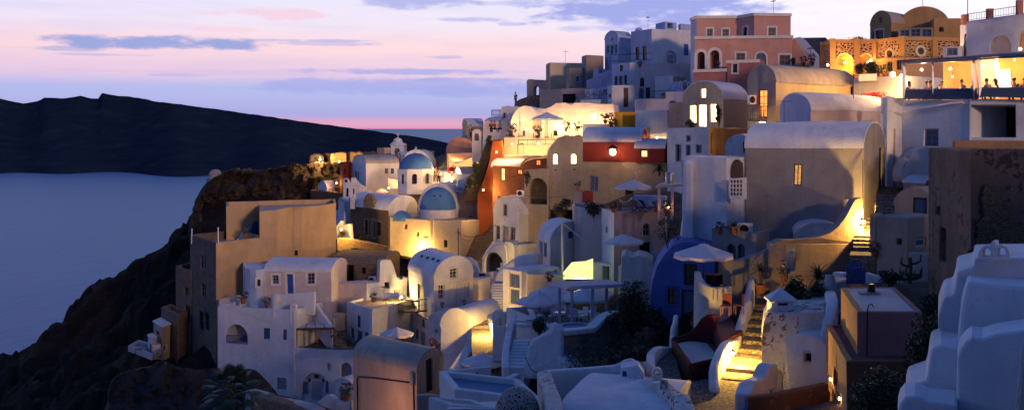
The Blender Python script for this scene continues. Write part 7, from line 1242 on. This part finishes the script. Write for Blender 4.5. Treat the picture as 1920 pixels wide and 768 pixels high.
# ------------------------------------------------------------------ camera
cam = bpy.data.cameras.new('camera'); co = link(bpy.data.objects.new('camera', cam)); co.location = (0, 0, CZ); co.rotation_euler = (math.pi/2, 0, 0)
cam.sensor_width = 36; cam.lens = 36*F/1920; cam.shift_y = -143/1920; cam.clip_start = .5; cam.clip_end = 400000; S.camera = co
S.view_settings.view_transform = 'Standard'; S.view_settings.look = 'None'; S.view_settings.exposure = EXPO; S.view_settings.gamma = 1
S.cycles.use_denoising = True; S.cycles.max_bounces = 6; S.cycles.transparent_max_bounces = 12; S.cycles.sample_clamp_indirect = 4; S.cycles.caustics_reflective = False; S.cycles.caustics_refractive = False

# ------------------------------------------------------------------ sea
m, nt2, b = new_mat('sea'); b.inputs['Base Color'].default_value = (.018, .088, .27, 1); b.inputs['Specular IOR Level'].default_value = .38; b.inputs['Roughness'].default_value = .42; b.inputs['IOR'].default_value = 1.333
p = pos(nt2, (.10, .03, 1)); h = math_n(nt2, 'ADD', noise_tex(nt2, p, 1, 5, .65), math_n(nt2, 'MULTIPLY', noise_tex(nt2, pos(nt2, (.012, .004, 1)), 1, 4), 2.5)); bump(nt2, b, h, .4, 2.0); M['sea'] = m
tag(build(MB().poly([(-2e5, -500, 0), (2e5, -500, 0), (2e5, 3.2e5, 0), (-2e5, 3.2e5, 0)]), 'sea', 'sea', wrp=False), 'calm dark blue sea under the dusk sky', 'sea', None, 'structure')

# ------------------------------------------------------------------ the island across the water
RID = [(-700, 205), (-300, 196), (-60, 180), (0, 183), (45, 193), (74, 187), (82, 181), (120, 183), (152, 178), (170, 183), (186, 184), (189, 173), (215, 177), (260, 182), (300, 190), (345, 195), (400, 203), (480, 214), (560, 226), (650, 238), (740, 250), (800, 259), (840, 268), (870, 284), (905, 305), (960, 326), (1040, 330)]
def lerp_tab(tab, x):
    for (a, b_), (c_, d_) in zip(tab, tab[1:]):
        if x <= c_: return b_+(d_-b_)*max(0, (x-a)/(c_-a))
    return tab[-1][1]
mb = MB(); rows = []; K = 34
for k in range(K):
    row = []
    for i in range(260):
        px = -700+i*6.75; f = k/(K-1); sh = 2780+120*math.sin(px*.011)+80*math.sin(px*.031+1); d = sh+(f*1.25)*760
        dr = sh+760; zr = max(3, CZ-(lerp_tab(RID, px)-HY)/F*dr)
        if f < .8:
            g = f/.8; zz = zr*(.62*g**.75+.38*g**2.2)
        else: zz = zr*(1-(f-.8)*.6)
        q = V3(((px-960)/F*d, d, 0)); e = noise.fractal(q*.006, 1.0, 2.1, 6)*8*math.sin(math.pi*min(1, f/.8))+(noise.fractal(q*.02+V3((0, 0, 7)), 1, 2, 5)*2.0 if f > .5 else 0)
        row.append(V3((q.x, q.y, zz+e-(6 if k == 0 else 0))))
    rows.append(row)
mb.grid(rows)
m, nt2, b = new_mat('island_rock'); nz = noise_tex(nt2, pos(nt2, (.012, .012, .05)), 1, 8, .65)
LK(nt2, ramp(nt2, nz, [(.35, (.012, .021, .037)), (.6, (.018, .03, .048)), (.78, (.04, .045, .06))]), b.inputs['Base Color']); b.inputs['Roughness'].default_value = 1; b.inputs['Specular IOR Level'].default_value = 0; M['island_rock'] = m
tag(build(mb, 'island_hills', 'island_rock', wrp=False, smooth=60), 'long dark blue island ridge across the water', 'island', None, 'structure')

# ------------------------------------------------------------------ terrain of the village and the cliff
G = list(GROUND)
for px, py, d in TERR: 
    q = P(px, py, d); G.append((q.x, q.y, q.z, 1))
seen = {}; 
for x, y, z, _ in G:
    k = (round(x/1.2), round(y/1.2))
    if k not in seen or z < seen[k][2]: seen[k] = (x, y, z)
PT = np.array(list(seen.values())); n = len(PT)
D = np.sqrt(((PT[:, None, :2]-PT[None, :, :2])**2).sum(2)+1.0)
Wt = np.linalg.solve(D+np.eye(n)*-0.9, PT[:, 2]-PT[:, 2].mean()); ZM = PT[:, 2].mean()
def terr(xy):
    d = np.sqrt(((xy[:, None, :]-PT[None, :, :2])**2).sum(2)+1.0); return d@Wt+ZM
nx, ny = 420, 300; pxs = np.linspace(-420, 2200, nx); ds = 9+(330-9)*np.linspace(0, 1, ny)**1.35
gx = (pxs[None, :]-960)/F*ds[:, None]; gy = np.repeat(ds[:, None], nx, 1); xy = np.stack([gx.ravel(), gy.ravel()], 1)
gz = np.concatenate([terr(xy[i:i+8000]) for i in range(0, len(xy), 8000)]); gz = np.maximum(gz, -3)
vs = []
for (x, y), z in zip(xy, gz):
    wild = min(1, max(.12, (-x-20)/22)); q = V3((x, y, z)); px = x/y*F+960
    e = noise.fractal(q*.10, 1, 2.1, 5)*2.4*wild*(1 if y < 175 else .4)+(abs(noise.fractal(q*.17+V3((9, 0, 0)), .9, 2.1, 5))-.3)*2.2*wild+noise.fractal(q*.45, .8, 2.2, 4)*.55*wild
    vs.append(V3((x, y, z+e)))
mb = MB(); mb.grid([vs[k*nx:(k+1)*nx] for k in range(ny)])
m, nt2, b = new_mat('rock'); p = pos(nt2); na = noise_tex(nt2, p, .13, 8, .65); nb = noise_tex(nt2, pos(nt2, (1, 1, 2.2)), .9, 8, .7)
c1 = ramp(nt2, na, [(.35, (.012, .0095, .008)), (.55, (.027, .02, .016)), (.72, (.055, .039, .029))]); c2 = ramp(nt2, nb, [(.3, (.3, .3, .3)), (.7, (1.25, 1.2, 1.15))])
gxx = N(nt2, 'ShaderNodeNewGeometry'); sp = N(nt2, 'ShaderNodeSeparateXYZ'); LK(nt2, gxx.outputs['Position'], sp.inputs[0])
vx = N(nt2, 'ShaderNodeMapRange', interpolation_type='SMOOTHSTEP'); LK(nt2, math_n(nt2, 'ADD', sp.outputs[0], math_n(nt2, 'MULTIPLY', na, 8)), vx.inputs[0]); vx.inputs[1].default_value = -20; vx.inputs[2].default_value = -13
ex = math_n(nt2, 'DIVIDE', math_n(nt2, 'SUBTRACT', sp.outputs[0], 7.0), 9.0); ey = math_n(nt2, 'DIVIDE', math_n(nt2, 'SUBTRACT', sp.outputs[1], 57), 9.0); er = math_n(nt2, 'ADD', math_n(nt2, 'MULTIPLY', ex, ex), math_n(nt2, 'MULTIPLY', ey, ey))
es = N(nt2, 'ShaderNodeMapRange', interpolation_type='SMOOTHSTEP'); LK(nt2, er, es.inputs[0]); es.inputs[1].default_value = .7; es.inputs[2].default_value = 1.3
vil = ramp(nt2, nb, [(.3, (.07, .055, .045)), (.7, (.19, .155, .125))])
LK(nt2, mixc(nt2, math_n(nt2, 'MULTIPLY', vx.outputs[0], es.outputs[0]), mixc(nt2, .85, c1, c2, 'MULTIPLY'), vil), b.inputs['Base Color']); b.inputs['Roughness'].default_value = .95; b.inputs['Specular IOR Level'].default_value = .1; bump(nt2, b, math_n(nt2, 'ADD', nb, noise_tex(nt2, p, 4, 6, .7)), .9, .35); M['rock'] = m

mb2 = MB(); rows = []  # unseen hill added to keep the warm lamp off the foreground
for j in range(26):
    row = []
    for i in range(120):
        x = -90+i*2.6; y = -13-j*3.2; e = noise.fractal(V3((x*.05, y*.05, 3)), 1, 2, 5)*3+(2.0 if noise.noise(V3((x*.13, y*.13, 8))) > .1 else 0)
        nt_ = 9*math.exp(-((x-37)/4.5)**2); row.append(V3((x, y, CZ-14+(HILL+14)*min(1, (j+.01)/3)+max(0, x-20)*.06+e-nt_)))  # gap shaped into the ridge to let some light through
    rows.append(row)
mb2.grid(rows)
tag(build(mb2, 'shade_hill', 'rock', wrp=False, smooth=50), 'unseen hill added behind the viewpoint to shade the foreground', 'hill', None, 'structure')
tag(build(mb, 'cliff_terrain', 'rock', wrp=False, smooth=50), 'dark brown volcanic cliff and slope under the village', 'cliff', None, 'structure')
# ================================================================== wings, domes, railings and the like belong to their building
def find(name, sub=''):
    for t in TS:
        if t.e is not None and t.e.get('label') and t.e.name.split('.')[0] == name and sub in t.e['label']: return t
    raise KeyError(name+' '+sub)
def merge(a, label, *others, name=None, cat=None, ren=None):
    A = find(*a) if isinstance(a, tuple) else find(a)
    for b in others:
        B = find(*b[:2]) if isinstance(b, tuple) else find(b); nm = b[2] if isinstance(b, tuple) and len(b) > 2 else None
        for ch in list(B.e.children):
            ch.parent = A.e; ch.location = ch.location+(B.o-A.o)
            if nm and ch.type == 'MESH': ch.name = nm if len([c for c in B.e.children]) == 1 else ch.name
        bpy.data.objects.remove(B.e); B.e = None; TS.remove(B)
    A.e['label'] = label
    if name: A.e.name = name
    if cat: A.e['category'] = cat
    return A
merge('church_apse_block', 'pale church with a big blue dome, a blue half dome and a rough stone front', 'church_nave', 'stone_pediment', 'church_transept', 'church_dome', 'plaster_shoulder', name='domed_church', cat='church')
merge('small_blue_dome_chapel', 'little blue domed chapel half hidden behind the big church dome', 'chapel_dome')
merge('cliff_chapel', 'tiny pale domed chapel alone on the cliff edge', 'cliff_chapel_drum')
merge('second_church', 'white vaulted church with round gable behind the big blue dome', 'second_church_gable')
merge('tower_house', 'tall old house with dark stone side wall, sand coloured front and white roof posts', ('post', 'seaward'), ('post', 'landward'), 'stone_wing')
merge('white_cottage', 'white cottage with a bright blue door and a round end room', 'round_white_room')
merge('white_cliff_house', 'big white house with an arched loggia behind blue slats', ('railing', 'blue slatted balustrade'))
merge('white_lower_house', 'white house wing with arched grey doorway at its foot and slatted porch on top', 'porch_room', 'porch_canopy')
merge('arched_white_house', 'tall white vaulted house with shuttered gable windows and a black iron balcony', 'iron_balcony')
merge('rust_house', 'rust red house with small glowing windows above a dark cave arch', 'pale_roof_vault', 'cave_arch')
merge('red_vault_house', 'dark red vaulted house on a plain beige lower wall, with glowing two pane window', 'beige_lower_wall', 'red_small_vault')
merge('lane_shop', 'white shop with bright lit front and grey vault in the lane by the church', 'grey_vault')
merge('brown_house', 'flat brown house with a red strip beyond the church', 'red_strip_house')
merge('blue_big_house', 'large blue white cube house with roof huts and dark doors on the skyline', ('roof_hut', 'dark opening'), ('roof_hut', 'second'), 'roof_dome', 'balcony_window')
merge('pink_lower_house', 'big pink two storey house with white arches and trimmed windows', 'pink_upper_house', 'arch_surround', name='pink_house')
merge('pink_front_wall', 'mauve front wall of the pink house with one small white framed window', 'pink_front_block')
merge('yellow_vault_house', 'tall yellow vaulted house with a glowing red balcony door', ('balcony_railing', 'wooden'), 'balcony_floor')
merge('white_big_vault', 'broad white vault with blue shade painted on its end and a raised rim', 'vault_rim')
merge('white_wing', 'blue white wing with an arched niche and lace balustrade beside the big taupe house', ('door', 'arched niche'), 'lace_balustrade', 'wing_buttress')
merge('arched_stone_hall', 'long stone patterned hall with tan pilasters, glowing arches and round window', 'hall_lower_wall')
merge('skyline_vault', 'brown vaulted house with a cross vault and round block on the skyline', 'skyline_cross_vault', 'skyline_round_block', 'skyline_glazing')
merge('restaurant_building', 'white building with an open glowing restaurant behind clear sheets and blue skirts', ('dining_bay', 'left'), ('dining_bay', 'right'), 'drain_pipe', 'carport_building', 'white_pier')
merge('arched_white_building', 'tall blue white building with two blind arches and curly roof railing', 'roof_parapet', ('roof_railing', 'curly black'), ('roof_railing', 'second span'), ('parapet_post', 'at the left'), ('parapet_post', 'between'), ('parapet_post', 'right picture'), 'downpipe')
merge('weathered_wall_house', 'tall weathered brown building with plaster flaking off its front', 'flaked_patch')
merge('two_storey_vault_house', 'white two storey vaulted house with a blue railed balcony', ('balcony_railing', 'blue balcony'), 'balcony_block')
merge('white_chapel_box', 'small white box room with rounded top and a square window', 'window_frame')
merge('pink_cube_house', 'flat roofed mauve pink cube house standing on a tan lower storey', 'tan_lower_house', 'roof_vent')
merge('stepped_white_mass', 'huge stepped whitewashed building with arched chimney crown, nearest at the right', 'white_drum', 'white_low_shoulder', 'white_curved_front', 'white_front_step', 'arched_chimney_crown')
merge('ribbed_roof', 'ribbed pale roof in the bottom foreground', 'roof_ribs')
merge('blue_roof_terrace', 'white roof terrace with a blue painted floor and a round drain hole', ('back_parapet', 'drain hole'))
merge('white_vault_roof', 'stained low white vault house with thick parapets in the bottom foreground', 'left_parapet', ('back_parapet', 'hump'), 'blue_panel_block', name='white_vault_house')
merge('castle_wall_lit', 'ruined castle walls on the headland, one part glowing orange', 'castle_wall_dark', 'castle_stump', name='castle_ruin')
merge('dinner_terrace', 'raised cream dinner terrace with glowing lamps and a pale lower landing', 'lower_terrace')
